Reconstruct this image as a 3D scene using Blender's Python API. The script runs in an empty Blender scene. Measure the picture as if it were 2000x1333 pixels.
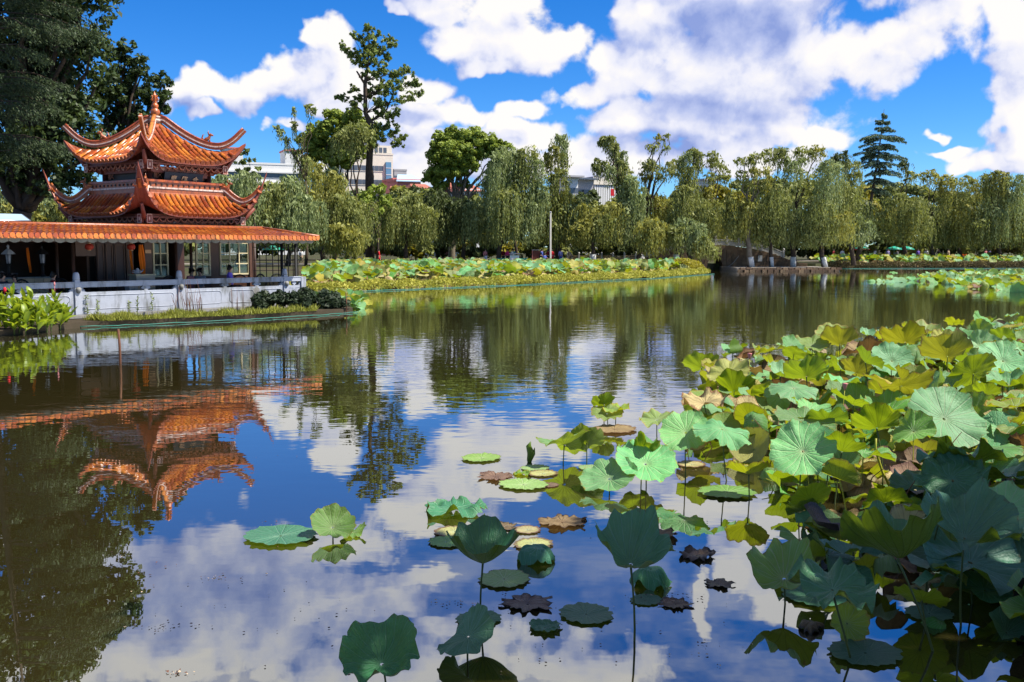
import bpy, bmesh, math, random
import numpy as np
from mathutils import Vector, Matrix, Quaternion
R = math.radians
C = bpy.context.scene.collection
scene = bpy.context.scene

# ------------------------------------------------------------------ camera
CAM = Vector((0, 0, 2.45)); FPX = 1920.0; PITCH = math.atan(179.5 / FPX)
cd = bpy.data.cameras.new('camera'); cam = bpy.data.objects.new('camera', cd); C.objects.link(cam)
cam.location = CAM; cam.rotation_euler = (math.pi / 2 - PITCH, 0, 0)
cd.sensor_width = 36; cd.lens = FPX / 2000 * 36; cd.clip_start = .1; cd.clip_end = 9000
scene.camera = cam
scene.view_settings.view_transform = 'Standard'; scene.view_settings.look = 'None'
scene.view_settings.gamma = 1; scene.view_settings.use_curve_mapping = False
scene.view_settings.exposure = 0.9
scene.cycles.max_bounces = 8; scene.cycles.transparent_max_bounces = 8
scene.cycles.diffuse_bounces = 1; scene.cycles.glossy_bounces = 4; scene.cycles.transmission_bounces = 4
scene.cycles.sample_clamp_indirect = 6
cF = Vector((0, math.cos(PITCH), -math.sin(PITCH))); cU = Vector((0, math.sin(PITCH), math.cos(PITCH))); cR = Vector((1, 0, 0))
def pdir(px, py): return (cF + cR * ((px - 1000) / FPX) + cU * ((666.5 - py) / FPX))
def W(px, py, Y):                      # point seen at photo pixel, at distance Y along the view
    d = pdir(px, py); return CAM + d * (Y / d.y)
def G(px, py, z=0.0):                  # point on the level z seen at photo pixel
    d = pdir(px, py); return CAM + d * ((z - CAM.z) / d.z)

# ------------------------------------------------------------------ sun and sky
SUN_AZ, SUN_EL = R(98), R(55)          # azimuth measured clockwise from the view direction (+Y)
sdir = Vector((math.sin(SUN_AZ) * math.cos(SUN_EL), math.cos(SUN_AZ) * math.cos(SUN_EL), math.sin(SUN_EL)))
sl = bpy.data.lights.new('sun', 'SUN'); sl.energy = 5.0; sl.angle = R(.5); sl.color = (1, .95, .86)
so = bpy.data.objects.new('sun', sl); C.objects.link(so); so.rotation_euler = (-sdir).to_track_quat('-Z', 'Y').to_euler()
so.location = (0, 0, 60)

world = bpy.data.worlds.new('World'); scene.world = world; world.use_nodes = True
world.cycles.sampling_method = 'MANUAL'; world.cycles.sample_map_resolution = 512
wt = world.node_tree; wt.nodes.clear()
class NB:                               # small node builder
    def __init__(s, tree): s.t = tree
    def n(s, kind, _ins=None, **kw):
        nd = s.t.nodes.new(kind)
        for k, v in kw.items(): setattr(nd, k, v)
        if _ins:
            for k, v in _ins.items():
                sock = nd.inputs[k]
                if isinstance(v, bpy.types.NodeSocket): s.t.links.new(v, sock)
                else: sock.default_value = v
        return nd
    def m(s, op, a, b=None, c=None, clamp=False):
        nd = s.t.nodes.new('ShaderNodeMath'); nd.operation = op; nd.use_clamp = clamp
        for i, v in enumerate((a, b, c)):
            if v is None: continue
            if isinstance(v, bpy.types.NodeSocket): s.t.links.new(v, nd.inputs[i])
            else: nd.inputs[i].default_value = v
        return nd.outputs[0]
    def v(s, op, a, b=None, c=None, out=0):
        nd = s.t.nodes.new('ShaderNodeVectorMath'); nd.operation = op
        for i, x in enumerate((a, b, c)):
            if x is None: continue
            if isinstance(x, bpy.types.NodeSocket): s.t.links.new(x, nd.inputs[i])
            else: nd.inputs[i].default_value = x
        return nd.outputs[out]
    def mr(s, x, a, b, c=0., d=1., smooth=True):
        nd = s.t.nodes.new('ShaderNodeMapRange'); nd.interpolation_type = 'SMOOTHSTEP' if smooth else 'LINEAR'
        s.t.links.new(x, nd.inputs[0])
        for i, q in enumerate((a, b, c, d)): nd.inputs[1 + i].default_value = q
        return nd.outputs[0]
    def mix(s, f, a, b, blend='MIX'):
        nd = s.t.nodes.new('ShaderNodeMix'); nd.data_type = 'RGBA'; nd.blend_type = blend
        for sock, val in ((nd.inputs[0], f), (nd.inputs[6], a), (nd.inputs[7], b)):
            if isinstance(val, bpy.types.NodeSocket): s.t.links.new(val, sock)
            else: sock.default_value = val if not isinstance(val, tuple) or len(val) == 4 else (*val, 1)
        return nd.outputs[2]
def sph(px, py):
    d = pdir(px, py).normalized(); return math.atan2(d.x, d.y), math.asin(d.z)
CLOUDS = [  # direction of each puff (as pixel on the unit view) and its half-axes in milliradians*1.92
 (355,190,45,26),(410,178,70,34),(470,185,80,36),(540,170,90,40),(590,140,80,45),(640,120,70,55),(655,80,45,45),(600,105,55,22),(690,165,70,45),(400,222,36,18),(660,205,60,40),(615,70,40,30),
 (840,185,55,30),(800,240,90,30),(900,235,80,30),(1020,215,55,28),(1000,265,110,34),(880,285,160,40),(1010,320,160,45),(780,320,150,50),(560,250,50,14),
 (990,70,120,62),(1060,95,85,50),(935,85,80,50),(990,15,105,45),(960,130,60,18),(1100,75,55,40),
 (1290,50,120,75),(1430,60,210,85),(1240,135,130,60),(1350,160,170,65),(1170,178,105,34),(1500,140,200,80),(1620,110,130,65),(1700,130,95,62),(1760,80,110,50),(1850,30,80,55),(1210,235,75,45),(1300,240,100,50),(1440,235,220,55),(1600,265,70,32),(1520,265,60,28),(1240,20,70,40),
 (1350,285,160,30),(1150,335,120,35),(1450,310,160,34),(1250,300,160,45),
 (1990,90,75,125),(1965,25,50,40),(1990,235,38,55),(1940,320,90,20),(1990,280,60,40),
 (1833,268,24,12),(785,10,22,12),(1490,20,160,60),(1850,300,60,12),
 (350,-230,360,125),(330,-240,180,90),(520,-210,170,80),(200,-170,140,60),(120,-330,200,90),(450,-340,220,90),(160,-300,260,120),(640,-130,160,55),(420,-120,120,40),(850,-60,150,55),(800,-190,110,26),(700,-250,150,50),(980,-110,90,30),(900,0,110,50),(1450,-30,190,70),(1300,-70,120,45),(1600,-250,110,50),(1470,-150,60,90),(1390,-260,30,70),
 (900,-330,150,45),(1150,-390,200,60),(700,-380,220,80),(1750,-60,180,70),(1900,-220,150,70),(30,-120,80,30)]
GREY = [(1440,55,190,55,1.),(1300,120,60,30,.3),(1550,45,130,60,.8),(1430,215,160,40,.55),(600,165,120,34,.55),(430,205,90,22,.8),(350,-240,330,120,.85),(700,-330,260,110,.8),(640,-110,120,40,.35),(880,290,160,34,.5),(820,220,70,22,.5),(1010,105,90,22,.3),(1250,-390,250,60,.5),(620,120,50,40,.4),(1330,270,170,34,.6),(1990,150,60,60,.3)]

grp = bpy.data.node_groups.new('cloud_density', 'ShaderNodeTree')
grp.interface.new_socket('Vector', in_out='INPUT', socket_type='NodeSocketVector')
grp.interface.new_socket('Density', in_out='OUTPUT', socket_type='NodeSocketFloat')
g = NB(grp); gi = g.n('NodeGroupInput'); go = g.n('NodeGroupOutput')
dirv = gi.outputs[0]
sx = g.n('ShaderNodeSeparateXYZ', {0: dirv})
az = g.m('ARCTAN2', sx.outputs[0], sx.outputs[1]); el = g.m('ARCSINE', sx.outputs[2])
P0 = g.n('ShaderNodeCombineXYZ', {0: az, 1: el}).outputs[0]
wn = g.n('ShaderNodeTexNoise', {'Vector': dirv, 'Scale': 22., 'Detail': 3., 'Roughness': .55})
P = g.v('ADD', P0, g.v('MULTIPLY', g.v('SUBTRACT', wn.outputs['Color'], (.5, .5, .5)), (.05, .042, 0)))
acc = None
for px, py, rx, ry in CLOUDS:
    a, e = sph(px, py); ix, iy = FPX / (rx * 1.12), FPX / (ry * 1.12)
    L = g.v('LENGTH', g.v('MULTIPLY_ADD', P, (ix, iy, 0), (-a * ix, -e * iy, 0)), out=1)
    acc = L if acc is None else g.n('ShaderNodeMath', {0: acc, 1: L, 2: .22}, operation='SMOOTH_MIN').outputs[0]
blob = g.m('SUBTRACT', 1., acc)
big = g.n('ShaderNodeTexNoise', {'Vector': dirv, 'Scale': 3.2, 'Detail': 4., 'Roughness': .5})
out_w = g.m('MAXIMUM', g.mr(g.m('ABSOLUTE', az), .56, .8), g.mr(el, .46, .62))
gen = g.m('ADD', g.m('MULTIPLY', g.m('SUBTRACT', big.outputs[0], .64), 4.), g.m('MULTIPLY', g.m('SUBTRACT', out_w, 1.), 4.))
base = g.m('MAXIMUM', blob, gen)
fb = g.n('ShaderNodeTexNoise', {'Vector': dirv, 'Scale': 22., 'Detail': 8., 'Roughness': .55, 'Distortion': .2})
fc = g.n('ShaderNodeTexVoronoi', {'Vector': dirv, 'Scale': 34.}, feature='SMOOTH_F1'); fc.inputs['Smoothness'].default_value = .6
dens = g.m('ADD', g.m('MULTIPLY', g.m('MINIMUM', base, .62), 1.15), g.m('MULTIPLY', g.m('SUBTRACT', fb.outputs[0], .5), 1.75))
dens = g.m('SUBTRACT', dens, g.m('MULTIPLY', g.m('SUBTRACT', fc.outputs['Distance'], .35), .45))
grp.links.new(dens, go.inputs[0])

w = NB(wt)
tc = w.n('ShaderNodeTexCoord').outputs['Generated']
sky = w.n('ShaderNodeTexSky', sky_type='NISHITA', sun_disc=False, sun_elevation=SUN_EL, sun_rotation=SUN_AZ, altitude=1900., air_density=1.0, dust_density=.25, ozone_density=2.2)
skyc = w.n('ShaderNodeHueSaturation', {'Hue': .5, 'Saturation': 1.42, 'Value': 1., 'Color': sky.outputs[0]}).outputs[0]
skyc = w.mix(1., skyc, (.62, .90, 1.22), 'MULTIPLY')
def cd_node(vec):
    nd = wt.nodes.new('ShaderNodeGroup'); nd.node_tree = grp; wt.links.new(vec, nd.inputs[0]); return nd.outputs[0]
d0 = cd_node(tc)
d1 = cd_node(w.v('NORMALIZE', w.v('ADD', tc, (.014, 0, .026))))
veil_n = w.n('ShaderNodeTexNoise', {'Vector': w.v('MULTIPLY', tc, (1, 1, 2.2)), 'Scale': 5., 'Detail': 5., 'Roughness': .6}).outputs[0]
alpha = w.mr(d0, .06, .42)
diff = w.m('SUBTRACT', d0, d1)
zz = w.n('ShaderNodeSeparateXYZ', {0: tc})
az2 = w.m('ARCTAN2', zz.outputs[0], zz.outputs[1]); el2 = w.m('ARCSINE', zz.outputs[2])
P2 = w.n('ShaderNodeCombineXYZ', {0: az2, 1: el2}).outputs[0]
gacc = None
for px, py, rx, ry, k in GREY:
    a, e = sph(px, py); ix, iy = FPX / (rx * 1.3), FPX / (ry * 1.3)
    L = w.v('LENGTH', w.v('MULTIPLY_ADD', P2, (ix, iy, 0), (-a * ix, -e * iy, 0)), out=1)
    q = w.mr(L, 1.25, .2, 0, k)
    gacc = q if gacc is None else w.m('MAXIMUM', gacc, q)
thick = w.mr(d0, .5, 1.1, 0, .25)
fine = w.n('ShaderNodeTexNoise', {'Vector': tc, 'Scale': 14., 'Detail': 6., 'Roughness': .55}).outputs[0]
lit = w.m('ADD', .80, w.m('MULTIPLY', diff, .9))
lit = w.m('SUBTRACT', lit, w.m('MULTIPLY', gacc, .54))
lit = w.m('SUBTRACT', lit, thick)
lit = w.m('ADD', lit, w.m('MULTIPLY', w.m('SUBTRACT', fine, .5), .6))
ramp = w.n('ShaderNodeValToRGB', {0: lit})
cr = ramp.color_ramp; cr.elements[0].position = 0.; cr.elements[0].color = (.27, .36, .72, 1); cr.elements[1].position = 1.; cr.elements[1].color = (1.0, .97, .95, 1)
e_ = cr.elements.new(.35); e_.color = (.50, .57, .86, 1); e_ = cr.elements.new(.68); e_.color = (.84, .85, .96, 1)
veil = w.m('MULTIPLY', w.mr(w.n('ShaderNodeSeparateXYZ', {0: tc}).outputs[2], .26, .36, 0., .62), w.mr(veil_n, .36, .66))
alpha = w.m('MAXIMUM', alpha, veil)
bg1 = w.n('ShaderNodeBackground', {'Color': skyc, 'Strength': .075})
bg2 = w.n('ShaderNodeBackground', {'Color': ramp.outputs[0], 'Strength': .55})
mx = w.n('ShaderNodeMixShader', {0: alpha, 1: bg1.outputs[0], 2: bg2.outputs[0]})
wo = w.n('ShaderNodeOutputWorld'); wt.links.new(mx.outputs[0], wo.inputs[0])

# ------------------------------------------------------------------ helpers
def tag(o, label, cat, group=None, kind=None):
    o['label'] = label; o['category'] = cat
    if group: o['group'] = group
    if kind: o['kind'] = kind
    return o
def struct(o, kind='structure'):
    o['kind'] = kind; return o
def link(name, me, parent=None, loc=None):
    o = bpy.data.objects.new(name, me); C.objects.link(o)
    if parent is not None: o.parent = parent
    if loc is not None: o.location = loc
    return o
def empty(name, loc=(0, 0, 0), rz=0.):
    o = bpy.data.objects.new(name, None); C.objects.link(o); o.location = loc; o.rotation_euler = (0, 0, rz)
    o.empty_display_size = .2; return o
class MB:                               # gathers faces into one mesh
    def __init__(s): s.v = []; s.f = []; s.mi = []; s.sm = []
    def add(s, vs, fs, mi=0, smooth=False):
        b = len(s.v); s.v += [tuple(p) for p in vs]
        for f in fs: s.f.append(tuple(i + b for i in f)); s.mi.append(mi); s.sm.append(smooth)
        return s
    def box(s, c, size, rot=None, mi=0, taper=1.):
        hx, hy, hz = size[0] / 2, size[1] / 2, size[2] / 2; c = Vector(c); vs = []
        for z in (-hz, hz):
            k = taper if z > 0 else 1.
            for x, y in ((-hx, -hy), (hx, -hy), (hx, hy), (-hx, hy)):
                p = Vector((x * k, y * k, z)); p = rot @ p if rot is not None else p; vs.append(c + p)
        return s.add(vs, [(0, 3, 2, 1), (4, 5, 6, 7), (0, 1, 5, 4), (1, 2, 6, 5), (2, 3, 7, 6), (3, 0, 4, 7)], mi)
    def tube(s, pts, rad, n=6, mi=0, smooth=True, caps=True):
        pts = [Vector(p) for p in pts]; m = len(pts)
        if not hasattr(rad, '__len__'): rad = [rad] * m
        vs = []; ref = Vector((.31, .2, .93))
        prev = None
        for i, p in enumerate(pts):
            t = (pts[min(i + 1, m - 1)] - pts[max(i - 1, 0)])
            t = t.normalized() if t.length > 1e-9 else Vector((0, 0, 1))
            if prev is None:
                a = t.orthogonal().normalized()
            else:
                a = (prev - t * prev.dot(t)); a = a.normalized() if a.length > 1e-6 else t.orthogonal().normalized()
            prev = a; b = t.cross(a)
            for k in range(n):
                th = 2 * math.pi * k / n; vs.append(p + (a * math.cos(th) + b * math.sin(th)) * rad[i])
        fs = [(i * n + k, i * n + (k + 1) % n, (i + 1) * n + (k + 1) % n, (i + 1) * n + k) for i in range(m - 1) for k in range(n)]
        if caps: fs += [tuple(range(n - 1, -1, -1)), tuple(range((m - 1) * n, m * n))]
        return s.add(vs, fs, mi, smooth)
    def lathe(s, prof, c=(0, 0, 0), n=14, mi=0, smooth=True):
        c = Vector(c); vs = []
        for r, z in prof:
            for k in range(n):
                th = 2 * math.pi * k / n; vs.append(c + Vector((r * math.cos(th), r * math.sin(th), z)))
        m = len(prof)
        fs = [(i * n + k, i * n + (k + 1) % n, (i + 1) * n + (k + 1) % n, (i + 1) * n + k) for i in range(m - 1) for k in range(n)]
        fs += [tuple(range(n - 1, -1, -1)), tuple(range((m - 1) * n, m * n))]
        return s.add(vs, fs, mi, smooth)
    def ball(s, c, r, n=8, m=6, mi=0):
        c = Vector(c); r = (r, r, r) if not hasattr(r, '__len__') else r
        vs = [c + Vector((0, 0, -r[2]))]
        for j in range(1, m):
            ph = -math.pi / 2 + math.pi * j / m
            for k in range(n):
                th = 2 * math.pi * k / n
                vs.append(c + Vector((r[0] * math.cos(ph) * math.cos(th), r[1] * math.cos(ph) * math.sin(th), r[2] * math.sin(ph))))
        vs.append(c + Vector((0, 0, r[2]))); top = len(vs) - 1
        fs = [(0, 1 + (k + 1) % n, 1 + k) for k in range(n)]
        for j in range(m - 2):
            for k in range(n): fs.append((1 + j * n + k, 1 + j * n + (k + 1) % n, 1 + (j + 1) * n + (k + 1) % n, 1 + (j + 1) * n + k))
        fs += [(top, 1 + (m - 2) * n + k, 1 + (m - 2) * n + (k + 1) % n) for k in range(n)]
        return s.add(vs, fs, mi, True)
    def prism(s, poly, f0, f1, mi=0):    # polygon of 2D points, f0/f1 map (u,v) -> front / back point
        n = len(poly); vs = [f0(*p) for p in poly] + [f1(*p) for p in poly]
        fs = [tuple(range(n)), tuple(range(2 * n - 1, n - 1, -1))] + [(i, i + n, (i + 1) % n + n, (i + 1) % n) for i in range(n)]
        return s.add(vs, fs, mi)
    def mesh(s, name, mats):
        me = bpy.data.meshes.new(name); me.from_pydata(s.v, [], s.f)
        for m in (mats if isinstance(mats, (list, tuple)) else [mats]): me.materials.append(m)
        me.polygons.foreach_set('material_index', s.mi); me.polygons.foreach_set('use_smooth', s.sm); me.update(); return me
    def build(s, name, mats, parent=None, loc=None):
        me = s.mesh(name, mats)
        if parent is not None and loc is None: loc = -parent.location if parent.rotation_euler.z == 0 else (0, 0, 0)
        return link(name, me, parent, loc)
def np_mesh(name, V, F, mats, tint=None, mi=None, smooth=False):
    me = bpy.data.meshes.new(name); V = np.asarray(V, np.float32); F = np.asarray(F, np.int32); n, k = F.shape
    me.vertices.add(len(V)); me.vertices.foreach_set('co', V.ravel())
    me.loops.add(n * k); me.loops.foreach_set('vertex_index', F.ravel())
    me.polygons.add(n); me.polygons.foreach_set('loop_start', np.arange(0, n * k, k, dtype=np.int32))
    me.polygons.foreach_set('loop_total', np.full(n, k, np.int32))
    for m in (mats if isinstance(mats, (list, tuple)) else [mats]): me.materials.append(m)
    if mi is not None: me.polygons.foreach_set('material_index', np.asarray(mi, np.int32))
    me.polygons.foreach_set('use_smooth', np.full(n, smooth))
    if tint is not None:
        at = me.attributes.new('tint', 'FLOAT', 'POINT'); at.data.foreach_set('value', np.asarray(tint, np.float32))
    me.update(calc_edges=True); return me
def leaf_quads(Cn, A, B, fold=None):
    n = len(Cn); V = np.empty((n, 4, 3), np.float32)
    V[:, 0] = Cn - A; V[:, 1] = Cn + B - A * .15; V[:, 2] = Cn + A; V[:, 3] = Cn - B - A * .15
    return V.reshape(-1, 3), np.arange(n * 4).reshape(n, 4)
def unit(v): return v / np.maximum(np.linalg.norm(v, axis=1, keepdims=True), 1e-6)

# ------------------------------------------------------------------ materials
def new_mat(name):
    m = bpy.data.materials.new(name); m.use_nodes = True; t = m.node_tree; t.nodes.clear()
    b = NB(t); out = b.n('ShaderNodeOutputMaterial'); return m, b, out
def rgba(c): return (*c, 1) if len(c) == 3 else c
def simple(name, col, rough=.6, spec=.3, var=.25, scale=3., bump=0., bscale=40., metal=0., dark=None, island=0., stain=None):
    """plain surface with mottled colour, wear and fine relief"""
    m, b, out = new_mat(name); co = b.n('ShaderNodeTexCoord').outputs['Object']
    n1 = b.n('ShaderNodeTexNoise', {'Vector': co, 'Scale': scale, 'Detail': 6., 'Roughness': .6}).outputs[0]
    dk = dark or tuple(x * .5 for x in col)
    c = b.mix(b.mr(n1, .35, .75), rgba(col), b.mix(var, rgba(col), rgba(dk)) if False else rgba(tuple(col[i] * (1 - var) + dk[i] * var for i in range(3))))
    if island:
        rd = b.n('ShaderNodeNewGeometry').outputs['Random Per Island']
        oi = b.n('ShaderNodeObjectInfo').outputs['Random']
        r2 = b.m('FRACT', b.m('ADD', rd, oi))
        c = b.n('ShaderNodeHueSaturation', {'Color': c, 'Value': b.m('ADD', 1 - island / 2, b.m('MULTIPLY', r2, island)), 'Hue': b.m('ADD', .5 - island * .02, b.m('MULTIPLY', r2, island * .04))}).outputs[0]
    if stain:
        ns = b.n('ShaderNodeTexNoise', {'Vector': b.v('MULTIPLY', co, (1, 1, .25)), 'Scale': stain[1], 'Detail': 5., 'Roughness': .65}).outputs[0]
        c = b.mix(b.m('MULTIPLY', b.mr(ns, .47, .70), stain[2]), c, rgba(stain[0]))
    p = b.n('ShaderNodeBsdfPrincipled', {'Base Color': c, 'Roughness': rough, 'Specular IOR Level': spec, 'Metallic': metal})
    if bump:
        nb = b.n('ShaderNodeTexNoise', {'Vector': co, 'Scale': bscale, 'Detail': 4.}).outputs[0]
        bp = b.n('ShaderNodeBump', {'Height': nb, 'Strength': bump, 'Distance': .02}); b.t.links.new(bp.outputs[0], p.inputs['Normal'])
    b.t.links.new(p.outputs[0], out.inputs[0]); return m
def foliage(name, lo, hi, trans, tf=.35, rough=.55, spec=.25):
    m, b, out = new_mat(name)
    t = b.n('ShaderNodeAttribute', attribute_name='tint').outputs['Fac']
    c = b.mix(t, rgba(lo), rgba(hi))
    p = b.n('ShaderNodeBsdfPrincipled', {'Base Color': c, 'Roughness': rough, 'Specular IOR Level': spec})
    tr = b.n('ShaderNodeBsdfTranslucent', {'Color': b.mix(.5, c, rgba(trans))})
    mx = b.n('ShaderNodeMixShader', {0: tf, 1: p.outputs[0], 2: tr.outputs[0]})
    b.t.links.new(mx.outputs[0], out.inputs[0]); return m
def glass_mat(name, col=(.5, .6, .65), rough=.03):
    m, b, out = new_mat(name)
    gl = b.n('ShaderNodeBsdfGlossy', {'Color': (.8, .85, .9, 1), 'Roughness': rough}); tr = b.n('ShaderNodeBsdfTransparent', {'Color': rgba(col)})
    fr = b.n('ShaderNodeFresnel', {'IOR': 1.5}).outputs[0]
    mx = b.n('ShaderNodeMixShader', {0: fr, 1: tr.outputs[0], 2: gl.outputs[0]}); b.t.links.new(mx.outputs[0], out.inputs[0]); return m

M = {}
M['tile'] = simple('glazed_tile', (.46, .115, .016), .30, .55, .8, 4., .25, 50., dark=(.17, .028, .012), island=.7, stain=((.08, .025, .015), 5., .8))
M['tile2'] = simple('glazed_tile_orange', (.52, .125, .018), .35, .55, .45, 4., .12, 60., dark=(.28, .06, .014), island=.6, stain=((.10, .04, .02), 4., .7))
M['pan'] = simple('pan_tile', (.33, .07, .014), .4, .4, .6, 6., .2, 40., dark=(.15, .03, .012), stain=((.06, .025, .015), 5., .7))
M['ridge'] = simple('ridge_tile', (.34, .085, .02), .35, .5, .5, 7., .2, 50., dark=(.14, .04, .02), stain=((.07, .03, .02), 6., .7))
M['rwhite'] = simple('ridge_limewash', (.62, .50, .44), .7, .2, .5, 9., .2, 50., dark=(.30, .17, .12), stain=((.16, .09, .06), 8., .8))
M['redwood'] = simple('red_brown_timber', (.20, .05, .03), .5, .3, .5, 5., .15, 40., dark=(.09, .025, .016))
M['fret'] = simple('carved_fret_paint', (.42, .16, .09), .6, .2, .5, 14., .2, 50., dark=(.20, .06, .04))
M['fretwhite'] = simple('cream_block_paint', (.62, .42, .33), .6, .2, .4, 16., .1, 50., dark=(.32, .14, .10))
M['darkwood'] = simple('dark_timber', (.045, .022, .014), .5, .3, .5, 4., .1, 40.)
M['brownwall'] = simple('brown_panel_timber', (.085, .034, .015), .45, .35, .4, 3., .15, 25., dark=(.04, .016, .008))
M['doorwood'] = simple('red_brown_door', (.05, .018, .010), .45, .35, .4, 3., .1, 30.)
M['cream'] = simple('cream_window_paint', (.55, .46, .27), .5, .3, .25, 8.)
M['column'] = simple('dark_red_column', (.07, .02, .015), .4, .4, .4, 3.)
M['black'] = simple('black_metal', (.012, .012, .012), .6, .2, .3, 6.)
M['railwhite'] = simple('whitewashed_masonry', (.37, .39, .44), .75, .2, .5, 2.5, .35, 30., dark=(.24, .255, .29), stain=((.10, .10, .08), 2.4, .85))
M['concrete'] = simple('worn_concrete', (.26, .25, .23), .85, .15, .5, 2., .4, 25., dark=(.12, .115, .10), stain=((.07, .07, .05), 3., .6))
M['plank'] = simple('grey_fascia', (.20, .18, .14), .8, .15, .5, 5., .2, 30., dark=(.16, .15, .12), stain=((.08, .075, .06), 4., .6))
M['signboard'] = simple('black_lacquer', (.016, .02, .028), .35, .4, .4, 6.)
M['gold'] = simple('gold_lettering', (.50, .27, .13), .45, .4, .3, 20.)
M['tan'] = simple('tan_stone_tile', (.50, .36, .22), .7, .2, .3, 4., .2, 30., dark=(.30, .20, .12), island=.2)
M['orange'] = simple('orange_cloth', (.80, .17, .015), .8, .1, .3, 5.)
M['redlantern'] = simple('red_lantern_paper', (.35, .035, .02), .6, .2, .3, 10.)
M['beige'] = simple('beige_panel', (.42, .34, .25), .7, .2, .25, 4.)
M['steel'] = simple('brushed_steel', (.60, .60, .60), .3, .5, .2, 8., metal=.9)
M['bark'] = simple('tree_bark', (.075, .055, .04), .9, .1, .6, 3., .8, 12., dark=(.03, .022, .016))
M['barkpale'] = simple('pale_bark', (.20, .165, .12), .9, .1, .6, 3., .8, 12., dark=(.08, .065, .05))
M['limewash'] = simple('limewashed_trunk', (.62, .60, .54), .9, .1, .5, 3., .5, 14., dark=(.35, .32, .27))
M['earth'] = simple('dark_earth', (.055, .042, .028), .95, .1, .5, 1.5, .6, 10., dark=(.03, .028, .014))
M['paving'] = simple('path_paving', (.27, .24, .20), .85, .2, .4, .8, .2, 8., dark=(.16, .14, .11))
M['stone'] = simple('old_bridge_stone', (.19, .125, .075), .85, .15, .5, 1.4, .5, 9., dark=(.14, .09, .055), island=.35, stain=((.06, .045, .03), 1.5, .6))
M['yellowstone'] = simple('yellow_ochre_wall', (.38, .27, .13), .85, .15, .4, 1.4, .3, 9., dark=(.22, .15, .08))
M['whitestone'] = simple('white_post_stone', (.50, .48, .43), .8, .15, .4, 3., .3, 15.)
M['lampgrey'] = simple('lamp_grey_paint', (.26, .25, .23), .5, .3, .3, 1.)
M['plastic'] = simple('green_plastic', (.03, .36, .24), .4, .4, .2, 3.)
M['teal'] = simple('green_plastic_pipe', (.015, .17, .12), .5, .3, .6, 2.5, dark=(.10, .14, .12))
M['stake'] = simple('rusty_stake', (.13, .055, .03), .8, .2, .4, 8., .4, 40.)
M['skin'] = simple('skin', (.42, .24, .16), .55, .3, .15, 10.)
M['hair'] = simple('black_hair', (.012, .010, .009), .5, .4, .3, 20.)
M['bcream'] = simple('cream_facade', (.72, .64, .52), .8, .2, .15, .25, dark=(.48, .42, .35))
M['bwhite'] = simple('white_facade', (.72, .70, .66), .8, .2, .2, .3, dark=(.45, .45, .45))
M['bgrey'] = simple('grey_facade', (.36, .35, .36), .8, .2, .2, .3)
M['bred'] = simple('red_brick_facade', (.34, .12, .085), .85, .15, .3, .4, dark=(.28, .09, .06))
M['bpink'] = simple('salmon_facade', (.60, .20, .17), .85, .15, .2, .4)
M['wdark'] = simple('dark_window_glass', (.10, .11, .13), .15, .5, .3, .5)
M['bglass'] = simple('blue_curtain_glass', (.12, .25, .38), .12, .6, .3, .3)
M['bblue'] = simple('pale_blue_sheet_roof', (.36, .50, .62), .5, .4, .2, .3)
M['glass'] = glass_mat('window_glass', (.75, .8, .78))
def cloth(name, c, d=.3): return simple(name, c, .8, .15, d, 9.)
CL = {k: cloth('cloth_' + k, c) for k, c in dict(red=(.55, .02, .03), purple=(.20, .13, .55), white=(.70, .70, .70), blue=(.06, .10, .35), lavender=(.38, .34, .62), pink=(.75, .05, .20), dark=(.03, .03, .04), teal=(.10, .35, .38), grey=(.25, .25, .26), maroon=(.22, .02, .025), rose=(.5, .18, .18), tan=(.45, .34, .22)).items()}
M['willow1'] = foliage('willow_leaves', (.13, .15, .034), (.34, .355, .115), (.38, .42, .05), .34)
M['willow2'] = foliage('willow_leaves_cool', (.14, .18, .060), (.34, .39, .17), (.34, .42, .10), .32)
M['willow3'] = foliage('willow_leaves_yellow', (.17, .17, .032), (.39, .38, .09), (.46, .42, .04), .36)
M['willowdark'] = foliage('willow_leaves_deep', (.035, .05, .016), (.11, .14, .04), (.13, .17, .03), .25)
M['broad1'] = foliage('broad_leaves', (.12, .17, .022), (.33, .40, .06), (.38, .46, .03), .3)
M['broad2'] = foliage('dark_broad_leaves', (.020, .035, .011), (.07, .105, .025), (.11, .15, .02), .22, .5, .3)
M['tallleaf'] = foliage('tall_tree_leaves', (.075, .11, .025), (.25, .30, .07), (.28, .34, .05), .3, .5, .3)
M['needle'] = foliage('cedar_needles', (.07, .11, .06), (.20, .27, .15), (.07, .10, .05), .15)
M['needle2'] = foliage('near_cedar_needles', (.020, .034, .013), (.07, .10, .035), (.10, .14, .05), .2)
M['yleaf'] = foliage('yellowish_leaves', (.16, .15, .015), (.40, .34, .03), (.42, .36, .02), .35)
M['shrubdark'] = foliage('shrub_leaves', (.012, .022, .010), (.035, .055, .022), (.05, .08, .02), .2)
M['hedge'] = foliage('hedge_leaves', (.20, .21, .022), (.52, .48, .08), (.5, .5, .05), .3)
M['hedge2'] = foliage('dry_hedge_leaves', (.055, .045, .018), (.19, .14, .06), (.16, .14, .04), .25)
M['rshrub'] = foliage('russet_shrub_leaves', (.10, .075, .02), (.27, .19, .05), (.28, .2, .03), .3)
M['canna'] = foliage('canna_leaf', (.08, .15, .012), (.24, .32, .02), (.55, .62, .02), .42, .4, .4)
M['grass'] = foliage('bank_grass', (.11, .13, .012), (.42, .42, .08), (.36, .38, .04), .35)

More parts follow.
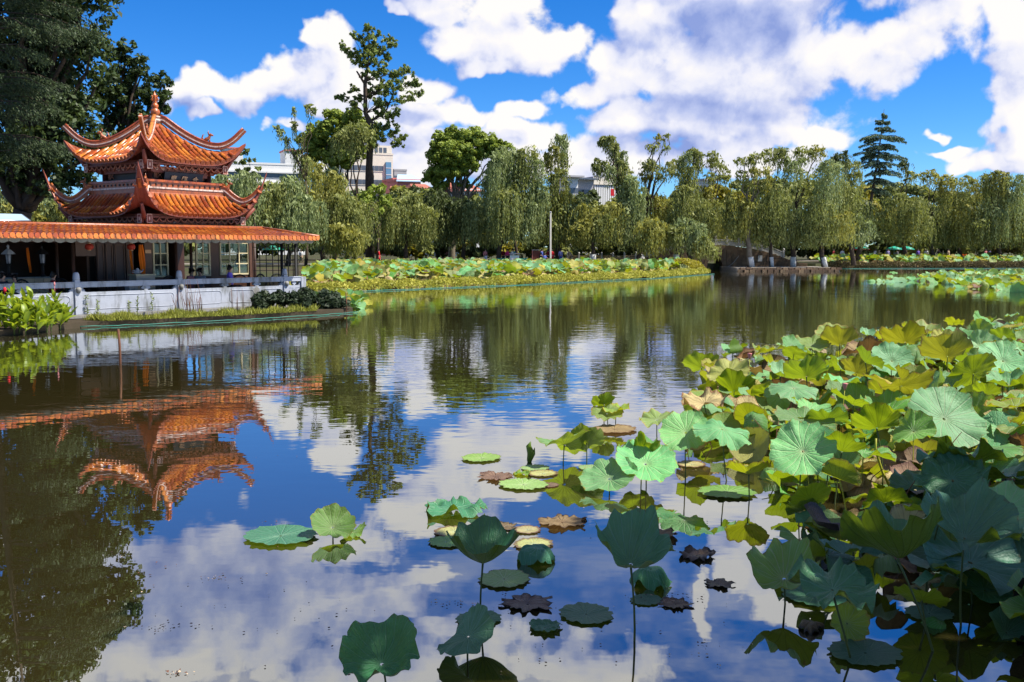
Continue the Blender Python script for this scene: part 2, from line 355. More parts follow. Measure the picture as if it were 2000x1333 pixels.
# ------------------------------------------------------------------ water, ground
def water_mat():
    m, b, out = new_mat('pond_water'); co = b.n('ShaderNodeTexCoord').outputs['Object']
    calm = b.mr(b.n('ShaderNodeTexNoise', {'Vector': b.v('MULTIPLY', co, (.05, .09, 1)), 'Scale': 1., 'Detail': 2.}).outputs[0], .35, .65, .45, 1.)
    sy = b.n('ShaderNodeSeparateXYZ', {0: co}).outputs[1]
    far = b.mr(sy, 6., 22., .16, 1.)
    n1 = b.n('ShaderNodeTexNoise', {'Vector': b.v('MULTIPLY', co, (.55, 1., 1)), 'Scale': 2.6, 'Detail': 2., 'Roughness': .5}).outputs[0]
    n2 = b.n('ShaderNodeTexNoise', {'Vector': b.v('MULTIPLY', co, (.5, 1., 1)), 'Scale': 9., 'Detail': 1.}).outputs[0]
    n3 = b.n('ShaderNodeTexNoise', {'Vector': co, 'Scale': .5, 'Detail': 1.}).outputs[0]
    h = b.m('ADD', b.m('MULTIPLY', n1, .0055), b.m('MULTIPLY', n2, .0011)); h = b.m('ADD', h, b.m('MULTIPLY', n3, .008))
    h = b.m('MULTIPLY', h, b.m('MULTIPLY', calm, far))
    bp = b.n('ShaderNodeBump', {'Height': h, 'Strength': 1., 'Distance': 1.})
    mur = b.n('ShaderNodeTexNoise', {'Vector': co, 'Scale': .22, 'Detail': 4.}).outputs[0]
    body = b.mix(mur, (.022, .018, .005, 1), (.034, .028, .009, 1))
    df = b.n('ShaderNodeBsdfDiffuse', {'Color': body})
    gl = b.n('ShaderNodeBsdfGlossy', {'Color': (.92, .95, .97, 1), 'Roughness': .006}); b.t.links.new(bp.outputs[0], gl.inputs['Normal'])
    fr = b.n('ShaderNodeFresnel', {'IOR': 1.6}); b.t.links.new(bp.outputs[0], fr.inputs['Normal'])
    mx = b.n('ShaderNodeMixShader', {0: b.m('MULTIPLY_ADD', fr.outputs[0], .64, .36), 1: df.outputs[0], 2: gl.outputs[0]})
    b.t.links.new(mx.outputs[0], out.inputs[0]); return m
M['water'] = water_mat()
struct(MB().add([(-900, -60, 0), (900, -60, 0), (900, 900, 0), (-900, 900, 0)], [(0, 1, 2, 3)]).build('water', M['water']))
def ground_mat():
    m, b, out = new_mat('park_ground'); co = b.n('ShaderNodeTexCoord').outputs['Object']
    n1 = b.n('ShaderNodeTexNoise', {'Vector': co, 'Scale': .3, 'Detail': 6.}).outputs[0]
    n2 = b.n('ShaderNodeTexNoise', {'Vector': co, 'Scale': 5., 'Detail': 6.}).outputs[0]
    c = b.mix(b.mr(n1, .4, .6), (.07, .055, .035, 1), (.045, .06, .018, 1)); c = b.mix(b.m('MULTIPLY', n2, .5), c, (.03, .025, .015, 1))
    p = b.n('ShaderNodeBsdfPrincipled', {'Base Color': c, 'Roughness': .95, 'Specular IOR Level': .1})
    bp = b.n('ShaderNodeBump', {'Height': n2, 'Strength': .6, 'Distance': .05}); b.t.links.new(bp.outputs[0], p.inputs['Normal'])
    b.t.links.new(p.outputs[0], out.inputs[0]); return m
M['ground'] = ground_mat()
def slab(name, pts, z0, z1, mat, kind='structure', batter=0.):
    n = len(pts); bm = bmesh.new()
    cx = sum(p[0] for p in pts) / n; cy = sum(p[1] for p in pts) / n
    top = [bm.verts.new((p[0], p[1], z1)) for p in pts]; bot = [bm.verts.new((p[0], p[1], z0)) for p in pts]
    f = bm.faces.new(top)
    if f.normal.z < 0 or (f.normal_update() or f.normal.z < 0): f.normal_flip()
    for i in range(n): bm.faces.new((top[i], bot[i], bot[(i + 1) % n], top[(i + 1) % n]))
    bmesh.ops.triangulate(bm, faces=[f]); bmesh.ops.recalc_face_normals(bm, faces=bm.faces[:])
    me = bpy.data.meshes.new(name); bm.to_mesh(me); bm.free(); me.materials.append(mat)
    o = link(name, me)
    if kind: o['kind'] = kind
    return o
# park land behind the pond, reaching the horizon
slab('ground', [(-3000, 60), (-40, 60), (-30, 52), (-12.2, 52.6), (-13.2, 58), (-16.5, 75), (-20, 103), (-18, 107.5), (19.5, 108), (20.5, 111), (20.5, 135), (24.3, 135), (24.3, 118.2),
                (36.4, 118.2), (38.5, 121), (40, 124.6), (41, 139), (110, 139), (400, 150), (3000, 200), (3000, 6000), (-3000, 6000)], -1., .72, M['ground'])
slab('path', [(-60, 112), (19.4, 112), (19.4, 118), (-60, 118)], .70, .735, M['paving'])
slab('path', [(41.5, 142), (200, 150), (200, 158), (41.5, 150)], .70, .735, M['paving'])
# the spit that carries the teahouse
slab('bank', [(-60, 22), (-17.5, 25.8), (-14.5, 27.6), (-13.4, 30.9), (-11.6, 32.2), (-9.2, 34.3), (-7.2, 36.4), (-6.2, 38.2), (-6.9, 41), (-9, 47), (-11.4, 53.2), (-30, 58), (-60, 62)], -1., .17, M['earth'])
# the shore the photographer stands on
slab('ground', [(-300, -300), (300, -300), (300, 12), (60, 12), (22, 13), (13.5, 12.5), (10.5, 8.5), (8.6, 4.4), (4, 3.3), (-6, 3.0), (-40, 3.4), (-300, 4)], -1., .80, M['ground'])
slab('kerb', [(8.4, 4.2), (4, 3.1), (-6, 2.8), (-40, 3.2), (-40, 3.5), (-6, 3.12), (4, 3.42), (8.3, 4.5)], -.9, .9, M['concrete'])

# ------------------------------------------------------------------ pavilion
PC = Vector((-13.94, 39.06, 0)); pa = Vector((math.cos(R(-34)), math.sin(R(-34)), 0)); pb = Vector((-pa.y, pa.x, 0))
def PV(x, y, z): return Vector((PC.x + x * pa.x + y * pb.x, PC.y + x * pa.y + y * pb.y, z))
pav = empty('pavilion', PC)
tag(pav, 'two tiered pavilion with upturned orange tile roofs and gourd finial', 'pavilion')
def FV(k, r, lat, z):                    # face k: r outward from the centre, lat along the eave
    return [PV(r, lat, z), PV(-lat, r, z), PV(-r, -lat, z), PV(lat, -r, z)][k]
class Roof:
    def __init__(s, A, r0, zt, ze, lift, ext=.12): s.A, s.r0, s.zt, s.ze, s.lift, s.ext = A, r0, zt, ze, lift, ext
    def re(s, u): return s.A * (1 + s.ext * abs(u) ** 4)
    def z(s, r, lat):
        u = min(1., abs(lat) / max(r, .05)); v = (r - s.r0) / (s.A - s.r0); v = max(0., v)
        g = 1.42 * v - .42 * v * v
        return s.zt - (s.zt - s.ze) * g + s.lift * u ** 4 * v ** 3.0
def half_tile(face, rf, lat, ra, rb, cap, rad=.078):
    mb = MB(); n = 6
    P0 = FV(face, ra, lat, rf.z(ra, lat)); P1 = FV(face, rb, lat, rf.z(rb, lat))
    d = (P1 - P0).normalized(); side = Vector((0, 0, 1)).cross(d).normalized(); up = d.cross(side).normalized()
    if up.z < 0: up = -up
    up0 = up * .02
    rings = [(P0, rad * .86), (P0.lerp(P1, .12), rad * .9), (P1 - d * .035, rad * 1.0), (P1 - d * .033, rad * 1.12), (P1, rad * 1.12)]
    vs = []
    for p, q in rings:
        for k in range(n + 1):
            th = math.pi * k / n; vs.append(p + up0 + side * (math.cos(th) * q) + up * (math.sin(th) * q))
    fs = [(i * (n + 1) + k, i * (n + 1) + k + 1, (i + 1) * (n + 1) + k + 1, (i + 1) * (n + 1) + k) for i in range(4) for k in range(n)]
    mb.add(vs, fs, 0, True)
    if cap:                              # round eave disc
        cvs = [P1 + d * .02 + up0 + side * (math.cos(2 * math.pi * k / 10) * rad * 1.2) + up * (math.sin(2 * math.pi * k / 10) * rad * 1.2) for k in range(10)]
        cb = [p - d * .045 for p in cvs]
        mb.add(cvs + cb, [tuple(range(10))] + [(k, k + 10, (k + 1) % 10 + 10, (k + 1) % 10) for k in range(10)], 1)
    return mb
TILES = []
def make_roof(rf, name, rows, nseg, prio):
    deck = MB(); nl, nr = 28, 26
    for f in range(4):
        grid = []
        for i in range(nl + 1):
            u = -1 + 2 * i / nl; row = []
            for j in range(nr + 1):
                r = rf.r0 + (rf.re(u) - rf.r0) * j / nr
                row.append((r, u * r))
            grid.append(row)
        vs = []
        for row in grid:
            for j, (r, lat) in enumerate(row):
                vs.append(FV(f, r, lat, rf.z(r, lat) + (.016 if j % 2 else -.004)))
        m = nr + 1
        deck.add(vs, [(i * m + j, (i + 1) * m + j, (i + 1) * m + j + 1, i * m + j + 1) for i in range(nl) for j in range(nr)], 0)
        und = [FV(f, r, lat, rf.z(r, lat) - .10) for row in grid for (r, lat) in row]
        deck.add(und, [(i * m + j, i * m + j + 1, (i + 1) * m + j + 1, (i + 1) * m + j) for i in range(nl) for j in range(nr)], 1)
        edge = []
        for i, row in enumerate(grid):
            r, lat = row[-1]; z = rf.z(r, lat); edge += [FV(f, r + .01, lat, z + .016), FV(f, r + .01, lat, z - .10)]
        deck.add(edge, [(2 * i, 2 * i + 1, 2 * i + 3, 2 * i + 2) for i in range(nl)], 1)
    o = deck.build(name, [M['pan'], M['redwood']], pav)
    for f in range(4):
        for i in range(rows):
            lat = -rf.A * 1.04 + rf.A * 2.08 * (i + .5) / rows
            ra = max(abs(lat) + .14, rf.r0 + .10); rb = rf.A
            for _ in range(4): rb = rf.re(min(1, abs(lat) / rb))
            if rb - ra < .08: continue
            n = max(1, round((rb - ra) / nseg))
            for q in range(n):
                TILES.append((prio[f], o, f, rf, lat, rb - (rb - ra) * (q + 1) / n, rb - (rb - ra) * q / n + .02, q == 0))
    return o
RU = Roof(2.14, .16, 7.33, 5.74, .70); RL = Roof(2.64, 1.75, 4.62, 3.72, .78)
ru = make_roof(RU, 'upper_roof', 19, .42, [0, 9, 9, 1]); rl = make_roof(RL, 'lower_roof', 24, .5, [2, 9, 9, 3])
TILES.sort(key=lambda t: t[0])
rest = {}
for i, (pr, ro, f, rf, lat, ra, rb, cap) in enumerate(TILES):
    mb = half_tile(f, rf, lat, ra, rb, cap)
    if i < 290 and pr < 9:
        link('roof_tile', mb.mesh('roof_tile', [M['tile'], M['ridge']]), ro)
    else:
        r = rest.setdefault(ro.name, (ro, MB()))[1]; b0 = len(r.v)
        r.v += mb.v; r.f += [tuple(q + b0 for q in ff) for ff in mb.f]; r.mi += mb.mi; r.sm += mb.sm
for ro, mb in rest.values():
    o = link('roof_tiles', mb.mesh('roof_tiles', [M['tile'], M['ridge']]), ro); o['kind'] = 'stuff'
# hip ridges with upswept ends
def ridge_path(rf, s0, Rt, zt, nstep=22):
    """points along the diagonal (s = distance from axis) on the hip, rising to the tip"""
    Rc = rf.A * (1 + rf.ext) * math.sqrt(2); out = []
    for i in range(nstep + 1):
        s = s0 + (Rt - s0) * i / nstep; r = s / math.sqrt(2)
        z = rf.z(min(r, Rc / math.sqrt(2)), min(r, Rc / math.sqrt(2)))
        out.append((s, z + .05))
    ztip0 = out[-1][1]; k0 = .60
    res = []
    for i, (s, z) in enumerate(out):
        q = max(0., (i / nstep - k0) / (1 - k0)); res.append((s, z + (zt - ztip0) * q ** 2.1))
    return res
def make_ridge(rf, k, s0, Rt, zt, name, h=1.):
    ang = R(-34) + math.pi / 4 + k * math.pi / 2; dd = Vector((math.cos(ang), math.sin(ang), 0)); sd = Vector((-dd.y, dd.x, 0))
    pth = ridge_path(rf, s0, Rt, zt); n = len(pth); mb = MB()
    for (zo, hh, ww, mi) in ((0., .10, .14, 0), (.10, .045, .18, 1), (.145, .08, .12, 0), (.225, .085, .155, 2)):
        vs = []
        for i, (s, z) in enumerate(pth):
            tpr = 1 - .25 * (i / (n - 1)) ** 2; a = pth[min(i + 1, n - 1)]; b_ = pth[max(i - 1, 0)]
            tv = (dd * (a[0] - b_[0]) + Vector((0, 0, a[1] - b_[1]))).normalized(); up = sd.cross(tv); up = up if up.z > 0 else -up
            c = PC + dd * s + Vector((0, 0, z)); wv = sd * (ww / 2 * tpr)
            lo = up * (zo * tpr * h); hi = up * ((zo + hh) * tpr * h); mid = up * ((zo + hh * .5) * tpr * h)
            if mi == 2: vs += [c + lo - wv * .8, c + mid - wv, c + hi - wv * .5, c + hi + wv * .5, c + mid + wv, c + lo + wv * .8]
            else: vs += [c + lo - wv, c + mid - wv, c + hi - wv, c + hi + wv, c + mid + wv, c + lo + wv]
        fs = [(i * 6 + j, i * 6 + (j + 1) % 6, (i + 1) * 6 + (j + 1) % 6, (i + 1) * 6 + j) for i in range(n - 1) for j in range(6)]
        fs += [tuple(range(5, -1, -1)), tuple(range((n - 1) * 6, n * 6))]
        mb.add(vs, fs, {0: 0, 1: 1, 2: 2}[mi], mi == 2)
    o = mb.build(name, [M['ridge'], M['rwhite'], M['tile']], pav)
    return o, pth, dd, sd
def beast(pos, dd, sd, sc, parent):
    """crouching roof beast: body, neck, head, crest, tail"""
    mb = MB(); up = Vector((0, 0, 1)); T = lambda a, b, c: pos + dd * (a * sc) + sd * (b * sc) + up * (c * sc)
    mb.tube([T(-.22, 0, .02), T(-.05, 0, .14), T(.10, 0, .20), T(.16, 0, .36), T(.26, 0, .42)], [.07 * sc, .13 * sc, .12 * sc, .08 * sc, .05 * sc], 7)
    mb.tube([T(.12, 0, .36), T(.22, 0, .44), T(.38, 0, .38)], [.07 * sc, .10 * sc, .04 * sc], 7)
    mb.tube([T(.10, 0, .44), T(.06, 0, .58), T(.10, 0, .70)], [.05 * sc, .04 * sc, .008 * sc], 5)
    mb.tube([T(-.20, 0, .05), T(-.32, 0, .22), T(-.26, 0, .42), T(-.16, 0, .44)], [.07 * sc, .06 * sc, .04 * sc, .01 * sc], 6)
    for sgn in (-1, 1): mb.tube([T(.10, sgn * .07, .18), T(.16, sgn * .09, .0)], [.045 * sc, .04 * sc], 5)
    return mb.build('roof_beast', M['ridge'], pav)
for k in range(4):
    o, pth, dd, sd = make_ridge(RU, k, .12, 3.44, 7.10 if k != 3 else 7.14, 'hip_ridge')
    s, z = pth[int(len(pth) * .55)]; beast(PC + dd * s + Vector((0, 0, z + .27)), dd, sd, .62, pav)
    o, pth, dd, sd = make_ridge(RL, k, 2.3, 4.06, 4.88 if k != 3 else 4.92, 'hip_ridge', .95)
    s, z = pth[int(len(pth) * .18)]; beast(PC + dd * s + Vector((0, 0, z + .26)), dd, sd, .62, pav)
    # square ridge band where the lower roof meets the upper storey
    mb = MB()
    for (z0, z1, q, mi) in ((4.55, 4.70, 1.80, 0), (4.70, 4.76, 1.83, 1), (4.76, 4.95, 1.76, 0), (4.95, 5.03, 1.82, 2)):
        vs = [FV(k, r, l, z) for r in (q, q - .16) for l in (-q, q) for z in (z0, z1)]
        mb.add(vs, [(0, 2, 3, 1), (4, 5, 7, 6), (1, 3, 7, 5), (0, 4, 6, 2), (0, 1, 5, 4), (2, 6, 7, 3)], mi)
    for i in range(14):
        l = -1.6 + 3.2 * i / 13; mb.box(FV(k, 1.765, l, 4.855), (.06, .06, .08), Matrix.Rotation(R(-34) + k * math.pi / 2, 3, 'Z'), 3)
    mb.build('ring_ridge', [M['ridge'], M['rwhite'], M['tile'], M['darkwood']], pav)
# finial
fin = MB(); pf = [(.22, 0), (.22, .07), (.25, .09), (.25, .15), (.2, .17), (.2, .25), (.24, .27), (.24, .33), (.13, .36)]
fin.lathe([(r * .88, z * .76 + 7.36) for r, z in pf], PC, 16, 1)
pf = [(.12, .36), (.16, .40), (.20, .50), (.205, .58), (.17, .68), (.10, .74), (.13, .77), (.155, .86), (.13, .95), (.08, 1.0), (.10, 1.03), (.07, 1.10), (.085, 1.2), (.06, 1.3), (.10, 1.36), (.07, 1.42), (.02, 1.55), (.003, 1.62)]
fin.lathe([(r * .88, z * .76 + 7.36) for r, z in pf], PC, 16, 0)
for i in range(6):
    th = i * math.pi / 3; dv = Vector((math.cos(th), math.sin(th), 0)); zf = lambda q: Vector((0, 0, 7.36 + .76 * q))
    fin.tube([PC + dv * .06 + zf(1.08), PC + dv * .14 + zf(1.18), PC + dv * .09 + zf(1.32), PC + dv * .13 + zf(1.40)], [.018, .022, .018, .004], 5)
fin.build('finial', [M['tile2'], M['rwhite']], pav)
# timber frame, brackets, carved frieze below both eaves
ROT = lambda k: Matrix.Rotation(R(-34) + k * math.pi / 2, 3, 'Z')
def rope(mb, pts, r, mi): mb.tube(pts, r, 5, mi)
for lev, (h, zb, ze, ncur) in enumerate(((1.86, 5.38, 5.66, 11), (2.32, 3.36, 3.66, 13))):
    hin = 1.35 if lev == 0 else 1.85
    for k in range(4):
        bm_ = MB(); bm_.box(FV(k, hin + .0, 0, zb + .06), (.16, hin * 2 + .5, .2), ROT(k)); bm_.box(FV(k, h - .10, 0, ze + .0), (.10, h * 2.0, .16), ROT(k))
        bm_.build('eave_beam', M['redwood'], pav)
        fr = MB()                        # hanging scallop band
        rr = h + .06; st = 2 * h * .88 / ncur; z0 = ze - .06
        for i in range(ncur):
            l0 = -h * .88 + i * st
            rope(fr, [FV(k, rr, l0 + st * (t / 6), z0 - .15 * math.sin(math.pi * t / 6) ** .8) for t in range(7)], .022, 0)
        fr.box(FV(k, rr - .03, 0, z0 + .02), (.04, 2 * h * .9, .05), ROT(k), 1)
        # carved cloud scrolls below the band
        r2 = hin + .16; rnd = random.Random(lev * 7 + k)
        for i in range(9):
            l0 = -hin * .85 + i * hin * 1.7 / 8; zc = zb + .08
            pts = [FV(k, r2, l0 + .13 * (1 - t / 9) * math.cos(t * .9 + i) * (1 if i % 2 else -1), zc + .07 * (1 - t / 12) * math.sin(t * .9)) for t in range(9)]
            rope(fr, pts, .016, 0 if rnd.random() < .6 else 2)
        fr.box(FV(k, r2 - .04, 0, zb + .06), (.04, hin * 1.9, .24), ROT(k), 1)
        fr.build('carved_frieze', [M['fret'], M['redwood'], M['fretwhite']], pav)
        for sg in (-1, 1):               # square block with pale outline at each end of the band
            bk = MB(); bk.box(FV(k, h + .02, sg * h * .93, ze - .1), (.12, .2, .3), ROT(k), 0)
            for dy, dz, sy_, sz_ in ((-.1, 0, .02, .3), (.1, 0, .02, .3), (0, .15, .22, .02), (0, -.15, .22, .02), (0, 0, .05, .12)):
                bk.box(FV(k, h + .085, sg * h * .93 + dy, ze - .1 + dz), (.02, sy_, sz_), ROT(k), 1)
            bk.build('hanging_block', [M['redwood'], M['fretwhite']], pav)
            br = MB()                    # bracket arm reaching to the corner
            br.tube([FV(k, hin, sg * hin, zb), FV(k, h, sg * h, ze - .02), FV(k, h * 1.12, sg * h * 1.12, ze + .42)], [.09, .10, .06], 6)
            br.box(FV(k, hin + .25, sg * (hin + .05), zb + .12), (.5, .14, .14), ROT(k)); br.box(FV(k, hin + .1, sg * (hin - .3), zb - .1), (.1, .3, .12), ROT(k))
            if sg > 0: br.build('bracket', M['redwood'], pav)
    for sx, sy_ in ((1, 1), (1, -1), (-1, 1), (-1, -1)):
        col = MB(); p = PV(hin * sx, hin * sy_, 0); zt = zb + .1; z0 = 4.3 if lev == 0 else 2.95
        col.lathe([(.15, z0), (.15, z0 + .2), (.135, z0 + .22), (.125, zt)], p, 12); col.build('column', M['column'], pav)
    # infill panels with lattice corner
    for k in range(4):
        pn = MB(); zz0 = 4.9 if lev == 0 else 3.1; zz1 = zb - .02
        if lev == 0:
            pn.box(FV(k, hin - .06, 0, (zz0 + zz1) / 2), (.03, hin * 2, zz1 - zz0), ROT(k), 0)
        else:
            pn.box(FV(k, hin - .02, 0, 3.22), (.06, hin * 2, .3), ROT(k), 0)
        for sg in (-1, 1):
            for t in range(3): pn.box(FV(k, hin + .02, sg * (hin - .22 - t * .05), zz1 - .12), (.02, .02, .22), ROT(k), 1)
            rope(pn, [FV(k, hin + .03, sg * (hin - .35), zz1 - .22), FV(k, hin + .03, sg * (hin - .55), zz1 - .02)], .016, 1)
            rope(pn, [FV(k, hin + .03, sg * (hin - .55), zz1 - .22), FV(k, hin + .03, sg * (hin - .35), zz1 - .02)], .016, 1)
        pn.build('infill_panel', [M['darkwood'], M['fret']], pav)
# name board on the side facing the water
sgn = MB(); rot = ROT(0) @ Matrix.Rotation(R(14), 3, 'Y')
sgn.box(FV(0, 1.56, .02, 5.12), (.05, 1.75, .44), rot, 0)
for dz in (-.22, .22): sgn.box(FV(0, 1.585 + dz * .25, .02, 5.12 + dz), (.05, 1.79, .03), rot, 0)
so_ = sgn.build('name_board', [M['signboard']], pav)
for i, ch in enumerate('慶臨合'):
    cu = bpy.data.curves.new('character', 'FONT'); cu.body = ch; cu.size = .27; cu.extrude = .008; cu.align_x = 'CENTER'; cu.align_y = 'CENTER'; cu.shear = .25; cu.offset = .004
    to = bpy.data.objects.new('character', cu); C.objects.link(to)
    bpy.context.view_layer.update()
    me = bpy.data.meshes.new_from_object(to.evaluated_get(bpy.context.evaluated_depsgraph_get())); bpy.data.objects.remove(to)
    me.materials.clear(); me.materials.append(M['gold'])
    mo = link('character', me, so_)
    # text x -> along the face, text y -> up the tilted board
    ax = pb; nn = (rot @ Vector((1, 0, 0))).normalized(); upv = nn.cross(ax).normalized()
    mw = Matrix((ax, upv, nn)).transposed().to_4x4(); mw.translation = FV(0, 1.60, -.50 + i * .50, 5.10) + nn * .015
    mo.matrix_local = mw

# ------------------------------------------------------------------ waterside gallery of the teahouse
GO = Vector((-11.9, 35.2, 0)); gt = Vector((.656, .755, 0)).normalized(); gn = Vector((gt.y, -gt.x, 0))
GA = math.atan2(gt.y, gt.x); GR = Matrix.Rotation(GA, 3, 'Z')       # local x = along the front, local -y = towards the water
def GV(k, m, z): return GO + gt * k + gn * m + Vector((0, 0, z))
def gk(px, m):                            # position along the front, m in front of the rail line, seen at photo column px
    q = (px - 1000) / FPX; b = GV(0, m, 0); return (q * b.y - b.x) / (gt.x - q * gt.y)
gal = empty('gallery', GO)
tag(gal, 'long open tea gallery with low orange tiled eave and dark posts beside water', 'gallery')
K0, K1 = -8.6, 5.4
FZ = .40
MB().box(GV((K0 + K1) / 2, -4.0, .2), (K1 - K0, 8.1, .40), GR).build('floor_slab', M['concrete'], gal)
MB().box(GV((K0 + K1) / 2, .18, .24), (K1 - K0 + .1, .30, .10), GR).build('plinth_ledge', M['concrete'], gal)
# roof deck, one row of barrel tiles per part
EZ, TZ, EM, TM = 2.90, 3.26, 1.06, -1.35
dk = MB()
vs = [GV(K0, EM, EZ - .03), GV(K1, EM, EZ - .03), GV(K1 - .9, TM, TZ - .03), GV(K0, TM, TZ - .03), GV(K0, EM, EZ - .12), GV(K1, EM, EZ - .12), GV(K1 - .9, TM, TZ - .14), GV(K0, TM, TZ - .14)]
dk.add(vs, [(0, 1, 2, 3), (7, 6, 5, 4), (0, 4, 5, 1), (1, 5, 6, 2), (3, 2, 6, 7), (0, 3, 7, 4)], 0)
dk.add([GV(K0, TM, TZ - .1), GV(K1 - .9, TM, TZ - .1), GV(K1 - 1.2, -7.6, TZ), GV(K0, -7.6, TZ), GV(K0, TM, TZ - .22), GV(K1 - .9, TM, TZ - .22), GV(K1 - 1.2, -7.6, TZ - .22), GV(K0, -7.6, TZ - .22)],
       [(0, 1, 2, 3), (7, 6, 5, 4), (0, 4, 5, 1), (1, 5, 6, 2), (2, 6, 7, 3), (3, 7, 4, 0)], 1)
groof = dk.build('gallery_roof', [M['tile2'], M['darkwood']], gal)
rk = random.Random(5)
nrow = 76
for i in range(nrow):
    k = K0 + .08 + (K1 - K0 - .12) * i / (nrow - 1); mb = MB(); ns = 6
    top = TM if k < K1 - .9 else EM + (TM - EM) * max(.06, (K1 - k) / .9)
    nq = max(1, round(ns * (EM - top) / (EM - TM))); up = Vector((0, 0, 1))
    sl_ = (TZ - EZ) / (EM - TM)
    for q in range(nq):
        ma = EM - (EM - top) * (q + 1) / nq; mb_ = EM - (EM - top) * q / nq + .02
        vs = []
        for (mm, rr) in ((ma, .058), (mb_ - .03, .068), (mb_ - .028, .076), (mb_, .076)):
            c = GV(k, mm, EZ + (EM - mm) * sl_ - .025)
            for t in range(6):
                th = math.pi * t / 5; vs.append(c + gt * (math.cos(th) * rr) + up * (math.sin(th) * rr))
        mb.add(vs, [(a * 6 + t, a * 6 + t + 1, (a + 1) * 6 + t + 1, (a + 1) * 6 + t) for a in range(3) for t in range(5)], 0, True)
    c = GV(k, EM + .022, EZ - .02)
    mb.add([c + gt * (math.cos(2 * math.pi * t / 8) * .085) + up * (math.sin(2 * math.pi * t / 8) * .085) for t in range(8)] + [c - gn * .05 + gt * (math.cos(2 * math.pi * t / 8) * .085) + up * (math.sin(2 * math.pi * t / 8) * .085) for t in range(8)],
           [tuple(range(8))] + [(t, t + 8, (t + 1) % 8 + 8, (t + 1) % 8) for t in range(8)], 0)
    link('roof_tile', mb.mesh('roof_tile', M['tile2']), groof)
rg = MB(); rg.tube([GV(K0, TM, TZ + .02), GV(K1 - .85, TM, TZ + .02)], .07, 8); rg.tube([GV(K1 - .9, TM, TZ + .02), GV(K1 + .02, EM, EZ + .03)], .07, 8)
rg.build('roof_ridge', M['ridge'], gal)
# scalloped fascia boards
nb = 40
for i in range(nb):
    ka = K0 + (K1 - .15 - K0) * i / nb; kb = K0 + (K1 - .15 - K0) * (i + 1) / nb - .012
    poly = [(ka, 0), (kb, 0), (kb, -.09)] + [(kb + (ka - kb) * t / 5, -.09 - .06 * math.sin(math.pi * t / 5)) for t in range(1, 5)] + [(ka, -.09)]
    dzz = rk.uniform(-.008, .008)
    mb = MB(); mb.prism(poly, lambda u, v: GV(u, EM - .10, EZ - .10 + v + dzz), lambda u, v: GV(u, EM - .125, EZ - .10 + v + dzz)); mb.build('fascia_board', M['plank'], gal)
mb = MB(); mb.box(GV(K1 - .14, EM - 1.0, EZ - .1), (.03, 1.7, .16), GR); mb.build('fascia_board', M['railwhite'], gal)
MB().box(GV((K0 + K1) / 2 - .1, -.15, EZ - .14), (K1 - K0 - .3, .14, .16), GR).build('eave_beam', M['darkwood'], gal)
for k in (-7.5, -3.72, .0, 4.54, 5.2):
    mb = MB(); mb.lathe([(.075, FZ), (.075, FZ + .15), (.06, FZ + .17), (.055, EZ - .1)], GV(k, -.16, 0), 10); mb.build('post', M['black' if k > 4 else 'darkwood'], gal)
for k in (-3.2, 2.0, 4.9):
    mb = MB(); mb.lathe([(.06, FZ), (.06, EZ - .1)], GV(k, -2.5, 0), 8); mb.build('post', M['darkwood'], gal)
# thin black lattice at the end bay
lat_ = MB()
lk0, lk1 = gk(494, -.35), gk(586, -.2)
ltx = [lk0 + (lk1 - lk0) * t for t in (0, .15, .29, .43, .56, .70, .78, .89, 1.)]
for k in ltx:
    mb = MB(); mb.box(GV(k, -.30, 1.95), (.025, .025, 1.75), GR); mb.build('lattice_bar', M['black'], gal)
for z in (1.30, 1.62, 2.02, 2.52):
    mb = MB(); mb.box(GV((lk0 + lk1) / 2, -.27, z), (lk1 - lk0, .022, .022), GR); mb.build('lattice_bar', M['black'], gal)
# inner wall line
IM = -2.6
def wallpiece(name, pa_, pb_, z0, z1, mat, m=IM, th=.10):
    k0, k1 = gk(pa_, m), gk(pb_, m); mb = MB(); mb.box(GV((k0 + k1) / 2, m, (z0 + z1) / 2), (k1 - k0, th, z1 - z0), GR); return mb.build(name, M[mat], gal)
for i, (a, b_) in enumerate(((190, 206), (207, 223), (224, 247))):
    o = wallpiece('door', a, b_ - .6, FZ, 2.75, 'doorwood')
    k0, k1 = gk(a, IM), gk(b_, IM); mb = MB()
    for z0, z1 in ((.55, 1.2), (1.32, 2.6)):
        for (kk, zc, sx, sz) in (((k0 + k1) / 2, z0, (k1 - k0) * .7, .03), ((k0 + k1) / 2, z1, (k1 - k0) * .7, .03), (k0 + (k1 - k0) * .15, (z0 + z1) / 2, .03, z1 - z0), (k0 + (k1 - k0) * .85, (z0 + z1) / 2, .03, z1 - z0)):
            mb.box(GV(kk, IM + .06, zc), (sx, .03, sz), GR)
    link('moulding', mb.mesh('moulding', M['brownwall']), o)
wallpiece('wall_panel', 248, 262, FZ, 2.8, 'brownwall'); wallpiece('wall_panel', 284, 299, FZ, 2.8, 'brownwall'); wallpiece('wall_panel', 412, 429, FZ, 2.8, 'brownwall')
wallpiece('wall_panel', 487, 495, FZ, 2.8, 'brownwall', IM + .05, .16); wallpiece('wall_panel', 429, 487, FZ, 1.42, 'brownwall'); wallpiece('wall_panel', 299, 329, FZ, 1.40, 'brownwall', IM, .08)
wallpiece('wall_panel', 384, 411.5, FZ, 1.40, 'doorwood', IM, .08); wallpiece('wall_panel', 150, 189, 2.2, 2.8, 'brownwall')
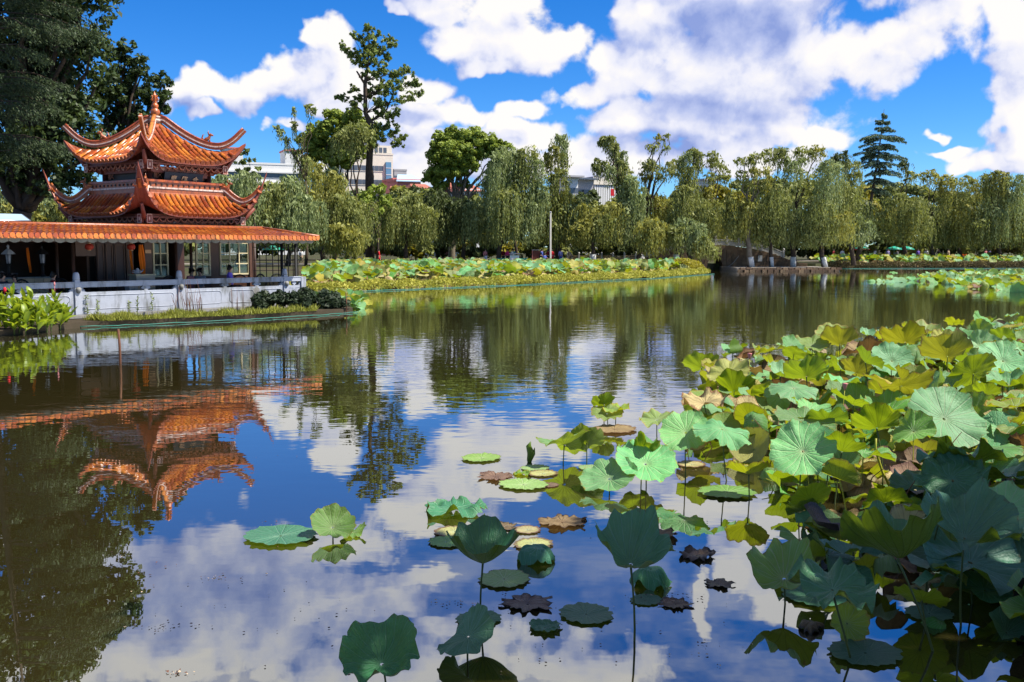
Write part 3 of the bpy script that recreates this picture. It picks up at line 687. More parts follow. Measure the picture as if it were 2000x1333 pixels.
def window(pa_, pb_, z0, z1, nx, nz, glass=True):
    k0, k1 = gk(pa_, IM), gk(pb_, IM); fr = MB(); wd = k1 - k0
    for k in (k0, k1): fr.box(GV(k, IM + .04, (z0 + z1) / 2), (.06, .08, z1 - z0 + .06), GR)
    for z in (z0, z1): fr.box(GV((k0 + k1) / 2, IM + .042, z), (wd - .06, .076, .06), GR)
    for i in range(1, nx): fr.box(GV(k0 + wd * i / nx, IM + .05, (z0 + z1) / 2), (.04, .05, z1 - z0 - .06), GR)
    for j in range(1, nz): fr.box(GV((k0 + k1) / 2, IM + .053, z0 + (z1 - z0) * j / nz), (wd - .06, .04, .04), GR)
    o = fr.build('window', M['cream'], gal)
    if glass:
        for i in range(nx):
            for j in range(nz):
                g_ = MB(); g_.box(GV(k0 + wd * (i + .5) / nx, IM + .03, z0 + (z1 - z0) * (j + .5) / nz), (wd / nx - .04, .008, (z1 - z0) / nz - .04), GR); link('pane', g_.mesh('pane', M['glass']), o)
window(301, 328, 1.42, 2.72, 2, 3); window(384.5, 410, 1.42, 2.72, 2, 3); window(431, 485, 1.45, 2.70, 3, 3)
# dark rooms behind
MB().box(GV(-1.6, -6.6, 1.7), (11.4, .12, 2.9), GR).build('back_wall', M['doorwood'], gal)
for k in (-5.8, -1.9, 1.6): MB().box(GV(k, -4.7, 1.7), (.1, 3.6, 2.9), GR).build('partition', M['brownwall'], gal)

# balustrade
bal = empty('balustrade', GV(0, 0, FZ - .1)); tag(bal, 'white plastered balustrade with capped posts and slot openings on the bank', 'balustrade')
BZ = .30
def bb(name, k, m, z, s, mat='railwhite'): mb = MB(); mb.box(GV(k, m, z), s, GR); return mb.build(name, M[mat], bal)
posts = [-7.5, -3.72, 0., 4.54, 5.37]
for i, k in enumerate(posts):
    mb = MB(); hgt = 1.50 if i < 4 else 1.34
    mb.box(GV(k, 0, (BZ + 1.36) / 2), (.22, .24, 1.36 - BZ), GR)
    if i < 4:
        mb.box(GV(k, 0, 1.40), (.17, .17, .08), GR); mb.lathe([(.10, 1.44), (.115, 1.48), (.10, 1.60), (.085, 1.66), (.05, 1.69)], GV(k, 0, 0), 12)
    mb.build('post', M['railwhite'], bal)
    if i < 4:
        dr = MB(); dr.lathe([(.01, 1.0), (.06, 1.02), (.09, 1.10), (.09, 1.16), (.05, 1.20)], GV(k, .13, 0), 10); dr.build('drum_boss', M['concrete'], bal)
for a, b_ in zip(posts[:-1], posts[1:]):
    a2, b2 = a + .11, b_ - .11; L = b2 - a2; mid = (a2 + b2) / 2
    mb = MB(); mb.box(GV(mid, 0, 1.27), (L, .20, .16), GR); mb.box(GV(mid, 0, 1.36), (L, .24, .03), GR); mb.build('top_rail', M['railwhite'], bal)
    short = L < 1.2
    pn = MB(); pn.box(GV(mid, -.01, (BZ + 1.03) / 2), (L, .14, 1.03 - BZ), GR)
    cz = [0, 1] if short else [0, 1]
    for e_, sgx in ((a2, 1), (b2, -1)):   # shaped ends of the slot
        poly = [(0, 0), (.02, 0), (.16, 0), (.10, .03), (.13, .08), (.06, .10), (.10, .15), (.0, .16)]
        poly = [(0, 0), (.20, 0), (.13, .035), (.15, .075), (.08, .10), (.10, .15), (0, .16)]
        pp = [(e_ + sgx * u * (.5 if short else 1), 1.03 + v) for u, v in poly]
        if sgx < 0: pp = pp[::-1]
        pn.prism(pp, lambda u, v: GV(u, .05, v), lambda u, v: GV(u, -.07, v))
    pn.build('panel', M['railwhite'], bal)
    if a == 0.: offs = (1.72, 3.12)
    elif short: offs = (L / 2,)
    elif a == -3.72: offs = (2.3,)
    else: offs = (1.9,)
    for of in offs:                        # cloud shaped supports under the rail
        sp = MB(); c = a2 + of; q = .55 if short else 1.
        poly = [(c + u * q, 1.03 + v) for u, v in ((-.06, 0), (.06, 0), (.07, .04), (.15, .06), (.17, .10), (.14, .14), (.06, .16), (-.06, .16), (-.14, .14), (-.17, .10), (-.15, .06), (-.07, .04))]
        sp.prism(poly, lambda u, v: GV(u, .06, v), lambda u, v: GV(u, -.06, v)); sp.build('rail_support', M['railwhite'], bal)
    if not short:
        secs = [(a2 + .15, b2 - .15)] if a < -3 else ([(a2 + .10, a2 + 1.55), (a2 + 1.9, a2 + 2.95), (a2 + 3.3, b2 - .08)] if a == 0. else [(a2 + .12, b2 - .12)])
        for (p0, p1) in secs:              # raised border of each panel, rounded corners
            z0, z1, rr = .46, .92, .12; pts = []
            for (cx, cz_, a0) in ((p1 - rr, z1 - rr, 0), (p0 + rr, z1 - rr, 90), (p0 + rr, z0 + rr, 180), (p1 - rr, z0 + rr, 270)):
                for t in range(4): an = R(a0 + 30 * t); pts.append(GV(cx + rr * math.cos(an), .062, cz_ + rr * math.sin(an)))
            pts.append(pts[0]); mb = MB(); mb.tube(pts, .016, 4, 0, True, False); mb.build('panel_border', M['railwhite'], bal)
    else:
        for s_ in (-.26, .26):
            mb = MB(); pts = [GV(mid + s_ + u * .19, .062, .66 + v * .28) for u, v in ((-1, -1), (1, -1), (1, 1), (-1, 1), (-1, -1))]; mb.tube(pts, .012, 4, 0, False, False); mb.build('panel_border', M['railwhite'], bal)
# broken patch of bare masonry beside the shaped support
rp = random.Random(3); bp_ = []
for i in range(12):
    th = 2 * math.pi * i / 12; bp_.append((3.20 + .16 * math.cos(th) * rp.uniform(.7, 1.2), .84 + .20 * math.sin(th) * rp.uniform(.7, 1.2)))
mb = MB(); mb.prism(bp_, lambda u, v: GV(u, .066, v), lambda u, v: GV(u, .05, v)); mb.build('bare_patch', M['concrete'], bal)
for i, (k, z, wdt) in enumerate(((1.2, .46, 1.5), (2.6, .42, .7), (3.0, .50, .5), (-1.4, .36, 1.2))):
    mb = MB(); mb.tube([GV(k - wdt / 2 + wdt * t / 7, .061, z + rp.uniform(-.012, .012)) for t in range(8)], .006, 4, 0, False); mb.build('crack', M['concrete'], bal)

# ------------------------------------------------------------------ things inside the gallery
def gthing(name, k, m, z, label, cat, group=None): o = empty(name, GV(k, m, z), GA); return tag(o, label, cat, group)
def part(name, mb, mat, parent): return link(name, mb.mesh(name, [M[x] for x in mat] if isinstance(mat, tuple) else M[mat]), parent)
# tan tiled wall with two lanterns, far end of the gallery
tw = empty('stone_wall', GV(gk(45, -2.2), -2.2, FZ), GA); tag(tw, 'low tan tiled wall behind the seated tea drinkers', 'wall')
wl = gk(100, -2.2) - gk(-60, -2.2); wx0 = gk(-60, -2.2) - gk(45, -2.2)
mb = MB(); mb.box((wx0 + wl / 2, .03, .53), (wl, .26, 1.06)); part('core', mb, 'concrete', tw)
ncol = 9
for j in range(3):
    for i in range(ncol + (j % 2)):
        x0 = wx0 + wl * (i - .5 * (j % 2)) / ncol; x1 = x0 + wl / ncol - .012; x0, x1 = max(x0, wx0), min(x1, wx0 + wl)
        if x1 - x0 < .05: continue
        mb = MB(); mb.box(((x0 + x1) / 2, -.112, .175 + j * .355), (x1 - x0, .03, .343)); part('stone_tile', mb, 'tan', tw)
mb = MB(); mb.box((wx0 + wl / 2, .0, 1.085), (wl + .06, .36, .05)); part('coping', mb, 'concrete', tw)
for px, lb, mt in ((20, 'black post lantern with pale cap on the tan wall, farther from the pavilion', 'railwhite'), (86, 'black post lantern with dark cap at the tan wall end nearest the pavilion', 'black')):
    l_ = gthing('lantern', gk(px, -2.2), -2.2, 1.50, lb, 'lantern', 'lanterns on the tan wall')
    mb = MB(); mb.lathe([(.10, 0), (.10, .06), (.05, .09), (.05, .42), (.09, .46)], (0, 0, 0), 10); part('stem', mb, 'black', l_)
    mb = MB()
    for t in range(6):
        th = t * math.pi / 3; mb.tube([(.085 * math.cos(th), .085 * math.sin(th), .46), (.115 * math.cos(th), .115 * math.sin(th), .78)], .012, 4)
    mb.lathe([(.10, .45), (.10, .47)], (0, 0, 0), 6); part('cage', mb, 'black', l_)
    mb = MB(); mb.lathe([(.07, .47), (.095, .77)], (0, 0, 0), 6); part('pane', mb, 'railwhite', l_)
    mb = MB(); mb.lathe([(.24, .78), (.22, .81), (.10, .92), (.035, .96), (.03, 1.02), (.05, 1.05), (.01, 1.10)], (0, 0, 0), 6, 0, False); part('cap', mb, mt, l_)
# beige counter with pot
ct = gthing('counter', gk(279, -1.0), -1.0, FZ, 'beige octagonal counter behind the balustrade with a white pot on it', 'counter')
mb = MB(); hx = (gk(297, -1.0) - gk(261, -1.0)) / 2; poly = [(-hx, .25), (-hx * .7, 0), (hx * .7, 0), (hx, .25), (hx, 1.12), (-hx, 1.12)]
mb.prism(poly, lambda u, v: (u, -.25, v), lambda u, v: (u, .25, v)); part('body', mb, 'beige', ct)
mb = MB(); mb.box((0, 0, 1.14), (hx * 2 + .06, .56, .04)); part('top', mb, 'cream', ct)
pt = gthing('tea_pot', gk(270, -1.0), -1.0, FZ + 1.16, 'white pot standing on the beige counter', 'pot')
mb = MB(); mb.lathe([(.06, 0), (.11, .03), (.13, .09), (.10, .15), (.05, .17), (.055, .19), (.02, .22)], (0, 0, 0), 12); mb.tube([(.11, 0, .07), (.19, 0, .11), (.22, 0, .17)], [.03, .02, .014], 6); part('body', mb, 'railwhite', pt)
mb = MB(); mb.tube([(-.11, 0, .14), (-.19, 0, .13), (-.20, 0, .07), (-.12, 0, .05)], .012, 5); part('handle', mb, 'railwhite', pt)
bn = gthing('folding_stand', gk(257, -.6), -.6, FZ, 'white tapered bin with dark lid beside the beige counter', 'bin')
mb = MB(); mb.box((0, 0, .62), (.26, .26, .5), None, 0, 1.35); part('body', mb, 'railwhite', bn); mb = MB(); mb.box((0, 0, .90), (.42, .40, .05)); part('lid', mb, 'black', bn)
mb = MB()
for sx in (-.1, .1):
    for sy in (-.1, .1): mb.tube([(sx, sy, 0), (sx, sy, .38)], .015, 5)
part('base', mb, 'black', bn)
# hanging cloth strips and red lanterns
for px, wd_, z0, z1, lb in ((279, .12, 1.42, 2.62, 'orange cloth banner gathered at the hem, beside the cream window'), (257.5, .05, 1.55, 2.62, 'narrow orange cloth strip beside the brown doors'), (58, .05, 1.65, 2.5, 'orange cloth strip above the tan wall')):
    k = gk(px, IM + .25); o = gthing('cloth_banner', k, IM + .25, z0, lb, 'banner', 'orange cloth strips'); mb = MB(); n = 9; vs = []
    for j in range(9):
        t = j / 8
        for i in range(n):
            u = i / (n - 1) - .5; vs.append((u * wd_ * 2 * (.55 + .5 * math.sin(math.pi * (1 - t) * .9 + .2)) + .06 * (1 - t), .03 * math.sin(u * 14 + t * 2), t * (z1 - z0)))
    mb.add(vs, [(j * n + i, j * n + i + 1, (j + 1) * n + i + 1, (j + 1) * n + i) for j in range(8) for i in range(n - 1)], 0, True)
    part('cloth', mb, 'orange', o); mb = MB(); mb.tube([(-wd_, 0, z1 - z0), (wd_, 0, z1 - z0)], .015, 5); part('rod', mb, 'darkwood', o)
for px, lb in ((259.5, 'round red paper lantern under the eave beside the cream window'), (178, 'dim red lantern under the eave near the brown doors')):
    o = gthing('red_lantern', gk(px, -.9), -.9, 2.42, lb, 'lantern', 'red lanterns under the eave'); mb = MB(); mb.lathe([(.05, 0), (.12, .03), (.15, .11), (.12, .19), (.05, .22)], (0, 0, 0), 12); part('shade', mb, 'redlantern', o)
    mb = MB(); mb.lathe([(.06, -.02), (.06, .01)], (0, 0, 0), 8); mb.lathe([(.06, .21), (.06, .24)], (0, 0, 0), 8); mb.tube([(0, 0, .22), (0, 0, .40)], .006, 4); part('fittings', mb, 'gold', o)
o = gthing('notice_plate', gk(292, IM + .07), IM + .07, 2.36, 'small yellow notice plate on the brown wall', 'sign'); mb = MB(); mb.box((0, 0, 0), (.24, .02, .13)); part('plate', mb, 'gold', o)
# rattan armchairs
def chair(k, m, rz, label):
    o = empty('rattan_chair', GV(k, m, FZ), GA + rz); tag(o, label, 'chair', 'rattan chairs along the rail')
    mb = MB(); mb.box((0, 0, .42), (.52, .50, .06)); part('seat', mb, 'black', o)
    mb = MB(); pts = [(-.30, .22, .42)] + [(.32 * math.cos(a), .26, .72 + .34 * math.sin(a)) for a in [math.pi - math.pi * t / 10 for t in range(11)]] + [(.30, .22, .42)]
    mb.tube(pts, .03, 6); part('back_frame', mb, 'black', o)
    mb = MB()
    for t in range(-5, 6):
        x = t * .055; h = .72 + math.sqrt(max(0, .32 ** 2 - x * x)); mb.tube([(x, .25, .46), (x, .255, h)], .007, 4, 0, False, False)
    for j in range(9):
        z = .5 + j * .062; xw = .30 if z < .72 else math.sqrt(max(0, .32 ** 2 - (z - .72) ** 2)); mb.tube([(-xw, .252, z), (xw, .252, z)], .007, 4, 0, False, False)
    part('back_weave', mb, 'black', o)
    for sx in (-.24, .24):
        for sy in (-.22, .22): mb = MB(); mb.tube([(sx, sy, 0), (sx, sy, .40)], .02, 6); part('leg', mb, 'black', o)
for px, m, rz, lb in ((52, -.55, .15, 'black rattan chair with woven round back in front of the tan wall'), (474, -.62, -.2, 'black rattan chair beside the person in purple'), (520, -.9, .3, 'black rattan chair behind the lattice, nearer the purple shirt'), (548, -.9, -.1, 'black rattan chair behind the lattice by the white end post'), (340, -1.2, .2, 'black rattan chair behind the middle white post'), (120, -.8, -.3, 'black rattan chair beside the person in the red shirt')):
    chair(gk(px, m), m, rz, lb)
# glass canopy at the far end of the roof
cp = empty('glass_canopy', GV(gk(30, -4), -4, 3.05)); tag(cp, 'pale glass canopy above the gallery roof under the big tree', 'canopy')
mb = MB(); mb.add([GV(gk(-40, -3), -3, 3.42), GV(gk(66, -3), -3, 3.44), GV(gk(50, -6), -6, 3.75), GV(gk(-40, -6), -6, 3.75)], [(0, 1, 2, 3)]); mb.build('pane', M['bblue'], cp)
mb = MB(); mb.tube([GV(gk(-40, -3), -3, 3.40), GV(gk(66, -3), -3, 3.42), GV(gk(50, -6), -6, 3.73)], .03, 5); mb.tube([GV(gk(15, -3), -3, 3.2), GV(gk(15, -3), -3, 3.42)], .03, 5); mb.tube([GV(gk(60, -3.2), -3.2, 3.1), GV(gk(60, -3.2), -3.2, 3.42)], .03, 5); mb.build('canopy_frame', M['steel'], cp)

# ------------------------------------------------------------------ trees
def nrm(rs, n): return rs.normal(size=(n, 3)).astype(np.float32)
def strands(rs, c, r, hang, count, step, lw, out, sq=.75, zmin=0.):
    """hanging leafy shoots from a domed head: returns leaf centres, half axes, tints"""
    th = rs.uniform(0, 2 * np.pi, count); ph = np.arccos(rs.uniform(.05, 1, count)); rr = r * rs.uniform(.55, 1.02, count)
    rad = np.stack([np.sin(ph) * np.cos(th), np.sin(ph) * np.sin(th), np.zeros(count)], 1)
    st = np.array(c) + rad * rr[:, None]; st[:, 2] += np.cos(ph) * rr * sq
    L = hang * (rs.uniform(.35, 1.0, count) ** .8); m = int(max(3, hang / step)); Cs = []; As = []; Bs = []; T = []
    drift = nrm(rs, count) * .10; base = rs.uniform(0, 1, count).astype(np.float64); sway = rs.uniform(0, 6.28, count)
    for j in range(m):
        s = (j + rs.uniform(0, 1, count)) / m; keep = s * hang < L
        if not keep.any(): continue
        d = s * hang
        p = st + rad * (out * r * (1 - np.exp(-d[:, None] / (.35 * r + .1)))) + drift * d[:, None] * .5
        p[:, 2] += .12 * r * np.minimum(d, .5) - d
        p[:, 0] += .06 * np.sin(sway + d * 1.3)
        keep &= p[:, 2] > zmin + base * 1.3
        if not keep.any(): continue
        p = p[keep] + nrm(rs, keep.sum()) * step * .22; k = len(p)
        ax = np.array([0, 0, -1.]) + nrm(rs, k) * .25 + rad[keep] * (.5 * np.exp(-d[keep, None] / (.4 * r)))
        ax = unit(ax); sd = unit(np.cross(ax, nrm(rs, k)))
        ln = step * rs.uniform(.55, .85, k)
        Cs.append(p); As.append(ax * ln[:, None]); Bs.append(sd * (lw * rs.uniform(.6, 1.2, k))[:, None]); T.append(np.clip(base[keep] * .7 + rs.uniform(-.15, .45, k), 0, 1))
    return Cs, As, Bs, T
def clump(rs, c, rad, n, size, sub=9, flat=.8, elong=1.7, loose=0.):
    """leafy mass: leaves gathered in tufts on the outside of a lobe"""
    k = sub; d = unit(nrm(rs, k)); d[:, 2] = np.where(d[:, 2] < -.35, -d[:, 2], d[:, 2])
    tc_ = np.array(c) + d * rad * rs.uniform(.45 - .3 * loose, .85 + .35 * loose, (k, 1)) * np.array([1, 1, flat]); tr = rad * rs.uniform(.28, .5, k) * (1 - .35 * loose)
    idx = rs.integers(0, k, n); dd = unit(nrm(rs, n)); rr = tr[idx] * rs.uniform(.45, 1.05, n) ** .6
    p = tc_[idx] + dd * rr[:, None] * np.array([1, 1, flat])
    nn = unit(dd + nrm(rs, n) * .55 + np.array([0, 0, .35])); ax = unit(np.cross(nn, nrm(rs, n))); sd = np.cross(nn, ax); s = size * rs.uniform(.6, 1.25, n)
    base = rs.uniform(0, 1, k)[idx]
    return p, ax * (s * elong * .5)[:, None], sd * (s * .5)[:, None], np.clip(base * .5 + rs.uniform(0, .55, n), 0, 1)
class Tree:
    def __init__(s, name, base, label, cat='tree', group=None):
        s.root = empty(name, base); tag(s.root, label, cat, group); s.C = []; s.A = []; s.B = []; s.T = []; s.I = []; s.wood = MB(); s.base = Vector(base)
    def addl(s, p, a, b, t, mi=0): s.C.append(p); s.A.append(a); s.B.append(b); s.T.append(t); s.I.append(np.full(len(p), mi))
    def finish(s, mats, bark, lime=None):
        if s.C:
            Cn, A, B, T, I = map(np.concatenate, (s.C, s.A, s.B, s.T, s.I))
            Cn = Cn - np.array(s.base); V, F = leaf_quads(Cn, A, B)
            link('crown', np_mesh('crown', V, F, mats, np.repeat(T, 4), I), s.root)
        if s.wood.v:
            s.wood.build('trunk', bark, s.root)
        if lime is not None: lime.build('limewash', M['limewash'], s.root)
        return s.root
def limb(mb, a, b, r0, r1, sag=.0, rs=None, n=6, wig=.06):
    a, b = Vector(a), Vector(b); L = (b - a).length; pts = []; rad = []
    off = Vector((0, 0, 0))
    for i in range(n + 1):
        t = i / n; p = a.lerp(b, t) + Vector((0, 0, sag * math.sin(math.pi * t) * L))
        if rs is not None and 0 < i < n: p += Vector(rs.normal(size=3) * wig * L * .35)
        pts.append(p); rad.append(r0 + (r1 - r0) * t ** .8)
    mb.tube(pts, rad, 6)
GROUND = .72
def willow(label, Y, bx, lobes, seed, mats=('willow1', 'willow2', 'willow3'), wts=(.55, .3, .15), dens=3.0, trunk_top=None, tr=.26, lime=False, bark='bark', ypx=None, step=.26, lw=.055, limbs=True, inner=True, zspread=.35, group='willows along the far shore', name='willow', bz=None, zmin=2.3):
    rs = np.random.default_rng(seed); b = W(bx, 500, Y); b.z = GROUND if bz is None else bz
    T = Tree(name, b, label, 'tree', group); px2m = Y / FPX
    cx = sum(l[0] for l in lobes) / len(lobes); tops = [W(l[0], l[1], Y) for l in lobes]
    fork = W(bx + (cx - bx) * .35, 0, Y); fork.z = b.z + (max(t.z for t in tops) - b.z) * .38 if trunk_top is None else trunk_top
    if limbs:
        limb(T.wood, b - Vector((0, 0, .3)), fork, tr * 1.25, tr * .8, 0, rs, 6, .05)
    for l in lobes:
        px, py, r, h = l[:4]; dn = l[4] if len(l) > 4 else 1.
        airy = seed in (28, 29, 30, 22, 24, 33, 34, 35) and py < 355
        if airy: h *= .55; dn *= .62
        rm = r * px2m; hm = h * px2m; dy = rs.uniform(-1, 1) * rm * zspread * 3; c = W(px, py, Y + dy) - Vector((0, 0, rm * .45))
        if limbs: limb(T.wood, fork, c, tr * .5, tr * .12, .10, rs, 7, .08)
        mi = rs.choice(len(mats), p=wts)
        cnt = int(r * dens * dn * 1.25)
        heads = [(c, rm * .62, hm, .30)]; nh = 6 if rm > .9 else 3
        for q in range(nh):
            th = rs.uniform(0, 6.28); e = rs.uniform(.5, 1.0); dz = rs.uniform(-.75, .62)
            heads.append((c + Vector((math.cos(th) * e * rm * .85, math.sin(th) * e * rm * .85, dz * rm)), rm * rs.uniform(.28, .48), hm * rs.uniform(.45, 1.0), .70 / nh))
        packs = [strands(rs, hc_, hr_, hh_, max(6, int(cnt * hf_ * 1.15)), step, lw, .42, .75, zmin) for hc_, hr_, hh_, hf_ in heads]
        packs.append(strands(rs, c + Vector((0, 0, rm * .35)), rm * .35, min(hm * .6, rm * 2.2), max(5, int(cnt * .14)), step, lw, 3.2, 1.2, zmin))
        for hc_, hr_, hh_, hf_ in heads[1:]:
            p, a_, b_, t_ = clump(rs, hc_, hr_ * .9, int(r * 1.6 * dn), .24, 5, .7, 2.2); T.addl(p, a_, b_, t_, mi)
        for p, a_, b_, t_ in [x for pk in packs for x in zip(*pk)]:
            mk = np.where(rs.uniform(size=len(p)) < .82, mi, rs.choice(len(mats), p=wts)); T.addl(p, a_, b_, t_, 0); T.I[-1] = mk
        p, a_, b_, t_ = clump(rs, c, rm * .95, int(r * 3 * dn), .26, 7, .7, 2.2); T.addl(p, a_, b_, t_, mi)
        if inner and h > 50 and c.z - hm * .4 > 5.0:
            p, a_, b_, t_ = clump(rs, tuple(c + Vector((0, rm * .4, -hm * .4))), max(rm * .9, hm * .28), int(r * 1.8 * dn), .30, 8, 1.2, 2.6); T.addl(p, a_, b_, t_, mi)
    lm = None
    if lime:
        lm = MB(); dv = (fork - b).normalized(); lm.tube([b, b + dv * 1.15], [tr * 1.33, tr * 1.27], 9)
    return T.finish([M[m] for m in mats], M[bark], lm)
def broad(label, Y, bx, lobes, seed, mat='broad1', size=.30, dens=26., tr=.35, fork_z=None, name='broadleaf_tree', group=None, bark='bark', zs=.6, bz=None, ybase=500, sub=10, limbs=True, flat=.85, cat='tree'):
    rs = np.random.default_rng(seed); b = W(bx, ybase, Y); b.z = GROUND if bz is None else bz
    T = Tree(name, b, label, cat, group); px2m = Y / FPX
    tops = [W(l[0], l[1], Y) for l in lobes]; cx = sum(l[0] for l in lobes) / len(lobes)
    fork = W(bx + (cx - bx) * .3, 0, Y); fork.z = fork_z if fork_z is not None else b.z + (sum(t.z for t in tops) / len(tops) - b.z) * .45
    if limbs: limb(T.wood, b - Vector((0, 0, .3)), fork, tr * 1.2, tr * .85, 0, rs, 6, .03)
    for l in lobes:
        px, py, r = l[:3]; dn = l[3] if len(l) > 3 else 1.
        rm = r * px2m; c = W(px, py, Y + rs.uniform(-1, 1) * rm * zs)
        if limbs: limb(T.wood, fork, c, tr * .5, tr * .10, .06, rs, 7, .07)
        n = int(dens * dn * (rm / size) ** 2)
        p, a_, b_, t_ = clump(rs, c, rm * 1.05, n, size, sub, flat, 1.8, .75); T.addl(p, a_, b_, t_, 0)
    return T.finish([M[mat]], M[bark])

# willows of the far shore, one by one: heads given as (column, row, radius, hang)
willow('pale green willow behind the pavilion, seen under the big dark tree', 72, 60, [(20, 350, 42, 95), (85, 365, 42, 90), (135, 395, 30, 60), (50, 400, 40, 60)], 11, ('willow2', 'willow3'), (.6, .4), 4.2, step=.24, lw=.05, bz=.5)
willow('pale bushy willow just behind the upturned pavilion eave', 98, 462, [(436, 352, 36, 140), (475, 345, 38, 160), (420, 400, 38, 110), (455, 415, 42, 100), (500, 385, 36, 130)], 12, ('willow2', 'willow1'), (.7, .3), 5., step=.27, lw=.06)
willow('pale willow with pinkish dry patch above the end of the gallery roof', 100, 560, [(535, 372, 40, 140), (570, 400, 42, 120), (520, 425, 40, 80), (595, 385, 34, 130), (560, 350, 28, 100)], 13, ('willow2', 'willow1'), (.65, .35), 5., step=.27, lw=.06)
willow('weeping willow below the broad tree, streaming past the gallery roof end', 106, 628, [(612, 318, 28, 170), (645, 350, 36, 150), (672, 385, 34, 120), (625, 400, 36, 110), (700, 400, 30, 110)], 14, ('willow1', 'willow2', 'willow3'), (.5, .3, .2), 4.6)
willow('low olive willow weeping over the lotus bed beside the red dress', 104, 672, [(655, 455, 26, 55), (690, 450, 30, 60), (672, 440, 30, 60)], 15, ('willow1', 'willow3'), (.7, .3), 5., zmin=1.1)
willow('dark willow clump between the tall tree and the round tree', 114, 790, [(765, 400, 32, 110), (795, 385, 30, 125), (828, 405, 30, 105), (748, 432, 28, 80), (810, 440, 36, 70)], 16, ('willow2', 'willow1'), (.65, .35), 4.6)
willow('deep green willow curtain under the round tree', 117, 905, [(856, 378, 34, 115), (900, 392, 36, 110), (935, 400, 34, 105), (880, 420, 34, 85), (955, 420, 30, 85)], 17, ('willowdark', 'willow2'), (.8, .2), 5., bark='bark')
willow('tall willow with long hanging strands beside the round tree', 113, 972, [(975, 295, 24, 150), (1002, 296, 28, 170), (1030, 290, 24, 130), (1048, 312, 14, 110), (985, 372, 34, 125), (1022, 385, 34, 115), (1050, 355, 20, 90), (960, 340, 24, 130)], 18, ('willow2', 'willow1'), (.6, .4), 4.4)
willow('slender willow whose top tuft stands alone behind the lamp post', 116, 1090, [(1094, 268, 17, 50, 1.2), (1082, 285, 10, 40), (1072, 303, 12, 55), (1101, 300, 12, 60), (1090, 335, 20, 90), (1064, 375, 28, 115), (1108, 380, 28, 120), (1085, 405, 34, 95), (1130, 405, 32, 95)], 19, ('willow1', 'willow2', 'willow3'), (.45, .35, .2), 4.2)
willow('yellowing willow with a hanging brown branch left of the leaning willow', 112, 1160, [(1150, 405, 30, 95), (1172, 430, 26, 70), (1135, 440, 26, 65), (1195, 400, 26, 90)], 20, ('willow3', 'willow1'), (.7, .3), 4.6, lime=True)
willow('leaning willow whose top arches over to one side', 114, 1256, [(1178, 270, 10, 22, 1.5), (1190, 268, 12, 30, 1.4), (1200, 282, 13, 45, 1.3), (1209, 300, 14, 60, 1.2), (1219, 322, 17, 80), (1229, 346, 20, 100), (1176, 315, 15, 40), (1164, 322, 9, 25), (1190, 325, 12, 45), (1240, 375, 26, 110), (1215, 405, 28, 95)], 21, ('willow1', 'willow2'), (.6, .4), 4.6, tr=.3, lime=True)
willow('ragged willow with a bare forked top branch', 118, 1250, [(1288, 268, 12, 26, .8), (1274, 284, 12, 40), (1304, 262, 8, 26, .6), (1299, 285, 9, 30, .7), (1266, 312, 18, 60), (1262, 335, 16, 60), (1300, 322, 24, 60), (1322, 316, 20, 60), (1285, 385, 36, 115), (1325, 392, 32, 110)], 22, ('willow1', 'willow2', 'willow3'), (.45, .35, .2), 4.2)
willow('willow with a hooked drooping head above the ochre wall', 115, 1352, [(1340, 300, 14, 45), (1353, 292, 14, 40), (1366, 298, 10, 60), (1344, 330, 17, 80), (1340, 365, 24, 95), (1368, 400, 34, 95), (1325, 410, 30, 85)], 23, ('willow1', 'willow2'), (.7, .3), 4.4)
willow('willow with a rounded loose head near the bridge arch', 119, 1400, [(1390, 298, 16, 45), (1402, 315, 18, 60), (1412, 340, 16, 55), (1385, 340, 14, 60), (1375, 365, 18, 60), (1405, 400, 34, 95), (1390, 435, 30, 70)], 24, ('willow1', 'willow3'), (.7, .3), 4.2)
willow('low bright willow weeping onto the lotus bed end by the bridge arch', 108.5, 1322, [(1338, 432, 26, 62), (1318, 445, 20, 62), (1360, 445, 22, 60)], 25, ('willow2', 'willow1'), (.6, .4), 5.4, lime=True, zmin=1.4)
willow('low willow with bright hanging strands over the ochre wall', 109, 1245, [(1272, 428, 26, 85), (1262, 445, 22, 75), (1290, 440, 20, 75)], 26, ('willow2', 'willow3'), (.6, .4), 5.2, zmin=1.4)
willow('small weeping willow right against the bridge arch', 108.6, 1372, [(1372, 468, 18, 50), (1388, 478, 16, 42), (1360, 478, 12, 40)], 27, ('willow3', 'willow1'), (.5, .5), 5.4, zmin=.9)
willow('open willow on the stone landing with limewashed trunk nearest the bridge', 112.5, 1468, [(1456, 308, 18, 40), (1478, 300, 15, 45), (1448, 335, 15, 45), (1488, 330, 24, 70), (1462, 352, 18, 60), (1444, 385, 30, 95), (1485, 400, 38, 90), (1432, 415, 24, 50), (1508, 415, 24, 55)], 28, ('willow1', 'willow3', 'willow2'), (.5, .3, .2), 4., lime=True, bz=.40, tr=.3, bark='barkpale', trunk_top=5.2)
willow('willow with thin limewashed trunk, second from the bridge', 113.5, 1508, [(1508, 294, 20, 60), (1530, 292, 20, 70), (1548, 318, 26, 90), (1520, 368, 36, 110), (1500, 415, 34, 80)], 29, ('willow1', 'willow2'), (.65, .35), 4.2, lime=True, bz=.40, tr=.2)
willow('full willow with dark gaps above the stone landing', 115, 1550, [(1570, 292, 22, 60), (1596, 286, 18, 60), (1580, 338, 32, 100), (1560, 405, 34, 95), (1590, 425, 30, 85)], 30, ('willow1', 'willow2', 'willow3'), (.5, .3, .2), 4.2, lime=True, bz=.40)
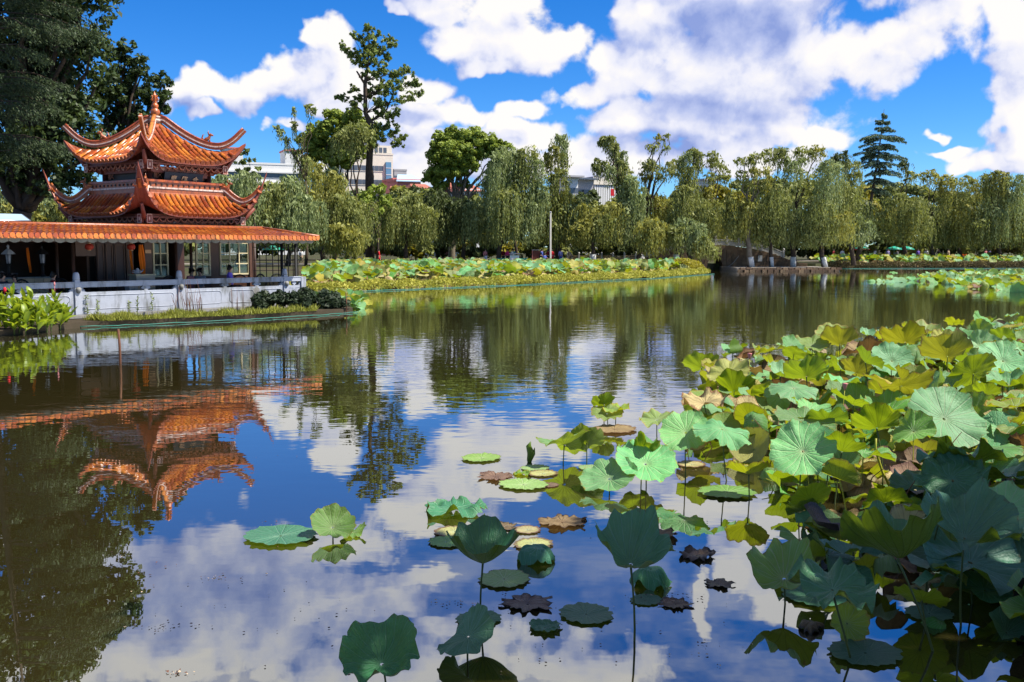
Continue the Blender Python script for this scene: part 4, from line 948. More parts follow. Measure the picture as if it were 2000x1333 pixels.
willow('willow curtain with pale strand tips by the lotus hedge corner', 113, 1612, [(1622, 318, 26, 110), (1605, 395, 34, 110), (1575, 440, 26, 70), (1585, 455, 18, 60), (1635, 420, 28, 80)], 31, ('willow2', 'willow3', 'willow1'), (.5, .2, .3), 4.6, lime=True, bz=.40)
willow('dark hollow willow directly before the tall cedar', 122, 1668, [(1642, 300, 18, 60), (1662, 318, 22, 90), (1652, 368, 32, 110), (1688, 395, 28, 90), (1670, 430, 32, 65)], 32, ('willow1', 'willowdark', 'willow2'), (.45, .25, .3), 4.2)
willow('willow just beyond the cedar with a pointed tuft', 131, 1772, [(1768, 318, 15, 50), (1780, 335, 16, 55), (1750, 385, 32, 100), (1790, 392, 32, 95), (1765, 435, 32, 60)], 33, ('willow1', 'willowdark', 'willow3'), (.5, .2, .3), 4.2)
willow('yellowish willow with a fountain shaped head', 134, 1826, [(1812, 335, 16, 45), (1832, 345, 24, 80), (1852, 352, 22, 80), (1822, 400, 38, 90), (1850, 430, 34, 65)], 34, ('willow3', 'willow1'), (.6, .4), 4.2)
willow('bushy olive willow beyond the yellow lotus bed', 136, 1880, [(1872, 352, 28, 80), (1900, 350, 25, 85), (1890, 400, 38, 95), (1866, 430, 34, 70), (1915, 420, 28, 75)], 35, ('willow3', 'willow1', 'willow2'), (.4, .4, .2), 4.4)
willow('large willow with bright draped strands over the russet shrub', 132, 1958, [(1932, 340, 18, 55), (1952, 340, 22, 70), (1980, 350, 26, 80), (1945, 392, 38, 100), (1988, 400, 38, 100), (1925, 430, 32, 70), (2025, 370, 34, 110), (2040, 420, 40, 80)], 36, ('willow1', 'willow3', 'willow2'), (.45, .3, .25), 4.6)
# straggly leader with bare twigs
st = willow('thin straggly willow with bare forked top near the pavilion roof', 103, 596, [(548, 255, 7, 26, .8), (540, 248, 6, 20, .7), (560, 270, 7, 34, .7), (574, 212, 5, 26, .6), (575, 240, 6, 40, .6), (604, 205, 8, 26, .5), (612, 212, 6, 22, .5), (590, 262, 8, 40, .6), (582, 295, 12, 70, .9), (600, 310, 16, 90)], 37, ('willow2', 'willow1'), (.6, .4), 3., tr=.16, inner=False, trunk_top=9.5, zspread=.2)

broad('broad dark green tree beside the tall trunk, taller than the gallery', 121, 655, [(612, 280, 26), (632, 258, 24), (655, 240, 26), (685, 235, 26), (700, 262, 32), (668, 275, 34), (635, 300, 30), (690, 305, 30), (610, 310, 22), (660, 320, 26)], 41, 'broad1', .24, 48, sub=24, group=None)
willow('greyish willow draped before the broad dark tree and the tall trunk', 115, 690, [(700, 243, 30, 38, 1.3), (672, 258, 26, 50, 1.2), (718, 262, 18, 30), (690, 268, 22, 30), (642, 335, 22, 110)], 42, ('willow1', 'willow2'), (.6, .4), 3.6, limbs=True)
broad('big round crowned tree with bright dense foliage', 122, 880, [(905, 320, 26), (880, 300, 30), (920, 330, 18), (868, 285, 27), (893, 272, 26), (922, 275, 26), (948, 285, 25), (970, 300, 22), (855, 312, 24), (880, 312, 28), (910, 305, 26), (848, 340, 22), (872, 345, 26), (895, 340, 20), (935, 305, 18), (985, 290, 15), (992, 312, 16), (965, 330, 12), (905, 362, 14), (838, 352, 12), (860, 365, 16)], 43, 'broad1', .23, 58, sub=30, tr=.42, bark='barkpale', fork_z=6.5)
broad('small round tree top standing behind the round tree', 126, 1010, [(990, 330, 18), (1008, 345, 20), (985, 360, 20), (970, 350, 15)], 44, 'broad1', .34, 50, tr=.2)
broad('dense green bush at the foot of the tall trunk', 110, 735, [(740, 372, 18), (722, 392, 20), (750, 398, 18), (705, 410, 16), (735, 425, 20)], 45, 'broad1', .34, 24, tr=.15, name='bush')
broad('thin tree with a bare dead stub by the pavilion eave', 96, 492, [(478, 300, 9), (488, 315, 9), (470, 318, 8), (482, 335, 8), (497, 345, 10), (505, 330, 6), (465, 335, 6)], 46, 'tallleaf', .26, 16, tr=.13, fork_z=6.2, sub=6)
# the tall thin tree
def tall_tree():
    Y = 117; rs = np.random.default_rng(50); b = W(722, 500, Y); b.z = GROUND
    T = Tree('tall_tree', b, 'tallest tree on the far shore, bare dark trunk with open ragged leaf tufts', 'tree')
    P = lambda x, y, d=0.: W(x, y, Y + d)
    tr = [b - Vector((0, 0, .3)), P(723, 440), P(721, 385), P(722, 345), P(721, 325), P(724, 262), P(722, 238), P(714, 222), P(713, 165), P(718, 130), P(721, 90), P(720, 62)]
    T.wood.tube(tr, [.55, .50, .46, .52, .40, .38, .36, .26, .22, .15, .09, .03], 8)
    cl = [(720, 58, 8), (722, 74, 8), (738, 70, 6), (760, 80, 7), (766, 92, 7), (702, 78, 8), (690, 72, 6), (667, 92, 6), (675, 102, 8), (688, 111, 10), (700, 118, 11), (714, 95, 11), (734, 90, 11), (724, 108, 13), (745, 107, 12), (755, 116, 9), (730, 122, 13), (706, 130, 9), (744, 138, 9), (764, 150, 11), (784, 145, 11), (796, 140, 7), (760, 170, 11), (780, 175, 11), (800, 165, 11), (811, 167, 7), (818, 188, 7), (800, 195, 9), (780, 200, 9), (740, 175, 13), (725, 190, 12), (736, 205, 13), (755, 185, 10), (690, 178, 7), (668, 195, 7), (659, 192, 5), (690, 206, 9), (702, 196, 8), (742, 225, 11), (760, 230, 11), (774, 225, 8), (755, 250, 12), (770, 262, 11), (748, 275, 12), (736, 258, 10), (784, 272, 8), (730, 282, 12), (775, 285, 8), (715, 150, 9), (735, 150, 9), (752, 205, 7)]
    hub = [(714, 222), (722, 238), (713, 190), (714, 160), (718, 130)]
    arms = {(722, 238): [(740, 228), (755, 215), (765, 190), (775, 160)], (713, 165): [(702, 148), (697, 140)]}
    for h, path in arms.items():
        T.wood.tube([P(*h)] + [P(x, y, rs.uniform(-.6, .6)) for x, y in path], [.17, .13, .10, .07, .03][:len(path) + 1], 6)
    for x, y, r in cl:
        hx, hy = min(hub, key=lambda h: abs(h[1] - (y + 22)) + .3 * abs(h[0] - x)); dy = rs.uniform(-1.6, 1.6)
        limb(T.wood, P(hx, hy), P(x, y, dy), .06, .012, .05, rs, 5, .07)
        c = P(x, y, dy); rm = r * Y / FPX * 1.45; p, a_, b_, t_ = clump(rs, c, rm, int(r * 19), .24, 16, .95, 2.0, 1.35); T.addl(p, a_, b_, t_)
    return T.finish([M['tallleaf']], M['bark'])
tall_tree()
# cedar with tiers
def cedar(name, label, Y, base_px, top, tiers, seed, mat='needle', tr=.3, size=.16, dens=1.):
    rs = np.random.default_rng(seed); b = W(base_px[0], 500, Y); b.z = GROUND; T = Tree(name, b, label, 'tree'); mpp = Y / FPX
    tp = W(top[0], top[1], Y); mid = W(1700, 400, Y) if name == 'cedar' else b.lerp(tp, .5)
    pts = [b - Vector((0, 0, .3)), b.lerp(mid, .5) + Vector((.1, 0, 0)), mid, mid.lerp(tp, .5) + Vector((.12, 0, 0)), tp]
    T.wood.tube(pts, [tr * 1.3, tr, tr * .75, tr * .4, .02], 8)
    for (px, py, wl, wr, drop) in tiers:
        c0 = W(px, py, Y)
        for i in range(15):
            th = rs.uniform(0, 2 * math.pi); dx = math.cos(th); ln = (wr if dx > 0 else wl) * mpp * (abs(dx) * .75 + .25) * rs.uniform(.65, 1.25)
            dv = Vector((dx, math.sin(th), 0)); z0 = rs.uniform(-.25, .25)
            end = c0 + dv * ln + Vector((0, 0, z0 - drop * mpp * rs.uniform(.5, 1.2)))
            st_ = c0 + Vector((0, 0, z0)); midp = st_.lerp(end, .55) + Vector((0, 0, .12 * ln))
            T.wood.tube([st_, midp, end], [.06, .035, .01], 5)
            n = int(105 * dens * max(ln, .6)); t = rs.uniform(.12, 1., n); t = t ** .7
            S, Mi, E = np.array(st_), np.array(midp), np.array(end)
            p = ((1 - t) ** 2)[:, None] * S + (2 * t * (1 - t))[:, None] * (Mi * 1.0) + (t ** 2)[:, None] * E
            sdv = np.array((-dv.y, dv.x, 0)); wdt = ln * .22 * np.sin(np.pi * np.clip(t, .05, .97)) + .05
            lat_u = rs.uniform(-1, 1, n); p = p + sdv * (lat_u * wdt)[:, None]; p[:, 2] += rs.normal(size=n) * .05 - .14 * np.abs(lat_u) * wdt - rs.exponential(.05, n)
            ax = unit(np.array(dv) * .6 + sdv * np.sign(lat_u)[:, None] * .6 + nrm(rs, n) * .5 + np.array([0, 0, -.25])); sd = unit(np.cross(ax, nrm(rs, n)))
            s = size * rs.uniform(.6, 1.3, n); T.addl(p.astype(np.float32), ax * (s)[:, None], sd * (s * .26)[:, None], rs.uniform(0, 1, n))
    return T.finish([M[mat]], M['bark'])
cedar('cedar', 'tall dark cedar with flat drooping tiers and a leaning trunk', 126, (1672, 500), (1727, 213), [(1726, 226, 6, 7, 0), (1725, 240, 14, 12, -2), (1725, 254, 26, 24, 0), (1723, 268, 44, 48, 8), (1722, 285, 40, 38, 8), (1720, 302, 46, 46, 8), (1718, 318, 38, 42, 8), (1716, 335, 40, 36, 8), (1712, 352, 30, 34, 8), (1708, 370, 26, 26, 8)], 60)

# big shade trees behind the pavilion
LT = [(60, 40, 90), (150, 30, 62), (110, 110, 95), (175, 105, 42), (30, 140, 90), (120, 190, 85), (190, 165, 34), (60, 240, 95), (150, 250, 62), (20, 310, 70), (110, 310, 70), (180, 300, 46), (-60, 60, 110), (-70, 200, 120), (150, -40, 80), (185, -20, 42), (110, -100, 80), (40, -60, 110), (150, -95, 46), (60, -170, 60), (0, -200, 80), (-60, -120, 120), (-150, 100, 130), (-140, -60, 130), (150, 355, 40), (40, 365, 40), (105, 375, 36)]
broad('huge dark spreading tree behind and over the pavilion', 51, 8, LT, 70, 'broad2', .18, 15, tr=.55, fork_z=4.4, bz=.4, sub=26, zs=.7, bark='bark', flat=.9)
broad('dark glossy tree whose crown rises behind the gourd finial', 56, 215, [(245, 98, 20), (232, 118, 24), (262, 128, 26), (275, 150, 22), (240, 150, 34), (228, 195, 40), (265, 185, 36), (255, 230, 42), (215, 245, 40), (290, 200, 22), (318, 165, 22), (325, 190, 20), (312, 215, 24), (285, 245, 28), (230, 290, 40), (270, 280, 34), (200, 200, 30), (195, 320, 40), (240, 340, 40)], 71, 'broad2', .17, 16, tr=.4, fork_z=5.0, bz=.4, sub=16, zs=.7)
# light cedar sprays hanging in front of the dark crown
def sprays():
    rs = np.random.default_rng(72); Y = 47.5; b = W(-40, 500, Y); b.z = .4; T = Tree('cedar', b, 'cedar with pale drooping sprays in front of the huge dark tree', 'tree'); tip = W(-30, -230, Y)
    T.wood.tube([b, b.lerp(tip, .5), tip], [.35, .22, .05], 8)
    for i in range(46):
        y0 = rs.uniform(-160, 300); x1 = rs.uniform(10, 205) if y0 < 110 else rs.uniform(0, 150); a = W(-38, y0 - rs.uniform(0, 30), Y); e = W(x1, y0 + rs.uniform(0, 22), Y + rs.uniform(-2.5, 1.5)); mi_ = a.lerp(e, .6) + Vector((0, 0, .35))
        T.wood.tube([a, mi_, e], [.05, .03, .008], 5); L = (e - a).length; n = int(L * 150); t = rs.uniform(.25, 1, n) ** .8; S, Mi, E = map(np.array, (a, mi_, e))
        p = ((1 - t) ** 2)[:, None] * S + (2 * t * (1 - t))[:, None] * Mi + (t ** 2)[:, None] * E
        p += nrm(rs, n) * np.array([.08, .28, .06]); dr = rs.exponential(.16, n); p[:, 2] -= dr
        ax = unit(np.array([.5, 0, -.7]) + nrm(rs, n) * .5); sd = unit(np.cross(ax, nrm(rs, n))); s = .075 * rs.uniform(.6, 1.4, n); T.addl(p.astype(np.float32), ax * s[:, None], sd * (s * .3)[:, None], rs.uniform(0, 1, n))
    return T.finish([M['needle2']], M['bark'])
sprays()
# tree on the photographer's shore whose shade falls over the near leaves
def shore_tree():
    rs = np.random.default_rng(80); b = Vector((10.6, 4.6, .8)); T = Tree('shade_tree', b, 'spreading shade tree on the near shore beside the lotus leaves', 'tree'); fork = Vector((9.6, 5.4, 5.2)); limb(T.wood, b - Vector((0, 0, .3)), fork, .40, .30, 0, rs)
    for (x, y, z, r) in SHADE:
        c = Vector((x, y, z)); limb(T.wood, fork, c, .14, .03, .06, rs); p, a_, b_, t_ = clump(rs, c, r, int(170 * r * r), .26, 20, .6); T.addl(p, a_, b_, t_)
    return T.finish([M['broad1']], M['bark'])
SHADE = [(x + 5.3 * h / 8, y - .94 * h / 8, h, r) for x, y, h, r in ((-1.0, 6.6, 7.0, 1.3), (.4, 7.4, 7.6, 1.5), (.2, 5.6, 7.4, 1.4), (1.8, 6.2, 8.0, 1.4), (2.0, 8.1, 7.4, 1.2), (3.2, 7.4, 8.4, 1.6), (3.4, 5.6, 8.6, 1.7), (4.6, 8.6, 7.8, 1.3), (6.2, 8.2, 8.6, 1.5), (6.6, 6.0, 9.4, 2.0), (7.6, 7.6, 9.0, 1.8))]
shore_tree()
# woods that close the view behind the named trees
def woods():
    rs = np.random.default_rng(90); Cn = []; A = []; B = []; T = []; I = []
    def add(px, py, r, Y, mi, n=None):
        c = W(px, py, Y); rm = r * Y / FPX; p, a_, b_, t_ = clump(rs, c, rm, n or int(r * 14), .5, 9, .9, 1.8); Cn.append(p); A.append(a_); B.append(b_); T.append(t_); I.append(np.full(len(p), mi))
    for px in range(330, 2150, 22):
        top = 398 if px < 760 else 384 if px < 870 else 408 if px < 1210 else 404 if px < 1420 else 382 if px < 1800 else 396
        for py in range(top, 500, 22):
            add(px + rs.uniform(-12, 12), py + rs.uniform(-8, 8), rs.uniform(20, 30), 152 + rs.uniform(-6, 14), rs.choice(4, p=[.4, .3, .2, .1]))
    for px in range(1400, 1640, 40): add(px, 372 + rs.uniform(-10, 10), 18, 165, 0)
    for px, py, r in ((1505, 385, 30), (1700, 420, 30), (1745, 440, 30), (1400, 380, 24), (1440, 400, 26), (1220, 420, 26), (1190, 440, 26)): add(px, py, r, 140, 2)
    for px in range(-60, 330, 26):
        for py in (430, 460, 490): add(px + rs.uniform(-12, 12), py, 28, 105 + rs.uniform(-6, 8), 1)
    for px in (815, 1135, 1150, 1165, 745, 790, 830): add(px + rs.uniform(-6, 6), 388 + rs.uniform(-5, 8), 14, 190, 1)
    Cn, A, B, T, I = map(np.concatenate, (Cn, A, B, T, I)); V, F = leaf_quads(Cn, A, B)
    o = link('woods', np_mesh('woods', V, F, [M[x] for x in ('willow1', 'willowdark', 'yleaf', 'willow2')], np.repeat(T * .8, 4), I)); o['kind'] = 'stuff'
woods()
broad('russet and yellow shrub at the far edge beside the lotus bed', 137, 1965, [(1935, 480, 20), (1960, 470, 22), (1985, 475, 24), (2010, 470, 24), (1970, 490, 18), (1945, 495, 12)], 95, 'rshrub', .3, 26, tr=.12, name='shrub', cat='shrub')

# ------------------------------------------------------------------ lotus
def lotus_mat(name, top, under, trans, edge, eamt=.12, vein=(.45, .55, .30), veinf=.55, tf=.38, rough=.5, mott=.3, spot=None):
    m, b, out = new_mat(name); fl = b.n('ShaderNodeAttribute', attribute_name='flat').outputs['Vector']; s = b.n('ShaderNodeSeparateXYZ', {0: fl})
    rad = b.v('LENGTH', fl, out=1); ang = b.m('DIVIDE', b.m('ARCTAN2', s.outputs[1], s.outputs[0]), 2 * math.pi)
    oi = b.n('ShaderNodeObjectInfo').outputs['Random']; tint = b.n('ShaderNodeAttribute', attribute_name='tint').outputs['Fac']; rnd = b.m('FRACT', b.m('ADD', oi, tint))
    off = b.v('ADD', fl, b.n('ShaderNodeCombineXYZ', {0: b.m('MULTIPLY', rnd, 37.), 1: b.m('MULTIPLY', rnd, 91.)}).outputs[0])
    def veins(k, w):
        q = b.m('ABSOLUTE', b.m('SUBTRACT', b.m('FRACT', b.m('MULTIPLY', ang, float(k))), .5))
        return b.mr(b.m('MULTIPLY', b.m('SUBTRACT', .5, q), rad), w, w * .2, 0., 1.)
    v = b.m('MAXIMUM', veins(20, .07), b.m('MULTIPLY', veins(60, .05), b.mr(rad, .5, .75)))
    v = b.m('MAXIMUM', v, b.mr(rad, .10, .03))
    n1 = b.n('ShaderNodeTexNoise', {'Vector': off, 'Scale': 2.2, 'Detail': 5., 'Roughness': .6}).outputs[0]; n2 = b.n('ShaderNodeTexNoise', {'Vector': off, 'Scale': 11., 'Detail': 4., 'Roughness': .65}).outputs[0]
    c1 = b.mix(b.m('MULTIPLY', b.mr(n1, .35, .7), mott), rgba(top), rgba(tuple(x * .55 for x in top))); c1 = b.mix(b.m('MULTIPLY', v, veinf), c1, rgba(vein))
    c2 = b.mix(b.m('MULTIPLY', b.mr(n1, .35, .7), mott), rgba(under), rgba(tuple(x * .6 for x in under))); c2 = b.mix(b.m('MULTIPLY', v, veinf * .8), c2, rgba(tuple(x * .6 for x in under)))
    bf = b.n('ShaderNodeNewGeometry').outputs['Backfacing']; c = b.mix(bf, c1, c2)
    e = b.mr(b.m('ADD', rad, b.m('MULTIPLY', b.m('SUBTRACT', n2, .5), .5)), 1.02 - eamt, 1.08 - eamt * .5); c = b.mix(e, c, rgba(edge))
    if spot: c = b.mix(b.mr(n2, .62, .68), c, rgba(spot))
    hs = b.n('ShaderNodeHueSaturation', {'Hue': b.m('ADD', .475, b.m('MULTIPLY', rnd, .05)), 'Saturation': b.m('ADD', .85, b.m('MULTIPLY', b.m('FRACT', b.m('MULTIPLY', rnd, 7.3)), .3)), 'Value': b.m('ADD', .78, b.m('MULTIPLY', b.m('FRACT', b.m('MULTIPLY', rnd, 3.7)), .45)), 'Color': c}).outputs[0]
    p = b.n('ShaderNodeBsdfPrincipled', {'Base Color': hs, 'Roughness': rough, 'Specular IOR Level': .35})
    ht = b.m('ADD', b.m('MULTIPLY', v, -.5), b.m('MULTIPLY', n2, .9)); bp = b.n('ShaderNodeBump', {'Height': ht, 'Strength': .6, 'Distance': .02}); b.t.links.new(bp.outputs[0], p.inputs['Normal'])
    tcx = b.mix(b.m('MULTIPLY', v, .5), rgba(trans), rgba(tuple(x * .4 for x in trans))); tcx = b.mix(e, tcx, rgba(tuple(x * .5 for x in edge)))
    tr = b.n('ShaderNodeBsdfTranslucent', {'Color': tcx}); mx = b.n('ShaderNodeMixShader', {0: tf, 1: p.outputs[0], 2: tr.outputs[0]}); b.t.links.new(mx.outputs[0], out.inputs[0]); return m
LM = {}
LM['mint'] = lotus_mat('lotus_mint', (.18, .43, .17), (.13, .19, .03), (.30, .42, .012), (.28, .26, .05), .06, tf=.33)
LM['green'] = lotus_mat('lotus_green', (.13, .31, .085), (.115, .165, .015), (.32, .42, .008), (.28, .24, .04), .08, tf=.38)
LM['lime'] = lotus_mat('lotus_lime', (.22, .32, .07), (.16, .19, .02), (.42, .46, .010), (.36, .26, .06), .14, tf=.38)
LM['yellow'] = lotus_mat('lotus_yellowing', (.38, .35, .07), (.21, .20, .025), (.36, .36, .015), (.26, .17, .05), .12, (.5, .45, .2), .3, .36, .55, .5)
LM['teal'] = lotus_mat('lotus_shaded_teal', (.060, .19, .095), (.07, .115, .015), (.18, .26, .010), (.12, .13, .05), .04, (.17, .32, .20), .55, .26, .38)  # leaf green darkened to teal, shade put into the colour
LM['pad'] = lotus_mat('lotus_pad', (.20, .36, .10), (.1, .13, .03), (.2, .26, .02), (.10, .055, .025), .10, tf=.15, spot=(.16, .12, .04))
LM['padyellow'] = lotus_mat('lotus_pad_yellow', (.40, .36, .10), (.2, .15, .04), (.3, .25, .03), (.14, .07, .03), .30, tf=.12, spot=(.18, .10, .04), mott=.6)
LM['brown'] = lotus_mat('lotus_withered', (.27, .18, .09), (.20, .11, .05), (.30, .15, .04), (.12, .06, .03), .2, (.16, .09, .05), .5, .2, .7, .7)
LM['straw'] = lotus_mat('lotus_straw', (.44, .38, .17), (.33, .23, .09), (.42, .28, .05), (.22, .12, .05), .15, (.25, .17, .08), .6, .22, .7, .5)
LM['darkrot'] = lotus_mat('lotus_rotten', (.14, .09, .045), (.07, .05, .03), (.06, .04, .02), (.04, .03, .022), .3, (.16, .12, .09), .5, .05, .45, .7)
M['stalk'] = simple('lotus_stalk', (.07, .10, .02), .5, .3, .5, 9., dark=(.035, .035, .015)); M['stalky'] = simple('lotus_stalk_yellow', (.34, .34, .03), .5, .3, .4, 9.)
def blade(seed, nr=11, nt=56, cup=.15, wav=.08, k=5, fold=.0, fdir=0., crump=0., scal=.03, half=0., dip=.04, hang=0., tear=0.):
    rs = np.random.default_rng(seed); r = np.linspace(.03, 1, nr) ** .9; th = np.arange(nt) * 2 * np.pi / nt; RR, TH = np.meshgrid(r, th, indexing='ij')
    p1, p2, p3 = rs.uniform(0, 6.28, 3); rim = 1 + scal * np.sin(TH * 11 + p1) + scal * .8 * np.sin(TH * 19 + p2) + .05 * np.sin(TH * 2 + p3)
    if tear: rim = rim * (1 - tear * (.5 + .5 * np.sin(3 * th + p1) * np.sin(8 * th + p2)) - tear * .6 * (rs.uniform(size=nt) < .12))[None, :]
    fx, fy = RR * np.cos(TH), RR * np.sin(TH); x, y = fx * (1 + (rim - 1) * RR ** 3), fy * (1 + (rim - 1) * RR ** 3)
    z = cup * RR ** 1.7 + wav * RR ** 2.6 * (np.sin(k * TH + p1) + .6 * np.sin((2 * k + 1) * TH + p2) + .35 * RR ** 2 * np.sin((3 * k + 2) * TH + p3)) + .03 * RR * np.abs(np.sin(10 * TH)) - dip * np.exp(-(RR / .14) ** 2)
    z += fold * RR ** 1.6 * np.cos(2 * (TH - fdir))
    z -= hang * np.clip(RR - .35, 0, 1) ** 1.5 * 1.6
    if hang: sh = 1 - .45 * hang * np.clip(RR - .4, 0, 1); x *= sh; y *= sh
    if crump:
        for q in range(5):
            d = rs.normal(size=2); d /= np.linalg.norm(d); f = rs.uniform(3, 9); a = crump * rs.uniform(.4, 1) / f * 3; z += a * RR * np.abs(np.sin(f * (x * d[0] + y * d[1]) + rs.uniform(0, 6))) - a * .5 * RR; x += .3 * a * np.sin(f * y + q); y += .3 * a * np.cos(f * x + q)
    if half:                              # one half folded up over the leaf
        t = np.clip(y, 0, None); ang = half * np.clip(t / .5, 0, 1); z = z * np.where(y > 0, .4, 1) + t * np.sin(ang); y = np.where(y > 0, t * np.cos(ang), y)
    V = np.stack([x, y, z], -1).reshape(-1, 3); fl = np.stack([fx, fy, 0 * fx], -1).reshape(-1, 3)
    i, j = np.meshgrid(np.arange(nr - 1), np.arange(nt), indexing='ij'); j2 = (j + 1) % nt; F = np.stack([i * nt + j, (i + 1) * nt + j, (i + 1) * nt + j2, i * nt + j2], -1).reshape(-1, 4)
    return V, F, fl
def blade_mesh(name, mat, **kw):
    V, F, fl = blade(**kw); me = np_mesh(name, V, F, [mat], None, None, True); at = me.attributes.new('flat', 'FLOAT_VECTOR', 'POINT'); at.data.foreach_set('vector', fl.astype(np.float32).ravel()); return me
SHAPES = {'flat': dict(cup=.10, wav=.065, crump=.09), 'wavy': dict(cup=.12, wav=.12, k=4, crump=.10), 'bowl': dict(cup=.42, wav=.12, k=4, crump=.08), 'funnel': dict(cup=.75, wav=.14, k=3), 'umbrella': dict(cup=-.22, wav=.10, k=5, crump=.08),
          'saddle': dict(cup=.08, wav=.07, fold=.28, crump=.10), 'fold': dict(cup=.1, wav=.05, half=2.1), 'droop': dict(cup=-.3, wav=.16, hang=.9, crump=.55), 'wither': dict(cup=-.35, wav=.16, hang=1.1, crump=.55, tear=.2), 'crumple': dict(cup=.05, wav=.12, crump=.45, tear=.15), 'pad': dict(cup=.02, wav=.012, k=7, dip=.01, scal=.045), 'ring': dict(cup=.0, wav=.02, crump=.12, tear=.4, dip=.03), 'shell': dict(cup=.22, wav=.08, fold=.34, crump=.22), 'bowl2': dict(cup=.62, wav=.19, k=3, crump=.18), 'wavy2': dict(cup=.14, wav=.17, k=5, crump=.14)}
CACHE = {}
def bmesh_for(shape, mat, v):
    key = (shape, mat, v)
    if key not in CACHE:
        kw = dict(SHAPES[shape]); rr = random.Random(hash_s(shape) * 31 + v * 7); kw['fdir'] = rr.uniform(0, 3.1)
        for q in ('cup', 'wav'): kw[q] = kw[q] * rr.uniform(.8, 1.25)
        CACHE[key] = blade_mesh('blade', LM[mat], seed=v * 13 + hash_s(shape), **kw)
    return CACHE[key]
def hash_s(s): return sum((i + 1) * ord(ch) for i, ch in enumerate(s)) % 997
def qnormal(n, spin):
    n = Vector(n).normalized(); q = Vector((0, 0, 1)).rotation_difference(n); return q @ Quaternion((0, 0, 1), spin)
LEAFN = [0]
def lotus(base, top, rad, normal, spin, shape, mat, v, label, group, stalk='stalk', name='lotus_leaf', bend=.08, sz=1.):
    base = Vector((base[0], base[1], 0)); o = empty(name, base); tag(o, label, 'lotus leaf', group)
    bl = link('blade', bmesh_for(shape, mat, v), o); bl.location = Vector(top) - base; bl.rotation_mode = 'QUATERNION'; bl.rotation_quaternion = qnormal(normal, spin); bl.scale = (rad, rad, rad * sz)
    rr = random.Random(LEAFN[0]); LEAFN[0] += 1; t = Vector(top) - base; L = t.length; pts = []
    sd = Vector((rr.uniform(-1, 1), rr.uniform(-1, 1), 0)) * bend * L
    for i in range(7):
        q = i / 6; pts.append(Vector((0, 0, -.35)).lerp(t - Vector(normal).normalized() * .01, q) + sd * math.sin(math.pi * q))
    mb = MB(); mb.tube(pts, [.0085, .008, .0075, .007, .0065, .006, .008], 6); link('stalk', mb.mesh('stalk', M[stalk]), o); return o
def pad(c, rad, spin, shape, mat, v, label, group, tilt=(0, 0, 1), z=.012, sy=1., sz=1., name='lotus_pad'):
    o = link(name, bmesh_for(shape, mat, v)); o.location = (c[0], c[1], z); o.rotation_mode = 'QUATERNION'; o.rotation_quaternion = qnormal(tilt, spin); o.scale = (rad, rad * sy, rad * sz); return tag(o, label, 'lotus pad', group)
def nvec(tilt, roll): return Vector((math.sin(R(roll)), -math.sin(R(tilt)), max(.08, math.cos(R(tilt)) * math.cos(R(roll)))))
GH = 'lotus leaves standing apart in open water'; GF = 'lotus leaves crowding the near bed'
